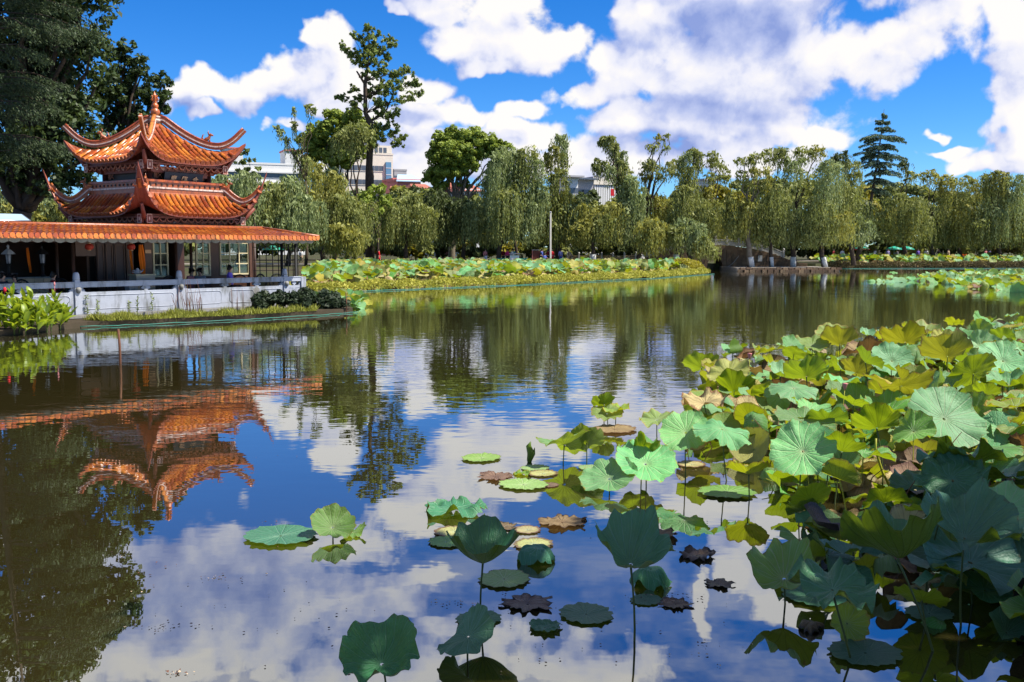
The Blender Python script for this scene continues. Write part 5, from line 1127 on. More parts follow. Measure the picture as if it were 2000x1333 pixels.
# hand placed leaves: stalk top px,py; water contact px,py; width px; tilt to viewer, roll, shape, material, label
HAND = [
 (1232, 1100, 1233, 1255, 160, 20, 4, 'bowl2', 'teal', 'big shaded round leaf turned to the viewer, alone on a tall straight stalk'),
 (943, 1098, 944, 1192, 150, 2, 0, 'funnel', 'teal', 'dark funnel shaped leaf on a kinked stalk above the floating pads'),
 (748, 1296, 755, 1352, 160, 27, -4, 'bowl2', 'teal', 'dark shell shaped leaf standing alone nearest the viewer in open water'),
 (650, 1030, 653, 1048, 86, 34, 10, 'bowl', 'green', 'small bright cup shaped leaf beside the long flat blue green pad'),
 (1102, 868, 1101, 908, 108, -26, 2, 'saddle', 'green', 'wavy underside lit leaf on a short stalk, in front of the taller fan leaf'),
 (1146, 864, 1145, 910, 66, -58, 8, 'bowl', 'green', 'upright green fan leaf just behind the wavy short stalked leaf'),
 (1186, 808, 1187, 832, 62, 22, -4, 'flat', 'lime', 'pale green leaf of the small far cluster, over a brown floating scrap'),
 (1203, 800, 1203, 830, 56, 4, -6, 'wavy', 'lime', 'thin flat leaf edge pointing away from the small far cluster'),
 (1180, 790, 1184, 829, 44, -50, -6, 'bowl', 'green', 'upright dark leaf at the back of the small far cluster'),
 (1252, 885, 1254, 940, 96, -42, 6, 'crumple', 'green', 'dark crinkled upright leaf at the open water edge of the near bed'),
 (1262, 905, 1262, 952, 128, 26, 4, 'flat', 'mint', 'broad mint leaf facing the viewer at the open water edge of the near bed'),
 (1190, 935, 1192, 958, 112, 22, -14, 'flat', 'mint', 'pale mint leaf leaning down to the water among yellow pads'),
 (1338, 845, 1342, 932, 104, 36, -10, 'flat', 'mint', 'mint leaf tipped to the viewer beside the straw coloured drooping leaf'),
 (1412, 838, 1432, 940, 112, 16, 10, 'umbrella', 'mint', 'mint umbrella leaf casting shade over thin dark stalks'),
 (1283, 820, 1290, 860, 74, 10, -8, 'wavy', 'lime', 'thin pale leaf stretched level over the water at the bed edge'),
 (1375, 788, 1385, 850, 92, 8, -6, 'wavy2', 'straw', 'straw coloured drooping leaf with rippled edge at the bed margin'),
 (1550, 758, 1550, 850, 96, 14, 2, 'umbrella', 'mint', 'mint umbrella leaf on a straight dark stalk in the bed middle'),
 (1575, 735, 1590, 840, 84, -40, 6, 'bowl', 'green', 'blistered dull green cup leaf behind the mint umbrella leaf'),
 (1568, 880, 1570, 985, 132, 40, -16, 'flat', 'mint', 'large pale green leaf leaning to the viewer above the open water notch'),
 (1462, 925, 1465, 975, 88, -14, 0, 'bowl', 'lime', 'low cupped yellow green leaf with bunched stalks at the water notch'),
 (1640, 935, 1662, 1000, 80, 40, -4, 'fold', 'lime', 'folded pale green leaf with crisp veins on a yellowish stalk'),
 (1585, 975, 1590, 1035, 92, -48, -12, 'flat', 'green', 'bright green fan leaf showing its ribbed underside over the notch'),
 (1712, 835, 1715, 960, 100, -36, 6, 'bowl', 'green', 'green leaf with dark radiating underside ribs, beside the largest mint leaf'),
 (1845, 818, 1850, 905, 158, 40, 12, 'wavy', 'mint', 'largest mint leaf of the bed, tilted full face to the sun'),
 (1878, 905, 1886, 1010, 150, -24, 0, 'wavy2', 'teal', 'dark underside of a wide leaf held like a parasol over the bed'),
 (1885, 1048, 1890, 1228, 185, 20, 4, 'bowl2', 'teal', 'wide blue green bowl leaf on the tallest dark stalk of the shaded corner'),
 (1752, 1088, 1850, 1268, 195, -18, -4, 'bowl2', 'teal', 'dark green parasol leaf on a long slanting stalk in the shaded corner'),
 (1625, 1150, 1692, 1292, 176, 8, 6, 'wavy2', 'teal', 'blue green leaf with a lifted rear rim on a slanting stalk'),
 (1532, 1130, 1545, 1180, 140, 24, -8, 'bowl2', 'green', 'mottled green leaf slumped on the water at the shaded corner edge'),
 (1895, 1095, 1905, 1180, 226, 14, 6, 'wavy2', 'teal', 'broad pale teal leaf spread level behind the tallest dark stalk'),
 (1800, 1172, 1826, 1222, 104, -30, 16, 'flat', 'green', 'green leaf leaning on a short bent stalk in the shaded corner'),
 (1655, 1218, 1650, 1245, 82, 58, 10, 'bowl', 'lime', 'small bright half folded leaf above the dark pad of the shaded corner'),
 (1730, 980, 1738, 1040, 104, -26, -6, 'saddle', 'green', 'bright green wavy leaf just above the shaded teal leaves'),
 (1665, 1040, 1672, 1085, 60, -20, 4, 'wavy', 'lime', 'little lime leaf catching light in front of the brown fallen leaf'),
 (1860, 940, 1870, 1030, 150, 34, -10, 'crumple', 'teal', 'greyish crinkled leaf hanging behind the thick dark stalk'),
 (1690, 690, 1692, 760, 84, -8, 0, 'shell', 'brown', 'brown folded leaf with a torn rusty edge in the far part of the bed'),
 (1768, 668, 1768, 760, 88, -30, 4, 'bowl', 'yellow', 'yellow backed leaf with a rusty rim on a dark stalk over a round mint leaf'),
 (1742, 705, 1745, 770, 84, 50, 4, 'flat', 'mint', 'round mint leaf with another leaf shadow across its lower side'),
 (1850, 695, 1850, 790, 100, -38, 4, 'bowl', 'yellow', 'olive yellow fan leaf on a pale stalk in the far part of the bed'),
 (1960, 705, 1965, 790, 96, 42, -6, 'flat', 'mint', 'silvery mint leaf facing the sun at the outer edge of the bed'),
 (1900, 730, 1905, 820, 110, -44, -16, 'flat', 'green', 'olive ribbed leaf raised in front of the silvery mint leaf'),
 (1758, 752, 1758, 850, 128, -22, 4, 'saddle', 'yellow', 'gold flushed drooping leaf on a yellow stalk in the bed middle'),
 (1370, 718, 1372, 748, 70, -38, 0, 'bowl', 'green', 'dark green leaf farthest out at the bed corner towards the pavilion'),
 (1432, 690, 1436, 745, 54, 20, 24, 'fold', 'mint', 'small mint leaf folded round a dark green one at the bed corner'),
 (1625, 655, 1628, 710, 68, 30, -6, 'flat', 'lime', 'pale round leaf on the back edge of the bed against dark water'),
 (1640, 672, 1645, 740, 76, -32, 4, 'bowl', 'yellow', 'olive leaf in front of the pale round one on the back edge'),
 (1955, 1000, 1960, 1090, 130, 26, -20, 'wavy', 'mint', 'grey green leaf half lit beside the blue green bowl leaf'),
]
for i, (tx, ty, bx, by, wpx, ti, ro, shp, mt, lb) in enumerate(HAND):
    b = G(bx, by); tp = W(tx, ty, b.y); lotus(b, tp, wpx / 2 * b.y / FPX, nvec(ti, ro), i * 1.7, shp, mt, 40 + i, lb, GH if bx < 1300 else GF, 'stalky' if i in (20, 38, 41) else 'stalk')
# the thick yellow curving stalk
ys = G(1745, 965); o = empty('bent_stalk', ys); tag(o, 'thick bare yellow lotus stalk curving down through the bed', 'stalk')
mb = MB(); q = W(1710, 880, ys.y) - ys; mb.tube([Vector((0, 0, -.3)), Vector((0, 0, 0)), q * .5 + Vector((-.02, 0, .0)), q, q + Vector((0, 0, .12))], [.014, .014, .013, .012, .010], 8); link('stem', mb.mesh('stem', M['stalky']), o)
GP = 'floating lotus pads in open water'
PADS = [(940, 893, 78, 'pad', 'pad', .9, 'bright green round pad floating alone towards the pavilion'), (1022, 945, 95, 'pad', 'pad', 1., 'bright green pad with black rim spots at the edge of a pad group'), (968, 930, 86, 'ring', 'brown', 1., 'dry brown pad with a ragged ring edge beside the bright spotted pad'),
 (1060, 923, 60, 'pad', 'padyellow', 1., 'yellow pad in the middle of the pad group'), (1045, 912, 56, 'pad', 'pad', 1., 'green pad at the back of the pad group'), (1020, 924, 36, 'crumple', 'lime', .7, 'small upturned yellow green pad inside the pad group'), (1072, 945, 40, 'pad', 'brown', 1., 'amber wet pad overlapping the bright spotted pad'), (1155, 912, 52, 'pad', 'pad', 1., 'pale green pad behind the mint leaf leaning to the water'),
 (888, 997, 128, 'crumple', 'teal', .55, 'crumpled blue green pad with a curled edge, floating alone'), (548, 1045, 140, 'pad', 'teal', 1.4, 'long blue green pad with dark tooth edge beside the cup leaf'), (690, 1040, 52, 'shell', 'green', 1., 'folded green pad scrap against the cup leaf'),
 (888, 1036, 80, 'pad', 'padyellow', 1., 'yellow brown pad behind the dark funnel leaf'), (872, 1056, 74, 'pad', 'pad', 1., 'speckled green pad tucked before the yellow brown one'), (1100, 1018, 112, 'ring', 'brown', 1., 'brown collapsed pad with a tan heart and ragged rays'), (1030, 1032, 56, 'pad', 'padyellow', 1., 'small greenish yellow pad between brown scraps'),
 (982, 1026, 70, 'ring', 'darkrot', 1., 'dark rotten pad scraps beside the small greenish yellow pad'), (1042, 1060, 80, 'pad', 'padyellow', 1., 'pale yellow green pad right behind the funnel leaf'), (1287, 1042, 76, 'crumple', 'brown', .8, 'orange brown crumpled leaf behind the big round leaf'), (1362, 1083, 72, 'crumple', 'darkrot', .7, 'dark wet crumpled leaf with a brown tip out in the open'),
 (1404, 1137, 68, 'ring', 'darkrot', 1., 'thin grey skeleton pad, last before the shaded corner'), (985, 1128, 106, 'pad', 'pad', 1., 'half shaded green pad under the funnel leaf stalk'), (935, 1205, 88, 'pad', 'teal', 1., 'round dark green pad where the kinked stalk meets the water'), (1145, 1196, 110, 'pad', 'teal', 1., 'flat dark green round pad left of the tall straight stalk'),
 (1064, 1222, 70, 'crumple', 'teal', .4, 'sinking green pad with a broken ring of wet edge round it'), (1030, 1176, 118, 'ring', 'darkrot', 1., 'wide rotten brown pad floating under the drooping grey leaf'), (1272, 1136, 104, 'droop', 'teal', .8, 'dark drooped leaf lying behind the tall straight stalk'), (1262, 1168, 64, 'pad', 'teal', 1., 'small green pad before the dark drooped leaf'),
 (1320, 1176, 80, 'ring', 'darkrot', 1., 'dark shredded leaf remains beside the tall straight stalk'), (1048, 1092, 96, 'droop', 'teal', .9, 'grey green drooping leaf collapsed behind the half shaded pad'), (1690, 1272, 140, 'pad', 'teal', 1., 'wide dark pad beneath the bright half folded leaf'), (1815, 1195, 92, 'pad', 'teal', 1., 'dull green pad lying under the bent stalk leaf'),
 (1582, 1225, 56, 'droop', 'darkrot', 1., 'dark brown curled dead leaf standing at the shaded corner'), (1620, 1018, 110, 'crumple', 'brown', .5, 'long brown fallen leaf lit among green stalks'), (1590, 1160, 130, 'pad', 'teal', .8, 'grey green wet pad at the rim of the shaded corner'), (1200, 838, 90, 'pad', 'brown', .8, 'brown floating scrap under the small far cluster'), (1955, 1165, 44, 'fold', 'lime', 1., 'small lit curled pad in the darkest corner'), (1770, 1085, 150, 'pad', 'teal', .9, 'shaded pad glimpsed behind the slanting stalks'), (1420, 960, 110, 'pad', 'pad', .9, 'dull green pad half under the water notch leaves'), (1350, 905, 60, 'pad', 'padyellow', .9, 'mottled yellow pad under the mint leaf tipped to the viewer')]
for i, (x, y, wpx, shp, mt, sz, lb) in enumerate(PADS):
    c = G(x, y, .02); zz = {'droop': .17, 'crumple': .03, 'shell': .05, 'fold': .02}.get(shp, .012); wr = wpx / 2 * c.y / FPX
    pad(c, wr, i * 1.3, shp, mt, 80 + i, lb, GP if x < 1450 else 'pads in the shaded corner', (0, 0, 1), zz * (wr / .28), 1., .6 if shp in ('crumple', 'droop') else 1., 'lotus_pad')
cL = G(912, 1278, .02); o = lotus(cL, cL + Vector((0, 0, .11)), 64 * cL.y / FPX, Vector((-.48, -.22, .8)), .4, 'saddle', 'teal', 130, 'long folded blue green leaf lying half over on the water nearest the viewer', GH, bend=.02)
bd = G(1034, 903); o = empty('lotus_bud_leaf', bd); tag(o, 'rolled young lotus leaf standing alone like a bud', 'leaf bud'); mb = MB(); mb.tube([(0, 0, -.05), (.0, 0, .02), (.02, 0, .10), (-.01, 0, .19), (.015, 0, .24)], [.01, .03, .045, .03, .004], 8); mb.tube([(0, 0, .0), (.05, 0, .10), (.06, 0, .17)], [.02, .02, .003], 6); link('roll', mb.mesh('roll', M['canna']), o)
for px, py, bx, by, lb in ((1650, 758, 1640, 800, 'pink seed pod on a pale bent stalk in the bed middle'), (1464, 698, 1462, 735, 'small pinkish seed pod near the bed corner')):
    b = G(bx, by + 60); tp = W(px, py, b.y) - b; o = empty('seed_pod', b); tag(o, lb, 'seed pod', 'lotus seed pods'); mb = MB(); mb.tube([(0, 0, -.3), tp * .6, tp], .006, 5); link('stalk', mb.mesh('stalk', M['stalky']), o)
    mb = MB(); mb.lathe([(.008, -.03), (.02, 0), (.035, .05), (.036, .06), (.0, .065)], tp, 9); link('pod', mb.mesh('pod', CL['rose']), o)
# crowded near bed
def inpoly(x, y, P):
    c = False; n = len(P)
    for i in range(n):
        x1, y1 = P[i]; x2, y2 = P[(i + 1) % n]
        if (y1 > y) != (y2 > y) and x < (x2 - x1) * (y - y1) / (y2 - y1) + x1: c = not c
    return c
BEDPX = [(1385, 765), (1440, 730), (1540, 722), (1640, 715), (1720, 700), (1800, 680), (1900, 668), (2080, 650), (2150, 800), (2150, 1160), (1960, 1200), (1840, 1190), (1740, 1120), (1690, 1030), (1600, 985), (1490, 965), (1400, 905), (1330, 900), (1350, 850)]
BED = [(G(x, y).x, G(x, y).y) for x, y in BEDPX]
rb = random.Random(77); pts = []; taken = [G(h[2], h[3]) for h in HAND]; tries = 0
xs = [p[0] for p in BED]; ys_ = [p[1] for p in BED]
while tries < 30000 and len(pts) < 236:
    tries += 1; x, y = rb.uniform(min(xs), max(xs)), rb.uniform(min(ys_), max(ys_))
    if not inpoly(x, y, BED): continue
    if any((x - a) ** 2 + (y - b_) ** 2 < .27 ** 2 for a, b_ in pts): continue
    if any((x - a.x) ** 2 + (y - a.y) ** 2 < .24 ** 2 for a in taken): continue
    pts.append((x, y))
DESC = {'mint': 'mint', 'green': 'green', 'lime': 'yellow green', 'yellow': 'golden yellow', 'teal': 'blue green', 'brown': 'withered brown', 'straw': 'straw coloured'}
SD = {'flat': 'flat open', 'wavy': 'wavy edged', 'bowl': 'cupped', 'funnel': 'funnel shaped', 'umbrella': 'umbrella shaped', 'saddle': 'twisted', 'droop': 'drooping', 'wither': 'collapsed', 'crumple': 'crumpled', 'shell': 'folded'}
def where(x, y):
    return 'deep in the far half of the near bed' if y > 15 else 'in the middle of the near bed' if y > 10.5 else 'in the shaded front of the near bed'
LANDM = {12: 'tipped mint leaf', 13: 'margin umbrella leaf', 14: 'thin margin leaf', 15: 'rippled straw leaf', 16: 'mint umbrella leaf', 17: 'blistered cup leaf', 18: 'large notch leaf', 19: 'cupped notch leaf', 20: 'folded pale leaf', 21: 'bright fan leaf', 22: 'dark ribbed leaf', 23: 'largest mint leaf', 24: 'dark parasol leaf', 25: 'blue green bowl leaf', 26: 'slanting stalk parasol leaf', 27: 'leaf with lifted rear rim', 28: 'slumped mottled leaf', 29: 'broad pale teal leaf', 30: 'bent stalk leaf', 32: 'bright wavy leaf', 33: 'little lime leaf', 34: 'greyish crinkled leaf', 35: 'torn rusty leaf', 36: 'rusty rimmed yellow leaf', 37: 'leaf with a leaf shadow', 38: 'olive yellow fan leaf', 39: 'silvery mint leaf', 40: 'olive ribbed leaf', 41: 'gold flushed leaf', 42: 'outermost dark green leaf', 43: 'small folded mint leaf', 44: 'pale round back edge leaf', 45: 'olive back edge leaf', 46: 'half lit grey green leaf'}
def relation(x, y):
    k = min(LANDM, key=lambda q: (taken[q].x - x) ** 2 + (taken[q].y - y) ** 2); dx, dy = x - taken[k].x, y - taken[k].y; d = math.hypot(dx, dy)
    far = '' if d < .55 else 'a step ' if d < 1.1 else 'well '
    rel = ('behind' if dy > 0 else 'before') if abs(dy) > abs(dx) else ('right of' if dx > 0 else 'left of')
    return far + rel + ' the ' + LANDM[k]
SEEN = {}
def lab(a, b, x, y):
    l = a + ', ' + b
    for ex in (' on top', ' half hidden', ' edge up', ' set back'):
        if l not in SEEN: break
        if len((a + b + ex).split()) <= 15: l = a + ', ' + b + ex
    while len(l.replace(',', '').split()) > 16: l = l.replace(', a step ', ', ', 1).replace(', well ', ', ', 1) if (', a step ' in l or ', well ' in l) else l.rsplit(' ', 1)[0]
    SEEN[l] = 1; return l
for i, (x, y) in enumerate(pts):
    q = rb.random()
    mt = 'mint' if q < .30 else 'green' if q < .56 else 'lime' if q < .74 else 'yellow' if q < .86 else 'straw' if q < .94 else 'brown'
    if y < 10.2 and mt in ('mint', 'lime', 'yellow'): mt = 'teal' if rb.random() < .7 else 'green'  # leaves lying in shade mostly swap to the shade-coloured teal copy
    old = mt in ('straw', 'brown'); shp = rb.choice(('droop', 'wither', 'crumple', 'shell')) if old else rb.choice(('flat', 'wavy', 'wavy', 'bowl', 'bowl', 'saddle', 'umbrella', 'flat'))
    low = rb.random() < .32; h = rb.uniform(.10, .28) if low else rb.uniform(.34, .68)
    if old: h = rb.uniform(.12, .40)
    if y > 19: h = min(h, .55) + .10
    rad = rb.uniform(.18, .34) if not low else rb.uniform(.20, .32)
    if old: rad *= .85
    ti = rb.gauss(2, 24); ro = rb.gauss(4, 16); ln = .12 * h
    lotus((x, y), (x + rb.uniform(-1, 1) * ln, y + rb.uniform(-1, 1) * ln, h), rad, nvec(ti, ro), rb.uniform(0, 6.28), shp, mt, rb.randrange(5), lab((('low ' if low else 'tall ' if h > .55 else '') + '%s %s leaf%s' % (SD[shp], DESC[mt], ' tipped forward' if ti > 22 else ' tipped away' if ti < -18 else '')), relation(x, y), x, y), GF, 'stalky' if rb.random() < .2 else 'stalk')
# dead stalks, and wet litter between the stems
def litter():
    rs = np.random.default_rng(3); mb = MB(); n = 0
    while n < 330:
        x, y = rs.uniform(min(xs), max(xs)), rs.uniform(min(ys_), max(ys_))
        if not inpoly(x, y, BED): continue
        n += 1; th = rs.uniform(0, 6.28); L = rs.uniform(.2, .7); z1 = rs.uniform(.02, .45) if n % 3 else .01
        mb.tube([(x, y, -.1 if n % 3 else .012), (x + L * .5 * math.cos(th) * .5, y + L * .5 * math.sin(th) * .5, z1 * .7 + .012), (x + L * .5 * math.cos(th), y + L * .5 * math.sin(th), z1 + .005)], [.007, .006, .004], 4, int(rs.integers(0, 3)), False, False)
    o = mb.build('dead_stalks', [M['stalk'], M['stalky'], M['stake']]); o['kind'] = 'stuff'
litter()
def joined_bed(name, leaves, mats, nr=4, nt=16):
    Vs, Fs, FL, MI, TI = [], [], [], [], []; off = 0; rs = np.random.default_rng(8); proto = []
    for i in range(22):
        kw = dict(SHAPES[('flat', 'wavy', 'bowl', 'umbrella', 'saddle', 'bowl', 'droop', 'wavy')[i % 8]]); kw['fdir'] = rs.uniform(0, 3); kw['wav'] = kw['wav'] * 1.3; proto.append(blade(seed=i, nr=nr, nt=nt, **kw))
    for (p, rad, nv, spin, mi) in leaves:
        V, F, fl = proto[rs.integers(0, 22)]; q = qnormal(nv, spin).to_matrix(); V2 = (V * rad) @ np.array(q).T + np.array(p); Vs.append(V2); Fs.append(F + off); FL.append(fl); MI.append(np.full(len(F), mi)); TI.append(np.full(len(V), rs.uniform(0, 1))); off += len(V)
    me = np_mesh(name, np.concatenate(Vs), np.concatenate(Fs), [LM[m] for m in mats], np.concatenate(TI), np.concatenate(MI), True); at = me.attributes.new('flat', 'FLOAT_VECTOR', 'POINT'); at.data.foreach_set('vector', np.concatenate(FL).astype(np.float32).ravel()); o = link(name, me); o['kind'] = 'stuff'; return o
FARM = ('mint', 'green', 'lime', 'yellow', 'straw', 'brown', 'teal', 'darkrot')
rs = np.random.default_rng(21); leaves = []
HL = [(-12.2, 54.2), (-9.2, 57), (0, 67), (11.6, 82.5), (19.6, 97.5)]        # water edge of the hedge, pavilion to bridge
LB = [(-12.0, 55.6), (-9.4, 58.4), (0, 68.4), (11.4, 84), (18.4, 98), (18.8, 105.5), (-19, 105), (-15.6, 76), (-12.8, 60)]
def fill(P, n, h0, h1, r0, r1, wts):
    bx0, bx1 = min(p[0] for p in P), max(p[0] for p in P); by0, by1 = min(p[1] for p in P), max(p[1] for p in P); k = 0
    while k < n:
        x, y = rs.uniform(bx0, bx1), rs.uniform(by0, by1)
        if not inpoly(x, y, P): continue
        k += 1; mi = rs.choice(6, p=wts); h = rs.uniform(h0, h1) * (.6 if mi > 3 else 1); leaves.append(((x, y, h), rs.uniform(r0, r1), nvec(rs.normal(12, 24), rs.normal(3, 18)), rs.uniform(0, 6.28), mi))
fill(LB, 2500, .55, 1.28, .26, .48, (.22, .20, .22, .20, .10, .06))
RB = [(41.5, 125.5), (80, 127), (90, 128), (92, 139), (42, 138.5)]
fill(RB, 1500, .8, 1.55, .3, .5, (.24, .15, .20, .29, .06, .06))
PATCH = [(G(x, y).x, G(x, y).y) for x, y in ((1775, 546), (1830, 541), (1920, 538), (2060, 538), (2060, 575), (1990, 572), (1890, 565), (1830, 556))]
fill(PATCH, 330, .05, .42, .26, .48, (.48, .2, .2, .06, .04, .02))
for px, py, r, hh in ((1702, 551, .5, .15), (1720, 551, .35, .03), (1745, 545, .3, .55), (1757, 552, .55, .12), (1740, 551, .45, .05), (1738, 548, .3, .35), (1780, 548, .4, .1)):
    c = G(px, py); leaves.append(((c.x, c.y, hh), r, nvec(20, 0), 1., 0))
PL = [(G(x, y).x, G(x, y).y) for x, y in ((585, 600), (700, 588), (720, 600), (690, 607), (600, 612))]
fill(PL, 90, .05, .45, .2, .34, (.3, .3, .3, .1, 0, 0))
k = 0
while k < 780:
    x, y = rs.uniform(min(xs), max(xs)), rs.uniform(min(ys_), max(ys_))
    if not inpoly(x, y, BED): continue
    k += 1; mi = rs.choice(6, p=(.12, .34, .16, .10, .14, .14)); leaves.append(((x, y, rs.uniform(.02, .40 if y > 11 else .2)), rs.uniform(.13, .26), nvec(rs.normal(4, 26), rs.normal(4, 20)), rs.uniform(0, 6.28), mi))
CORNER = [(G(x, y).x, G(x, y).y) for x, y in ((1560, 1040), (1700, 1010), (2100, 1000), (2150, 1300), (1960, 1290), (1840, 1260), (1760, 1200), (1620, 1160), (1500, 1140))]; k = 0
while k < 85:
    x, y = rs.uniform(min(p[0] for p in CORNER), max(p[0] for p in CORNER)), rs.uniform(min(p[1] for p in CORNER), max(p[1] for p in CORNER))
    if not inpoly(x, y, CORNER): continue
    k += 1; leaves.append(((x, y, rs.uniform(.02, .30)), rs.uniform(.10, .21), nvec(rs.normal(4, 26), rs.normal(4, 22)), rs.uniform(0, 6.28), rs.choice((6, 1, 7, 2, 5), p=(.42, .28, .14, .10, .06))))  # shaded corner, largely the teal copy with shade in its colour
joined_bed('lotus_leaves', leaves, FARM)

# ------------------------------------------------------------------ hedges, bank plants
def hedge(name, label, path, wdt, h0, h1, mat, seed, n, size):
    rs = np.random.default_rng(seed); o = empty(name, (*path[0], 0)); tag(o, label, 'hedge'); P = np.array(path, float); seg = np.diff(P, axis=0); ln = np.linalg.norm(seg, axis=1); cum = np.concatenate([[0], np.cumsum(ln)])
    s = rs.uniform(0, cum[-1], n); i = np.clip(np.searchsorted(cum, s) - 1, 0, len(seg) - 1); t = (s - cum[i]) / ln[i]; d = seg[i] / ln[i][:, None]; nr_ = np.stack([-d[:, 1], d[:, 0]], 1)
    hv = h0 + (h1 - h0) * (.5 + .5 * np.sin(s * 1.7) * np.sin(s * .63 + 1)); a = rs.uniform(0, np.pi, n); k = rs.uniform(.75, 1.05, n)
    p = np.zeros((n, 3)); p[:, :2] = P[i] + seg[i] * t[:, None] + nr_ * (np.cos(a) * wdt * .5 * k + wdt * .45)[:, None]; p[:, 2] = .06 + hv * np.sin(a) ** .6 * k + rs.normal(size=n) * .03
    ax = unit(nrm(rs, n) + np.array([0, 0, .5])); sd = unit(np.cross(ax, nrm(rs, n))); sz = size * rs.uniform(.6, 1.4, n); V, F = leaf_quads(p.astype(np.float32) - np.array([path[0][0], path[0][1], 0]), ax * sz[:, None], sd * (sz * .45)[:, None])
    cl = .5 + .5 * np.sin(s * 2.3 + np.cos(s * .9)); link('foliage', np_mesh('foliage', V, F, [M[mat]], np.repeat(np.clip(cl * .5 + rs.uniform(0, .5, n), 0, 1), 4)), o); return o
hedge('hedge', 'low yellow green water hedge edging the lotus bed from pavilion to bridge', HL, 1.5, .34, .62, 'hedge', 5, 26000, .085)
hedge('hedge', 'bright yellow rounded bush at the bridge end of the lotus hedge', [(17.2, 94.5), (19.4, 99.5)], 2.4, 1.1, 1.5, 'yleaf', 6, 3600, .11)
hedge('hedge', 'brown dry hedge strip in front of the yellow lotus bed', [(40.2, 124.4), (95, 126)], 1.0, .7, .95, 'hedge2', 7, 16000, .11)
def pipe(label, pts, r=.035):
    o = MB(); rs = random.Random(len(pts)); q = []
    for a, b in zip(pts[:-1], pts[1:]):
        n = 10
        for t in range(n): q.append((a[0] + (b[0] - a[0]) * t / n + rs.uniform(-.04, .04), a[1] + (b[1] - a[1]) * t / n + rs.uniform(-.04, .04), .035 + rs.uniform(-.015, .015)))
    q.append((*pts[-1], .03)); o.tube(q, r, 5); return tag(o.build('edging_pipe', M['teal']), label, 'pipe', 'green edging pipes along the water')
pipe('green pipe edging along the foot of the long lotus hedge', [(x + .35, y - .38) for x, y in HL], .020)
pipe('green pipe edging below the white balustrade bank', [(-13.5, 30.6), (-11.6, 31.9), (-9.2, 33.9), (-7.1, 36.1), (-6.0, 38.0)], .013)
pipe('pale green pipe edging before the dry hedge strip', [(40.3, 123.6), (60, 124.2), (95, 125.2)], .035)
def grass(name, P, n, h, seed, z=.17):
    rs = np.random.default_rng(seed); Cn = []; A = []; B = []
    bx0, bx1 = min(p[0] for p in P), max(p[0] for p in P); by0, by1 = min(p[1] for p in P), max(p[1] for p in P); k = 0; pts_ = []
    while len(pts_) < n:
        x, y = rs.uniform(bx0, bx1), rs.uniform(by0, by1)
        if inpoly(x, y, P) and math.sin(x * 3.1 + y * 1.3) + math.sin(y * 4.2) + rs.uniform(-.9, .9) > -.35: pts_.append((x, y, z))
    p = np.array(pts_); ln = h * rs.uniform(.3, 1.1, n) * (.35 + .9 * (.5 + .5 * np.sin(p[:, 0] * 5.1) * np.sin(p[:, 1] * 3.7 + p[:, 0]))) ; ax = unit(np.array([0, 0, 1.]) + nrm(rs, n) * .38); sd = unit(np.cross(ax, nrm(rs, n))); p = p + ax * ln[:, None] * .5
    V, F = leaf_quads(p, ax * (ln * .5)[:, None], sd * .016); o = link(name, np_mesh(name, V, F, [M['grass']], np.repeat(rs.uniform(0, 1, n), 4))); o['kind'] = 'stuff'
grass('grass', [(-13.5, 30.75), (-11.6, 32.05), (-9.2, 34.1), (-7.2, 36.3), (-7.6, 36.9), (-9.6, 34.9), (-12, 32.8), (-13.8, 31.6)], 9000, .30, 4)
def weed(px, py, hpx, label):
    b = G(px, py, .17); o = empty('weed', b); tag(o, label, 'weed', 'weeds before the balustrade'); rs = np.random.default_rng(int(px)); h = hpx * b.y / FPX; mb = MB(); mb.tube([(0, 0, 0), (.02, 0, h * .5), (rs.uniform(-.06, .06), 0, h)], [.010, .008, .003], 5); link('stem', mb.mesh('stem', M['stalk']), o)
    n = 44; t = rs.uniform(.2, 1., n); p = np.stack([.02 * t, 0 * t, h * t], 1); ax = unit(nrm(rs, n) + np.array([0, 0, .4])); s = .05 * rs.uniform(.6, 1.3, n); p = p + ax * s[:, None]; sd = unit(np.cross(ax, nrm(rs, n))); V, F = leaf_quads(p, ax * s[:, None], sd * (s * .35)[:, None]); link('leaves', np_mesh('leaves', V, F, [M['willow2']], np.repeat(rs.uniform(0, 1, n), 4)), o)
for px, py, h, lb in ((170, 622, 46, 'leafy weed nearest the canna clump'), (268, 620, 40, 'tall pale weed before the long blank panel'), (252, 621, 30, 'shorter weed beside the tall pale one'), (297, 617, 44, 'tuft weed against the panel below the counter'), (190, 622, 34, 'thin weed second from the canna clump'), (131, 612, 62, 'dark weed rising beside the rounded panel end')): weed(px, py, h, lb + ' on the bank')
def twigs():
    rs = random.Random(9); o = empty('bare_shrub', GV(-.05, .55, .17)); tag(o, 'bare grey twig shrub against the middle balustrade post', 'shrub'); mb = MB()
    for i in range(26):
        x = rs.uniform(-1.0, 1.0); h = rs.uniform(.5, 1.25); l = rs.uniform(-.15, .15); c = gt * x * .6; mb.tube([c, c + gt * l * .5 + Vector((0, 0, h * .5)), c + gt * l * 1.6 + Vector((0, 0, h))], [.012, .009, .004], 4)
    for i in range(5): c = gt * rs.uniform(2.8, 3.3); 
    link('twigs', mb.mesh('twigs', M['stake']), o)
    o = empty('bare_shrub', GV(2.1, .5, .17)); tag(o, 'few bare stems beside the cloud shaped rail support', 'shrub'); mb = MB()
    for i in range(7): c = gt * rs.uniform(-.3, .3); h = rs.uniform(.4, .95); mb.tube([c, c + Vector((rs.uniform(-.05, .05), 0, h))], [.011, .004], 4)
    link('twigs', mb.mesh('twigs', M['stake']), o)
twigs()
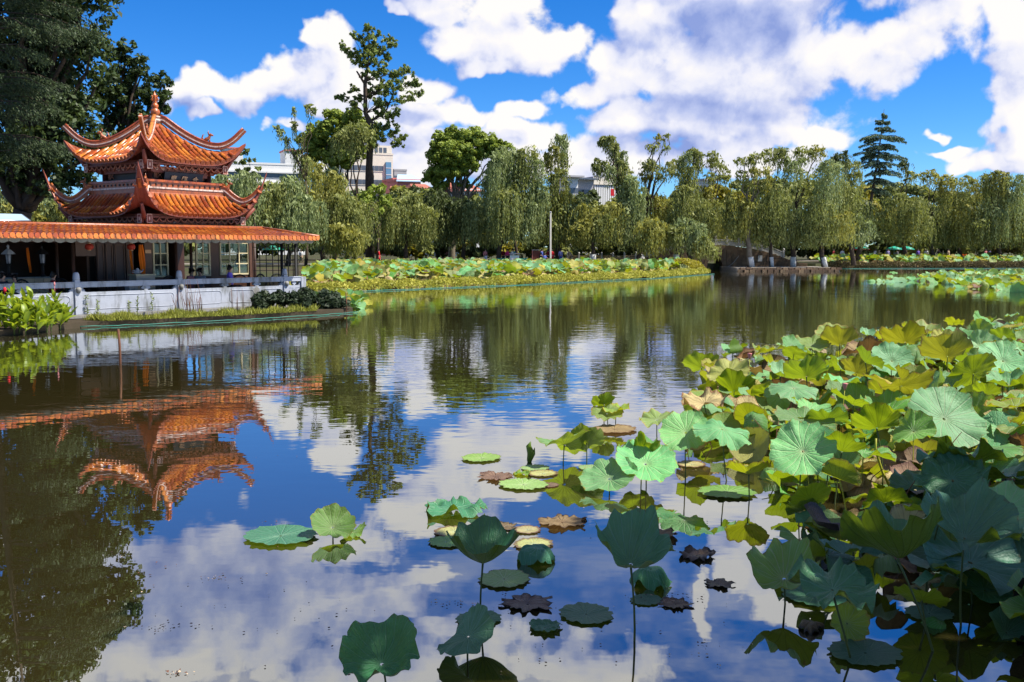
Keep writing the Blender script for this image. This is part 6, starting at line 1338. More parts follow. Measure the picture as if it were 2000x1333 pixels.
def leafshrub(label, pts, n, mat, size, seed, hmul=1.):
    rs = np.random.default_rng(seed); b = Vector((*pts[0][:2], .15)); o = empty('shrub', b); tag(o, label, 'shrub'); Cn = []; A = []; B = []; T = []
    for (x, y, z, r) in pts: p, a_, b_, t_ = clump(rs, (x, y, z), r, int(n * r * r), size, 10, .8, 2.6); Cn.append(p); A.append(a_); B.append(b_); T.append(t_)
    Cn, A, B, T = map(np.concatenate, (Cn, A, B, T)); V, F = leaf_quads(Cn - np.array(b), A, B); link('foliage', np_mesh('foliage', V, F, [M[mat]], np.repeat(T, 4)), o)
    mb = MB()
    for (x, y, z, r) in pts: mb.tube([(x - b.x, y - b.y, -.1), (x - b.x, y - b.y, z - b.z)], .02, 5)
    link('stem', mb.mesh('stem', M['bark']), o)
def sp(px, py, Y, rpx): c = W(px, py, Y); return (c.x, c.y, c.z, rpx * 1.35 * Y / FPX)
leafshrub('dark glossy oleander like shrub hanging over the water at the balustrade end', [sp(515, 592, 36.8, 20), sp(540, 590, 37.0, 20), sp(565, 588, 37.4, 22), sp(592, 592, 37.6, 22), sp(620, 594, 38, 22), sp(648, 596, 38, 20), sp(665, 598, 38, 14), sp(505, 598, 36.2, 14), sp(600, 578, 38.6, 14), sp(640, 582, 39, 16)], 3600, 'shrubdark', .085, 31)
# canna clump: every plant its own, each leaf a part
def canna_leaf(L, wd, curl, seed):
    mb = MB(); n = 7; vs = []
    for i in range(n):
        t = i / (n - 1); wv = wd * math.sin(math.pi * min(1, t * .92 + .06)) ** .8; x = L * t * (1 - .15 * t); z = L * (.25 * t - curl * t * t)
        vs += [(x, -wv, z + wv * .35), (x, 0, z), (x, wv, z + wv * .35)]
    mb.add(vs, [(i * 3 + j, (i + 1) * 3 + j, (i + 1) * 3 + j + 1, i * 3 + j + 1) for i in range(n - 1) for j in range(2)], 0, True); me = mb.mesh('leaf', M['canna']); at = me.attributes.new('tint', 'FLOAT', 'POINT'); rr = random.Random(seed); tv = rr.random(); at.data.foreach_set('value', [min(1, max(0, tv + rr.uniform(-.1, .1))) for _ in vs]); return me
CLV = [canna_leaf(rl_, .062 + .02 * (i % 3), .1 + .12 * (i % 4), i) for i, rl_ in enumerate((.5, .55, .6, .48, .66, .52, .58, .45))]
rc = random.Random(15)
for i, (px, py, Y, hp, lb) in enumerate(((10, 650, 28.4, 95, 'canna plant with sunlit leaves at the outer end of the clump'), (38, 652, 28.2, 80, 'canna plant second from the outer end of the clump'), (62, 650, 28.8, 92, 'tall canna plant in the heart of the clump'), (82, 645, 29.3, 70, 'canna plant with broad low leaves in the clump'), (108, 640, 30.0, 84, 'canna plant with one erect yellow leaf and a red flower stem, nearest the balustrade'), (-20, 652, 28.6, 100, 'canna plant at the frame side of the clump'), (25, 640, 29.2, 100, 'canna plant at the back of the clump towards the rail'), (128, 632, 30.6, 44, 'small dark canna plant at the balustrade side of the clump'), (50, 660, 27.9, 50, 'short canna plant hanging over the water'), (92, 652, 28.6, 48, 'short canna plant by the water beside the grass'), (0, 646, 28.9, 88, 'canna plant behind the red flowered one'), (50, 642, 29.4, 84, 'canna plant with upright narrow leaves at the clump back'), (74, 655, 28.2, 66, 'canna plant with splayed leaves at the front of the clump'), (100, 650, 29.0, 62, 'canna plant between the erect yellow leaf and the water'), (28, 655, 27.9, 70, 'canna plant with yellow leaf undersides at the clump front'), (118, 646, 29.8, 56, 'canna plant leaning to the grass beside the erect yellow leaf'))):
    b = W(px, py, Y); b.z = .12; h = hp * .74 * Y / FPX; o = empty('canna', b); tag(o, lb, 'canna', 'canna clump by the water'); mb = MB(); mb.tube([(0, 0, -.1), (.01, 0, h * .6), (.03, 0, h)], [.022, .018, .008], 6); link('stem', mb.mesh('stem', M['stalk']), o)
    nl = 24 if hp > 60 else 15
    for j in range(nl):
        lf = link('leaf', CLV[rc.randrange(8)], o); t = .04 + .94 * j / nl; lf.location = (.02, 0, h * t * .9); lf.rotation_euler = (rc.uniform(-.4, .4), -rc.uniform(.25, 1.0) - .35 * t, j * 2.4 + rc.uniform(-.4, .4)); s = rc.uniform(.75, 1.1) * (1.1 - .3 * t); lf.scale = (s, s, s)
    if i == 4: mb = MB(); mb.tube([(.03, 0, h), (.03, 0, h + .28)], .01, 5); mb.ball((.03, 0, h + .30), (.03, .03, .07), 6, 5); link('flower', mb.mesh('flower', CL['rose']), o)
    if i == 0: mb = MB(); mb.ball((.05, 0, h + .12), (.05, .05, .08), 6, 5); mb.tube([(.03, 0, h), (.05, 0, h + .12)], .01, 5); link('flower', mb.mesh('flower', CL['red']), o)
# stakes in the pond
for px, pt_, pb_, r, lb in ((235, 643, 711, .028, 'rusty stake standing in the pond before the balustrade'), (677, 572, 612, .022, 'thin reddish stake at the tip of the dark shrub')):
    b = G(px, pb_); t = W(px, pt_, b.y); mb = MB(); mb.tube([(0, 0, -.5), (.0, 0, t.z * .5), (-.015, 0, t.z)], [r, r, r * .85], 8); o = mb.build('stake', M['stake']); o.location = b; tag(o, lb, 'stake', 'stakes in the pond')
def flecks():
    rs = np.random.default_rng(12); mb = MB()
    def fl(x, y, s):
        th = rs.uniform(0, 6.28); n = 5; mb.add([(x + s * math.cos(th + 2 * math.pi * k / n) * rs.uniform(.3, 1), y + s * math.sin(th + 2 * math.pi * k / n) * rs.uniform(.5, 1.), .006 + rs.uniform(0, .006)) for k in range(n)], [tuple(range(n))], int(rs.integers(0, 3)))
    for (px, py, n, sx, sy) in ((530, 1022, 9, 25, 9), (320, 1225, 26, 50, 9), (350, 1315, 16, 26, 4), (870, 1182, 14, 35, 6), (760, 1050, 8, 40, 14), (480, 1150, 20, 220, 70), (1100, 1260, 26, 260, 60), (1400, 1240, 20, 150, 60), (650, 1240, 14, 200, 80), (260, 1120, 10, 60, 50), (1010, 1175, 30, 90, 20), (1310, 1170, 34, 60, 14), (420, 1130, 16, 40, 5), (620, 900, 12, 240, 60), (1250, 1000, 20, 160, 40)):
        for i in range(n): c = G(px + rs.normal() * sx * .6, py + rs.normal() * sy * .6); fl(c.x, c.y, rs.uniform(.004, .014))
    o = mb.build('floating_debris', [M['stake'], CL['tan'], M['darkwood']]); o['kind'] = 'stuff'
flecks()

# ------------------------------------------------------------------ people
def skin_mesh(name, joints, bones, mats, sub=1):
    bm = bmesh.new(); lay = bm.verts.layers.skin.verify(); vs = []
    for i, (p, r) in enumerate(joints):
        v = bm.verts.new(p); r = r if hasattr(r, '__len__') else (r, r); v[lay].radius = r; v[lay].use_root = (i == 0); vs.append(v)
    for a, b in bones: bm.edges.new((vs[a], vs[b]))
    me = bpy.data.meshes.new('tmp'); bm.to_mesh(me); bm.free(); o = bpy.data.objects.new('tmp', me); C.objects.link(o); o.modifiers.new('s', 'SKIN').use_smooth_shade = True; md = o.modifiers.new('u', 'SUBSURF'); md.levels = sub; md.render_levels = sub
    return o, name, mats
def pose_joints(pose):
    # pelvis, chest, neck, head, crown, shoulders/elbows/wrists/hands, hips/knees/ankles/toes
    if pose == 'stand': L = dict(kn=((.09, -.02, .48), (-.09, -.02, .48)), an=((.10, .02, .08), (-.10, .02, .08)), el=((.24, .02, 1.10), (-.24, .02, 1.10)), wr=((.24, -.06, .86), (-.24, -.06, .86)), pz=.92)
    elif pose == 'walk': L = dict(kn=((.09, -.16, .50), (-.09, .06, .48)), an=((.09, -.24, .10), (-.09, .34, .14)), el=((.24, .14, 1.12), (-.24, -.08, 1.10)), wr=((.25, .10, .88), (-.23, -.26, .95)), pz=.91)
    elif pose == 'bend': L = dict(kn=((.09, -.10, .50), (-.09, -.06, .50)), an=((.10, .02, .08), (-.10, .02, .08)), el=((.22, -.40, .95), (-.22, -.40, .95)), wr=((.16, -.56, .76), (-.16, -.56, .76)), pz=.92, lean=-.38)
    else: L = dict(kn=((.10, -.42, .47), (-.10, -.42, .47)), an=((.10, -.40, .08), (-.10, -.40, .08)), el=((.24, -.06, .74), (-.24, -.06, .74)), wr=((.10, -.30, .78), (-.10, -.28, .78)), pz=.48)
    return L
def person_meshes(pose, dress):
    L = pose_joints(pose); z = L['pz']; ln = L.get('lean', 0.); up = .52 * (1 if not ln else .9)
    P = lambda x, f, y=0.: (x, ln * f + y, z + up * f)
    J = [((0, 0, z), .13), (P(0, .35), .115), (P(0, .75), .135), (P(0, 1.0), .075), (P(0, 1.12, ln * .05), .055), (P(0, 1.30, -.01 + ln * .1), .085), (P(0, 1.46, ln * .1), .08)]
    B = [(0, 1), (1, 2), (2, 3), (3, 4), (4, 5), (5, 6)]
    J.append((P(0, 1.29, -.105 + ln * .1), .018)); B.append((5, 7))       # nose
    for s, (sx) in enumerate((1, -1)):
        i = len(J); J += [(P(.17 * sx, .93), .06), (L['el'][s], .045), (L['wr'][s], .032), (tuple(Vector(L['wr'][s]) + Vector((0, -.05, -.08))), .03)]; B += [(2, i), (i, i + 1), (i + 1, i + 2), (i + 2, i + 3)]
        j = len(J); a = Vector(L['an'][s]); J += [((.09 * sx, 0, z - .06), .095), (L['kn'][s], .065), (tuple(a), .042), (tuple(a + Vector((0, -.13, -.04))), .035)]; B += [(0, j), (j, j + 1), (j + 1, j + 2), (j + 2, j + 3)]
    body = skin_mesh('body', J, B, None)
    g_ = 1.18; T = [(J[0][0], .155), (J[1][0], .14), (J[2][0], .16), (P(0, .97), .085)]; TB = [(0, 1), (1, 2), (2, 3)]
    for s, sx in enumerate((1, -1)): i = len(T); e = Vector(L['el'][s]); w_ = Vector(L['wr'][s]); T += [(P(.17 * sx, .93), .078), (tuple(e), .062), (tuple(e.lerp(w_, .7)), .05)]; TB += [(2, i), (i, i + 1), (i + 1, i + 2)]
    if dress and pose != 'sit': i = len(T); T += [((0, 0, z - .18), .19), ((0, 0, z - .36), .22)]; TB += [(0, i), (i, i + 1)]
    top = skin_mesh('top', T, TB, None)
    Q = [((0, 0, z + .02), .15)]; QB = []
    for s, sx in enumerate((1, -1)): i = len(Q); k = Vector(L['kn'][s]); a = Vector(L['an'][s]); Q += [((.09 * sx, 0, z - .06), .115), (tuple(k), .085), (tuple(k.lerp(a, .85)), .065)]; QB += [(0, i), (i, i + 1), (i + 1, i + 2)]
    trs = skin_mesh('trousers', Q, QB, None)
    hc = J[5][0]; H = [((hc[0], hc[1] + .03, hc[2] + .035), .098), ((hc[0], hc[1] + .055, hc[2] - .06), .07), ((hc[0], hc[1] - .01, hc[2] + .085), .07)]; hair = skin_mesh('hair', H, [(0, 1), (0, 2)], None)
    return [body, top, trs, hair]
def make_people():
    sets = {}; tmp = []
    for key in (('stand', 0), ('walk', 0), ('walk', 1), ('sit', 0), ('bend', 0)):
        sets[key] = person_meshes(*key); tmp += sets[key]
    bpy.context.view_layer.update(); dg = bpy.context.evaluated_depsgraph_get(); out = {}
    for key, lst in sets.items():
        out[key] = [(n, bpy.data.meshes.new_from_object(o.evaluated_get(dg))) for o, n, _ in lst]
    for o, _, _ in tmp: me = o.data; bpy.data.objects.remove(o); bpy.data.meshes.remove(me)
    return out
PPL = make_people(); VAR = {}
def person(loc, rz, pose, topc, legc, label, dress=0, group=None, hairc=None, sc=1.):
    o = empty('person', loc, rz); tag(o, label, 'person', group); o.scale = (sc, sc, sc); mats = {'body': M['skin'], 'top': CL[topc], 'trousers': CL[legc], 'hair': CL[hairc] if hairc else M['hair']}
    for n, me in PPL[(pose, dress)]:
        if dress and n == 'trousers': continue
        k = (pose, dress, n, mats[n].name)
        if k not in VAR: m2 = me.copy(); m2.name = n; m2.materials.clear(); m2.materials.append(mats[n]); VAR[k] = m2
        link(n, VAR[k], o)
    return o
def gp(px, m, z=FZ): k = gk(px, m); return GV(k, m, z)
person(gp(450, -.50, FZ + .16), GA + .9, 'sit', 'purple', 'dark', 'person in a purple shirt sitting by the white rail, head bent')
person(gp(105, -.62, FZ + .02), GA + 1.2, 'sit', 'maroon', 'dark', 'person in a dark red shirt sitting by the tan wall')
person(gp(30, -.7, FZ + .02), GA - .6, 'sit', 'dark', 'dark', 'person in dark clothes sitting beside the woven chair back', sc=.95)
person(gp(6, -.7, FZ + .02), GA + .5, 'sit', 'dark', 'dark', 'person in dark clothes at the far gallery end behind the canna')
person(gp(375, -1.9, FZ + .02), GA + .2, 'sit', 'rose', 'dark', 'person in a rose top sitting in the shadow behind the middle post')
person(gp(392, -1.7, FZ + .02), GA - 1., 'sit', 'grey', 'dark', 'person in grey sitting in the shadow beside the narrow window')
GC = 'people walking on the far shore'
def fp(px, Y): p = W(px, 500, Y); p.z = .735; return p
FOLK = [(740, 110, 1.6, 'walk', 'red', 'red', 1, 'woman in a bright red dress walking behind the lotus bed'), (948, 113, .3, 'walk', 'rose', 'white', 0, 'person in a rose top and white trousers walking under the round tree'), (983, 114, -.4, 'stand', 'maroon', 'dark', 0, 'person in a dark red jacket near the green stools'), (991, 113.5, .5, 'stand', 'pink', 'dark', 0, 'person in a hot pink top beside the steel litter bin'), (1003, 115, .2, 'stand', 'teal', 'grey', 0, 'person in a blue green top behind the steel litter bin'), (1000, 113, 1.8, 'walk', 'white', 'white', 1, 'person in a long white skirt beside the steel litter bin'),
 (1058, 112.4, 1., 'stand', 'blue', 'dark', 0, 'person in a dark blue jacket beside the red framed board'), (1078, 112.2, .1, 'stand', 'red', 'red', 0, 'person all in red right beside the lamp post'), (1070, 113.4, 2., 'walk', 'maroon', 'dark', 0, 'person in maroon behind the lamp post'), (1095, 113, .4, 'stand', 'lavender', 'blue', 0, 'person in a pale shirt and jeans beside the slender willow trunk'), (1117, 113, -1.2, 'bend', 'tan', 'tan', 0, 'person in tan bending beside the ochre wall'), (1056, 108.6, 2.4, 'sit', 'dark', 'dark', 0, 'person in dark clothes sitting on the lotus bed kerb by the lamp post'), (1064, 108.6, .8, 'sit', 'blue', 'dark', 0, 'second person sitting on the lotus bed kerb, wearing blue'),
 (588, 111, .6, 'walk', 'white', 'tan', 0, 'person in white seen through the gallery window'),
 (1628, 139, .5, 'walk', 'maroon', 'dark', 0, 'person in maroon under the dark willow beside the cedar'), (1645, 140, -.5, 'walk', 'white', 'dark', 0, 'person in a white shirt under the dark willow beside the cedar'), (1709, 141, .4, 'walk', 'white', 'rose', 0, 'person in white and rose just past the cedar trunk'), (1734, 142, 0., 'stand', 'lavender', 'white', 0, 'person in a lavender shirt and white trousers behind the lotus'), (1748, 140, 1., 'bend', 'grey', 'dark', 0, 'person in grey bending near the green parasol'), (1793, 142, .2, 'stand', 'purple', 'blue', 0, 'person in a purple shirt and blue trousers behind the yellow lotus'), (1809, 142, -.6, 'walk', 'white', 'dark', 0, 'slim person in white and black behind the yellow lotus'), (1820, 142, .7, 'walk', 'rose', 'tan', 0, 'person in a checked rose top behind the yellow lotus'), (1833, 143, -1., 'walk', 'dark', 'dark', 0, 'person in black behind the yellow lotus'), (1852, 143, .5, 'stand', 'tan', 'tan', 0, 'person in tan near the orange benches'), (1925, 142, .3, 'walk', 'rose', 'dark', 0, 'person in rose before the russet shrub'), (1934, 142, -.3, 'walk', 'lavender', 'dark', 0, 'person in lavender before the russet shrub'), (1950, 140.6, .9, 'bend', 'white', 'tan', 0, 'person in white bending over the lotus by the russet shrub')]
for px, Y, rz, po, tc_, lc, dr, lb in FOLK: person(fp(px, Y), rz, po, tc_, lc, lb, dr, GC)

# ------------------------------------------------------------------ far shore furniture
lp = fp(1075, 110); o = empty('lamp_post', lp); tag(o, 'plain grey lamp post rising before the willows', 'lamp post'); hh = W(1075, 416, 110).z - lp.z
mb = MB(); mb.lathe([(.16, 0), (.16, .3), (.115, .34), (.095, hh)], (0, 0, 0), 10); link('pole', mb.mesh('pole', M['lampgrey']), o); mb = MB(); mb.lathe([(.10, hh), (.12, hh + .03), (.12, hh + .10), (.04, hh + .16)], (0, 0, 0), 10); link('cap', mb.mesh('cap', M['bgrey']), o)
bn = fp(1005, 111.5); o = empty('litter_bin', bn); tag(o, 'steel litter bin with two pale doors and a roof', 'litter bin')
mb = MB(); mb.box((0, 0, .55), (1.05, .5, .9)); link('body', mb.mesh('body', M['steel']), o)
for sx in (-.27, .27):
    mb = MB(); mb.box((sx, -.262, .5), (.42, .03, .72)); d_ = link('door', mb.mesh('door', M['bwhite']), o); mb = MB(); mb.lathe([(.07, 0), (.07, .01)], (0, 0, 0), 10); e = link('emblem', mb.mesh('emblem', M['bgrey']), d_); e.rotation_euler = (math.pi / 2, 0, 0); e.location = (sx, -.28, .55)
mb = MB(); mb.box((0, 0, 1.22), (1.25, .65, .08)); link('roof', mb.mesh('roof', M['bgrey']), o); mb = MB()
for sx in (-.5, .5):
    for sy in (-.22, .22): mb.box((sx, sy, 1.09), (.05, .05, .2))
link('roof_struts', mb.mesh('roof_struts', M['bgrey']), o)
for px, mt, lb in ((975, 'teal', 'bright green plastic tub, farther from the bin'), (985, 'teal', 'blue green plastic box beside the steel bin'), (1024, 'teal', 'green plastic box on the other side of the steel bin')):
    b = fp(px, 112); o = empty('plastic_box', b); tag(o, lb, 'plastic box', 'green plastic boxes'); mb = MB(); mb.box((0, 0, .32), (.55, .5, .6), None, 0, 1.15); link('body', mb.mesh('body', CL['teal'] if px == 985 else M['plastic']), o); mb = MB(); mb.box((0, 0, .65), (.68, .62, .06)); link('lid', mb.mesh('lid', M['plastic']), o)
b = fp(1050, 113); o = empty('notice_board', b); tag(o, 'notice board with red posts and a brown panel', 'notice board')
mb = MB(); mb.box((0, 0, 1.05), (1.05, .06, .95)); link('panel', mb.mesh('panel', M['redwood']), o); mb = MB(); mb.box((0, 0, 1.62), (1.3, .2, .06)); link('roof', mb.mesh('roof', M['bgrey']), o)
for sx in (-.6, .6): mb = MB(); mb.box((sx, 0, .8), (.09, .09, 1.6)); link('post', mb.mesh('post', M['bpink']), o)
for px, Y, mt, lb in ((1746, 143, 'plastic', 'green parasol half hidden behind the lotus'), (1770, 144, 'plastic', 'second green parasol farther along behind the lotus'), (533, 112, 'plastic', 'green parasol seen through the gallery lattice'), (1682, 143, 'plastic', 'green and red parasol behind the cedar trunk')):
    b = fp(px, Y); o = empty('parasol', b); tag(o, lb, 'parasol', 'green parasols on the far shore'); mb = MB(); mb.tube([(0, 0, 0), (0, 0, 2.1)], .03, 6); link('pole', mb.mesh('pole', M['steel']), o); mb = MB(); mb.lathe([(1.2, 1.72), (.8, 1.92), (.3, 2.08), (.03, 2.14)], (0, 0, 0), 8); link('canopy', mb.mesh('canopy', M[mt]), o); mb = MB(); mb.lathe([(1.2, 1.60), (1.2, 1.72)], (0, 0, 0), 8); link('valance', mb.mesh('valance', CL['red'] if px in (1682,) else M['plastic']), o)
for px, lb in ((1879, 'orange bench nearest the people, behind the yellow lotus'), (1892, 'second orange bench, towards the russet shrub')):
    b = fp(px, 143); o = empty('bench', b); tag(o, lb, 'bench', 'orange benches on the far shore'); mb = MB(); mb.box((0, 0, .45), (.8, .4, .06)); link('seat', mb.mesh('seat', M['orange']), o); mb = MB(); mb.box((0, .2, .75), (.8, .05, .5)); link('backrest', mb.mesh('backrest', M['orange']), o)
    for sx in (-.35, .35): mb = MB(); mb.box((sx, 0, .21), (.06, .4, .42)); link('leg', mb.mesh('leg', M['orange']), o)
# stone bridge with arch; masonry laid block by block where it shows
BY = 117.; br = empty('stone_bridge', (24, BY, 0)); tag(br, 'old arched stone bridge with stepped white balustrade half hidden by willows', 'bridge')
def bz(x): t = (x - 24.0) / 9.5; return .95 + 1.95 * max(0., 1 - t * t) if abs(t) < 1 else .95
def bxx(px): return (px - 1000) / FPX * BY
ax0, ax1 = bxx(1379), bxx(1411); acx = (ax0 + ax1) / 2; arx = (ax1 - ax0) / 2; N = 60
mb = MB(); x0, x1 = 11.5, 33.5; cols = [x0 + (x1 - x0) * i / N for i in range(N + 1)] + [ax0 + 1e-3, ax1 - 1e-3] + [ax0 + (ax1 - ax0) * i / 14 for i in range(1, 14)]; cols = sorted(cols)
def az_(x): q = 1 - ((x - acx) / arx) ** 2; return 1.75 * math.sqrt(q) if q > 0 else -.5
for a, b in zip(cols[:-1], cols[1:]):
    m_ = (a + b) / 2; la, lb_ = (az_(a), az_(b)) if ax0 < m_ < ax1 else (-.5, -.5)
    vs = [(a, BY, la), (b, BY, lb_), (b, BY, bz(b)), (a, BY, bz(a)), (a, BY + 2.6, la), (b, BY + 2.6, lb_), (b, BY + 2.6, bz(b)), (a, BY + 2.6, bz(a))]
    mb.add(vs, [(0, 1, 2, 3), (7, 6, 5, 4), (3, 2, 6, 7), (0, 4, 5, 1)])
mb.build('bridge_body', M['stone'], br)
rb2 = random.Random(4)
for j in range(7):                         # facing blocks of the pier beside the arch
    zz0 = -.1 + j * .36; xx = ax1 + .42 - (.06 if j % 2 else 0)
    while xx < bxx(1575):
        wd_ = rb2.uniform(.42, .72) * (1 if xx < bxx(1447) else 1.5); xe = min(xx + wd_, bxx(1575)); zt = min(zz0 + .34, bz(xx) - .15)
        if xe - xx > .12 and zt - zz0 > .1:
            q = MB(); q.box(((xx + xe) / 2 - 24, -.03 - rb2.uniform(0, .03), (zz0 + zt) / 2), (xe - xx - .025, .12, zt - zz0 - .02)); link('stone_block', q.mesh('stone_block', M['stone']), br)
        xx = xe + .0
for i in range(11):                        # arch stones
    a0, a1 = math.pi * i / 11, math.pi * (i + 1) / 11 - .02; q = MB(); f = lambda a, k: (acx + (arx + k) * math.cos(a) - 24, max(-.2, (1.75 + k) * math.sin(a)))
    poly = [f(a0, .0), f(a0, .38), f(a1, .38), f(a1, .0)]; q.prism(poly, lambda u, v: (u, -.10, v), lambda u, v: (u, .1, v)); link('arch_stone', q.mesh('arch_stone', M['stone']), br)
for x in [6.6 + 1.35 * i for i in range(21)]:
    if x > 33.4: break
    z = max(bz(x), .95) if x > 11.5 else .95; mb = MB(); mb.box((x - 24, .15, z + .42), (.2, .2, 1.0)); mb.lathe([(.09, z + .92), (.12, z + .98), (.10, z + 1.08), (.02, z + 1.14)], (x - 24, .15, 0), 8); link('baluster_post', mb.mesh('baluster_post', M['whitestone']), br)
    xn = x + 1.35; zn = max(bz(xn), .95) if xn > 11.5 else .95
    if xn < 33.4:
        mb = MB()
        for (h0, h1, th) in ((.05, .55, .08), (.62, .74, .14)):
            vs = [(x + .1 - 24, .15 - th / 2, z + h0), (xn - .1 - 24, .15 - th / 2, zn + h0), (xn - .1 - 24, .15 - th / 2, zn + h1), (x + .1 - 24, .15 - th / 2, z + h1)]; vs += [(a, b + th, c) for a, b, c in vs]; mb.add(vs, [(0, 1, 2, 3), (7, 6, 5, 4), (3, 2, 6, 7), (0, 4, 5, 1)])
        link('balustrade_panel', mb.mesh('balustrade_panel', M['yellowstone'] if x < 15 else M['whitestone']), br)
mb = MB(); mb.box((9 - 24, .3, .83), (5.4, .4, .28)); link('ramp_wall', mb.mesh('ramp_wall', M['yellowstone']), br)
slab('landing', [(24.9, 109.2), (36.2, 110.1), (36.2, 118.4), (24.9, 118.4)], -.6, .40, M['paving'])
o = MB(); o.box((29.4, 116.9, 1.35), (.5, .06, .7)); tag(o.build('meter_box', M['whitestone']), 'small pale service box on the dark bridge wall', 'box')
rope_ = MB(); a = W(1408, 522, 116.5); b = W(1443, 500, 116.7); rope_.tube([a.lerp(b, t / 8) - Vector((0, 0, .5 * math.sin(math.pi * t / 8))) for t in range(9)], .025, 4); tag(rope_.build('rope', M['whitestone']), 'pale rope sagging across the foot of the bridge arch', 'rope')
rl2 = random.Random(8)
for i in range(34):                        # rough edging stones of the landing
    x = 25.2 + 11 * (i % 17) / 16 + .3 * (i // 17); y = 108.95 + .08 * (x - 25) + .12 * (i // 17); q = MB(); q.box((0, 0, 0), (rl2.uniform(.5, .72), .45, rl2.uniform(.20, .28)), Matrix.Rotation(rl2.uniform(-.2, .2), 3, 'Z'), 0, .85); o = q.build('edge_stone', M['stone']); o.location = (x, y, .06 + .24 * (i // 17) + rl2.uniform(-.03, .03)); tag(o, 'rough edging stone in the row at the foot of the landing', 'stone', 'edging stones of the landing')

# ------------------------------------------------------------------ the city beyond the park
def block(name, label, Y, px0, px1, pyt, mat, wins=None, dep=14., yaw=0., cat='building', z0=0., extra=None, winmat='wdark'):
    a = W(px0, pyt, Y); b = W(px1, pyt, Y); wd_ = b.x - a.x; h = a.z; o = empty(name, ((a.x + b.x) / 2, Y, 0), yaw or R(24)); wd_ = wd_ * 1.04; tag(o, label, cat)
    mb = MB(); mb.box((0, dep / 2, h / 2), (wd_, dep, h)); link('wall', mb.mesh('wall', M[mat]), o)
    mb = MB()
    for (cx, cy, sx, sy) in ((0, .15, wd_ + .4, .5), (0, dep - .15, wd_ + .4, .5), (-wd_ / 2, dep / 2, .5, dep - .6), (wd_ / 2, dep / 2, .5, dep - .6)): mb.box((cx, cy, h + .3), (sx, sy, .6))
    link('parapet', mb.mesh('parapet', M[mat]), o)
    if wins:
        nx, nz, ww, wh, zt, zs, xs0, xs1 = wins; me = None
        for j in range(nz):
            for i in range(nx):
                x = -wd_ / 2 + wd_ * (xs0 + (xs1 - xs0) * (i + .5) / nx); z = h - zt - j * zs
                if me is None: q = MB(); q.box((0, 0, 0), (ww, .10, wh)); me = q.mesh('window', M[winmat]); q = MB(); q.box((0, .02, -wh / 2 - .12), (ww + .3, .3, .16)); ms = q.mesh('sill', M[mat])
                wo_ = link('window', me, o, (x, -.02, z)); link('sill', ms, wo_)
    if extra: extra(o, wd_, h)
    return o
def tower_extra(o, wd_, h):
    mb = MB(); mb.box((wd_ * .40, -.3, h * .47), (wd_ * .11, .8, h * .92)); link('glass_strip', mb.mesh('glass_strip', M['bglass']), o)
    mb = MB(); mb.box((wd_ * .12, 5, h + 1.6), (wd_ * .76, 8, 3.2)); link('roof_block', mb.mesh('roof_block', M['bcream']), o)
    for j in range(14):
        mb = MB(); mb.box((wd_ * .40, -.74, h * .08 + j * h * .066), (wd_ * .11, .08, .18)); link('transom', mb.mesh('transom', M['bwhite']), o)
    for i in range(7): mb = MB(); mb.box((wd_ * (-.18 + .09 * i), .98, h + 1.7), (1.1, .1, 1.6)); link('window', mb.mesh('window', M['wdark']), o)
block('tower', 'tall cream office tower with small square windows and a blue glass strip', 330, 672, 767, 302, 'bcream', (9, 13, 1.3, 1.7, 4.5, 4.6, .02, .80), 22, 0, 'tower', extra=tower_extra)
def apt_extra(o, wd_, h):
    for sx in (-.36, .38):
        mb = MB(); mb.box((wd_ * sx, 4, h + 2.2), (wd_ * .22, 8, 4.4)); link('stair_tower', mb.mesh('stair_tower', M['bwhite']), o); mb = MB(); mb.box((wd_ * sx, 4, h + 4.6), (wd_ * .24, 8.6, .4)); link('roof_edge', mb.mesh('roof_edge', M['bpink']), o)
    for j in range(5): mb = MB(); mb.box((0, -.3, h - 2.2 - j * 3.2), (wd_ * .96, .8, .5)); link('balcony', mb.mesh('balcony', M['bwhite']), o)
block('apartment_block', 'long white apartment block with banded windows and two stair towers', 300, 440, 590, 322, 'bwhite', (16, 5, 1.7, 1.5, 3.0, 3.2, .02, .98), 14, 0, extra=apt_extra)
block('office_block', 'dark grey office block stepped behind the salmon house', 360, 770, 794, 334, 'bgrey', (6, 6, 1.2, 1.6, 2.6, 3.4, .05, .95), 14)
block('house', 'salmon pink building with a white corner beside the cream tower', 320, 768, 800, 352, 'bpink', (5, 4, 1.2, 1.4, 2.4, 3.2, .05, .95), 12)
block('hall', 'low building with a pale blue sheet roof and coloured wall', 310, 776, 822, 354, 'bpink', (6, 3, 1.6, 1.6, 3.2, 3.0, .05, .95), 10, extra=lambda o, wd_, h: [link('roof', MB().add([(-wd_ / 2 - .6, -1, h), (wd_ / 2 + .6, -1, h), (wd_ / 2 - 1, 6, h + 2.4), (-wd_ / 2 + 2, 6, h + 2.4), (-wd_ / 2 - .6, -1, h - .3), (wd_ / 2 + .6, -1, h - .3)], [(0, 1, 2, 3), (0, 4, 5, 1), (1, 5, 2), (0, 3, 4)]).mesh('roof', M['bblue']), o)])
def rroof(o, wd_, h):
    mb = MB(); mb.add([(-wd_ / 2 - .8, -1, h), (wd_ / 2 + .8, -1, h), (wd_ / 2 - 1, 5, h + 2.2), (-wd_ / 2 + 1, 5, h + 2.2), (-wd_ / 2 - .8, 11, h), (wd_ / 2 + .8, 11, h)], [(0, 1, 2, 3), (3, 2, 5, 4), (0, 3, 4), (1, 5, 2)]); link('roof', mb.mesh('roof', M['bred']), o)
    mb = MB(); mb.box((0, -.25, h - 4.2), (wd_ * .94, .5, .5)); link('cornice', mb.mesh('cornice', M['bred']), o)
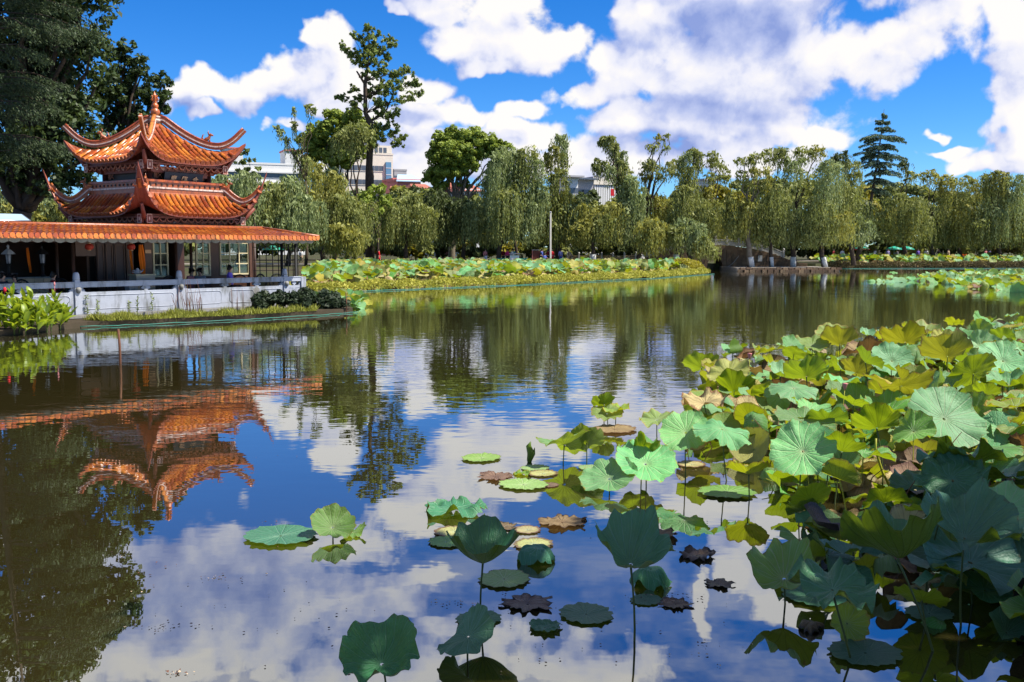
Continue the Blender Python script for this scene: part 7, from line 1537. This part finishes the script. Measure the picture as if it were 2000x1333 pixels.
block('row_house', 'brick red roofed house nearest the cream tower', 270, 766, 806, 378, 'bred', (7, 3, 1.1, 1.4, 2.4, 3.2, .03, .97), 10, extra=rroof)
block('row_house', 'white walled house with red roof between the towers and round tree', 262, 806, 850, 374, 'bwhite', (7, 3, 1.1, 1.4, 2.6, 3.2, .03, .97), 10, extra=rroof)
block('row_house', 'red and white villa seen under the round tree', 255, 900, 942, 374, 'bwhite', (6, 3, 1.2, 1.6, 2.6, 3.2, .03, .97), 10, extra=rroof)
block('row_house', 'brick villa wing beside the red and white villa', 262, 868, 902, 370, 'bred', (5, 3, 1.2, 1.6, 2.6, 3.2, .03, .97), 10, extra=rroof)
block('villa', 'white villa with a flat overhanging roof above the willows', 280, 1106, 1130, 352, 'bwhite', (3, 3, 1.4, 1.6, 3.0, 3.4, .05, .95), 10, extra=lambda o, wd_, h: [link('roof', MB().box((0, 4, h + .9), (wd_ + 2, 12, .5)).mesh('roof', M['bgrey']), o)])
block('villa', 'grey villa with a dark roof beside the white villa', 288, 1128, 1160, 356, 'bgrey', (4, 2, 1.8, 1.6, 3.0, 3.4, .1, .9), 10, extra=lambda o, wd_, h: [link('roof', MB().box((0, 4, h + .8), (wd_ + 1.5, 12, .4)).mesh('roof', M['wdark']), o)])
def gym(o, wd_, h):
    mb = MB(); mb.box((0, -.4, h - .9), (wd_ + .8, 1., 1.8)); link('fascia', mb.mesh('fascia', M['bcream']), o)
    for i in range(12): mb = MB(); mb.box((-wd_ / 2 + wd_ * (i + .5) / 12, -.3, h - 5), (.5, .6, 6)); link('pilaster', mb.mesh('pilaster', M['bwhite']), o)
    mb = MB(); mb.box((wd_ * .2, -.5, h - 4.), (1.2, .3, 2.)); link('banner', mb.mesh('banner', CL['red']), o)
block('hall', 'long flat roofed hall with white pilasters and a red banner', 300, 1157, 1212, 350, 'bgrey', (12, 1, .9, 4., 4.8, 4, .0, 1.), 16, extra=gym)
block('villa', 'pale roofed house behind the hooked willow', 260, 1372, 1398, 358, 'bwhite', (3, 2, 1.4, 1.4, 3., 3.2, .05, .95), 9, extra=lambda o, wd_, h: [link('roof', MB().box((0, 4, h + .8), (wd_ + 1.5, 11, .5)).mesh('roof', M['bgrey']), o)])
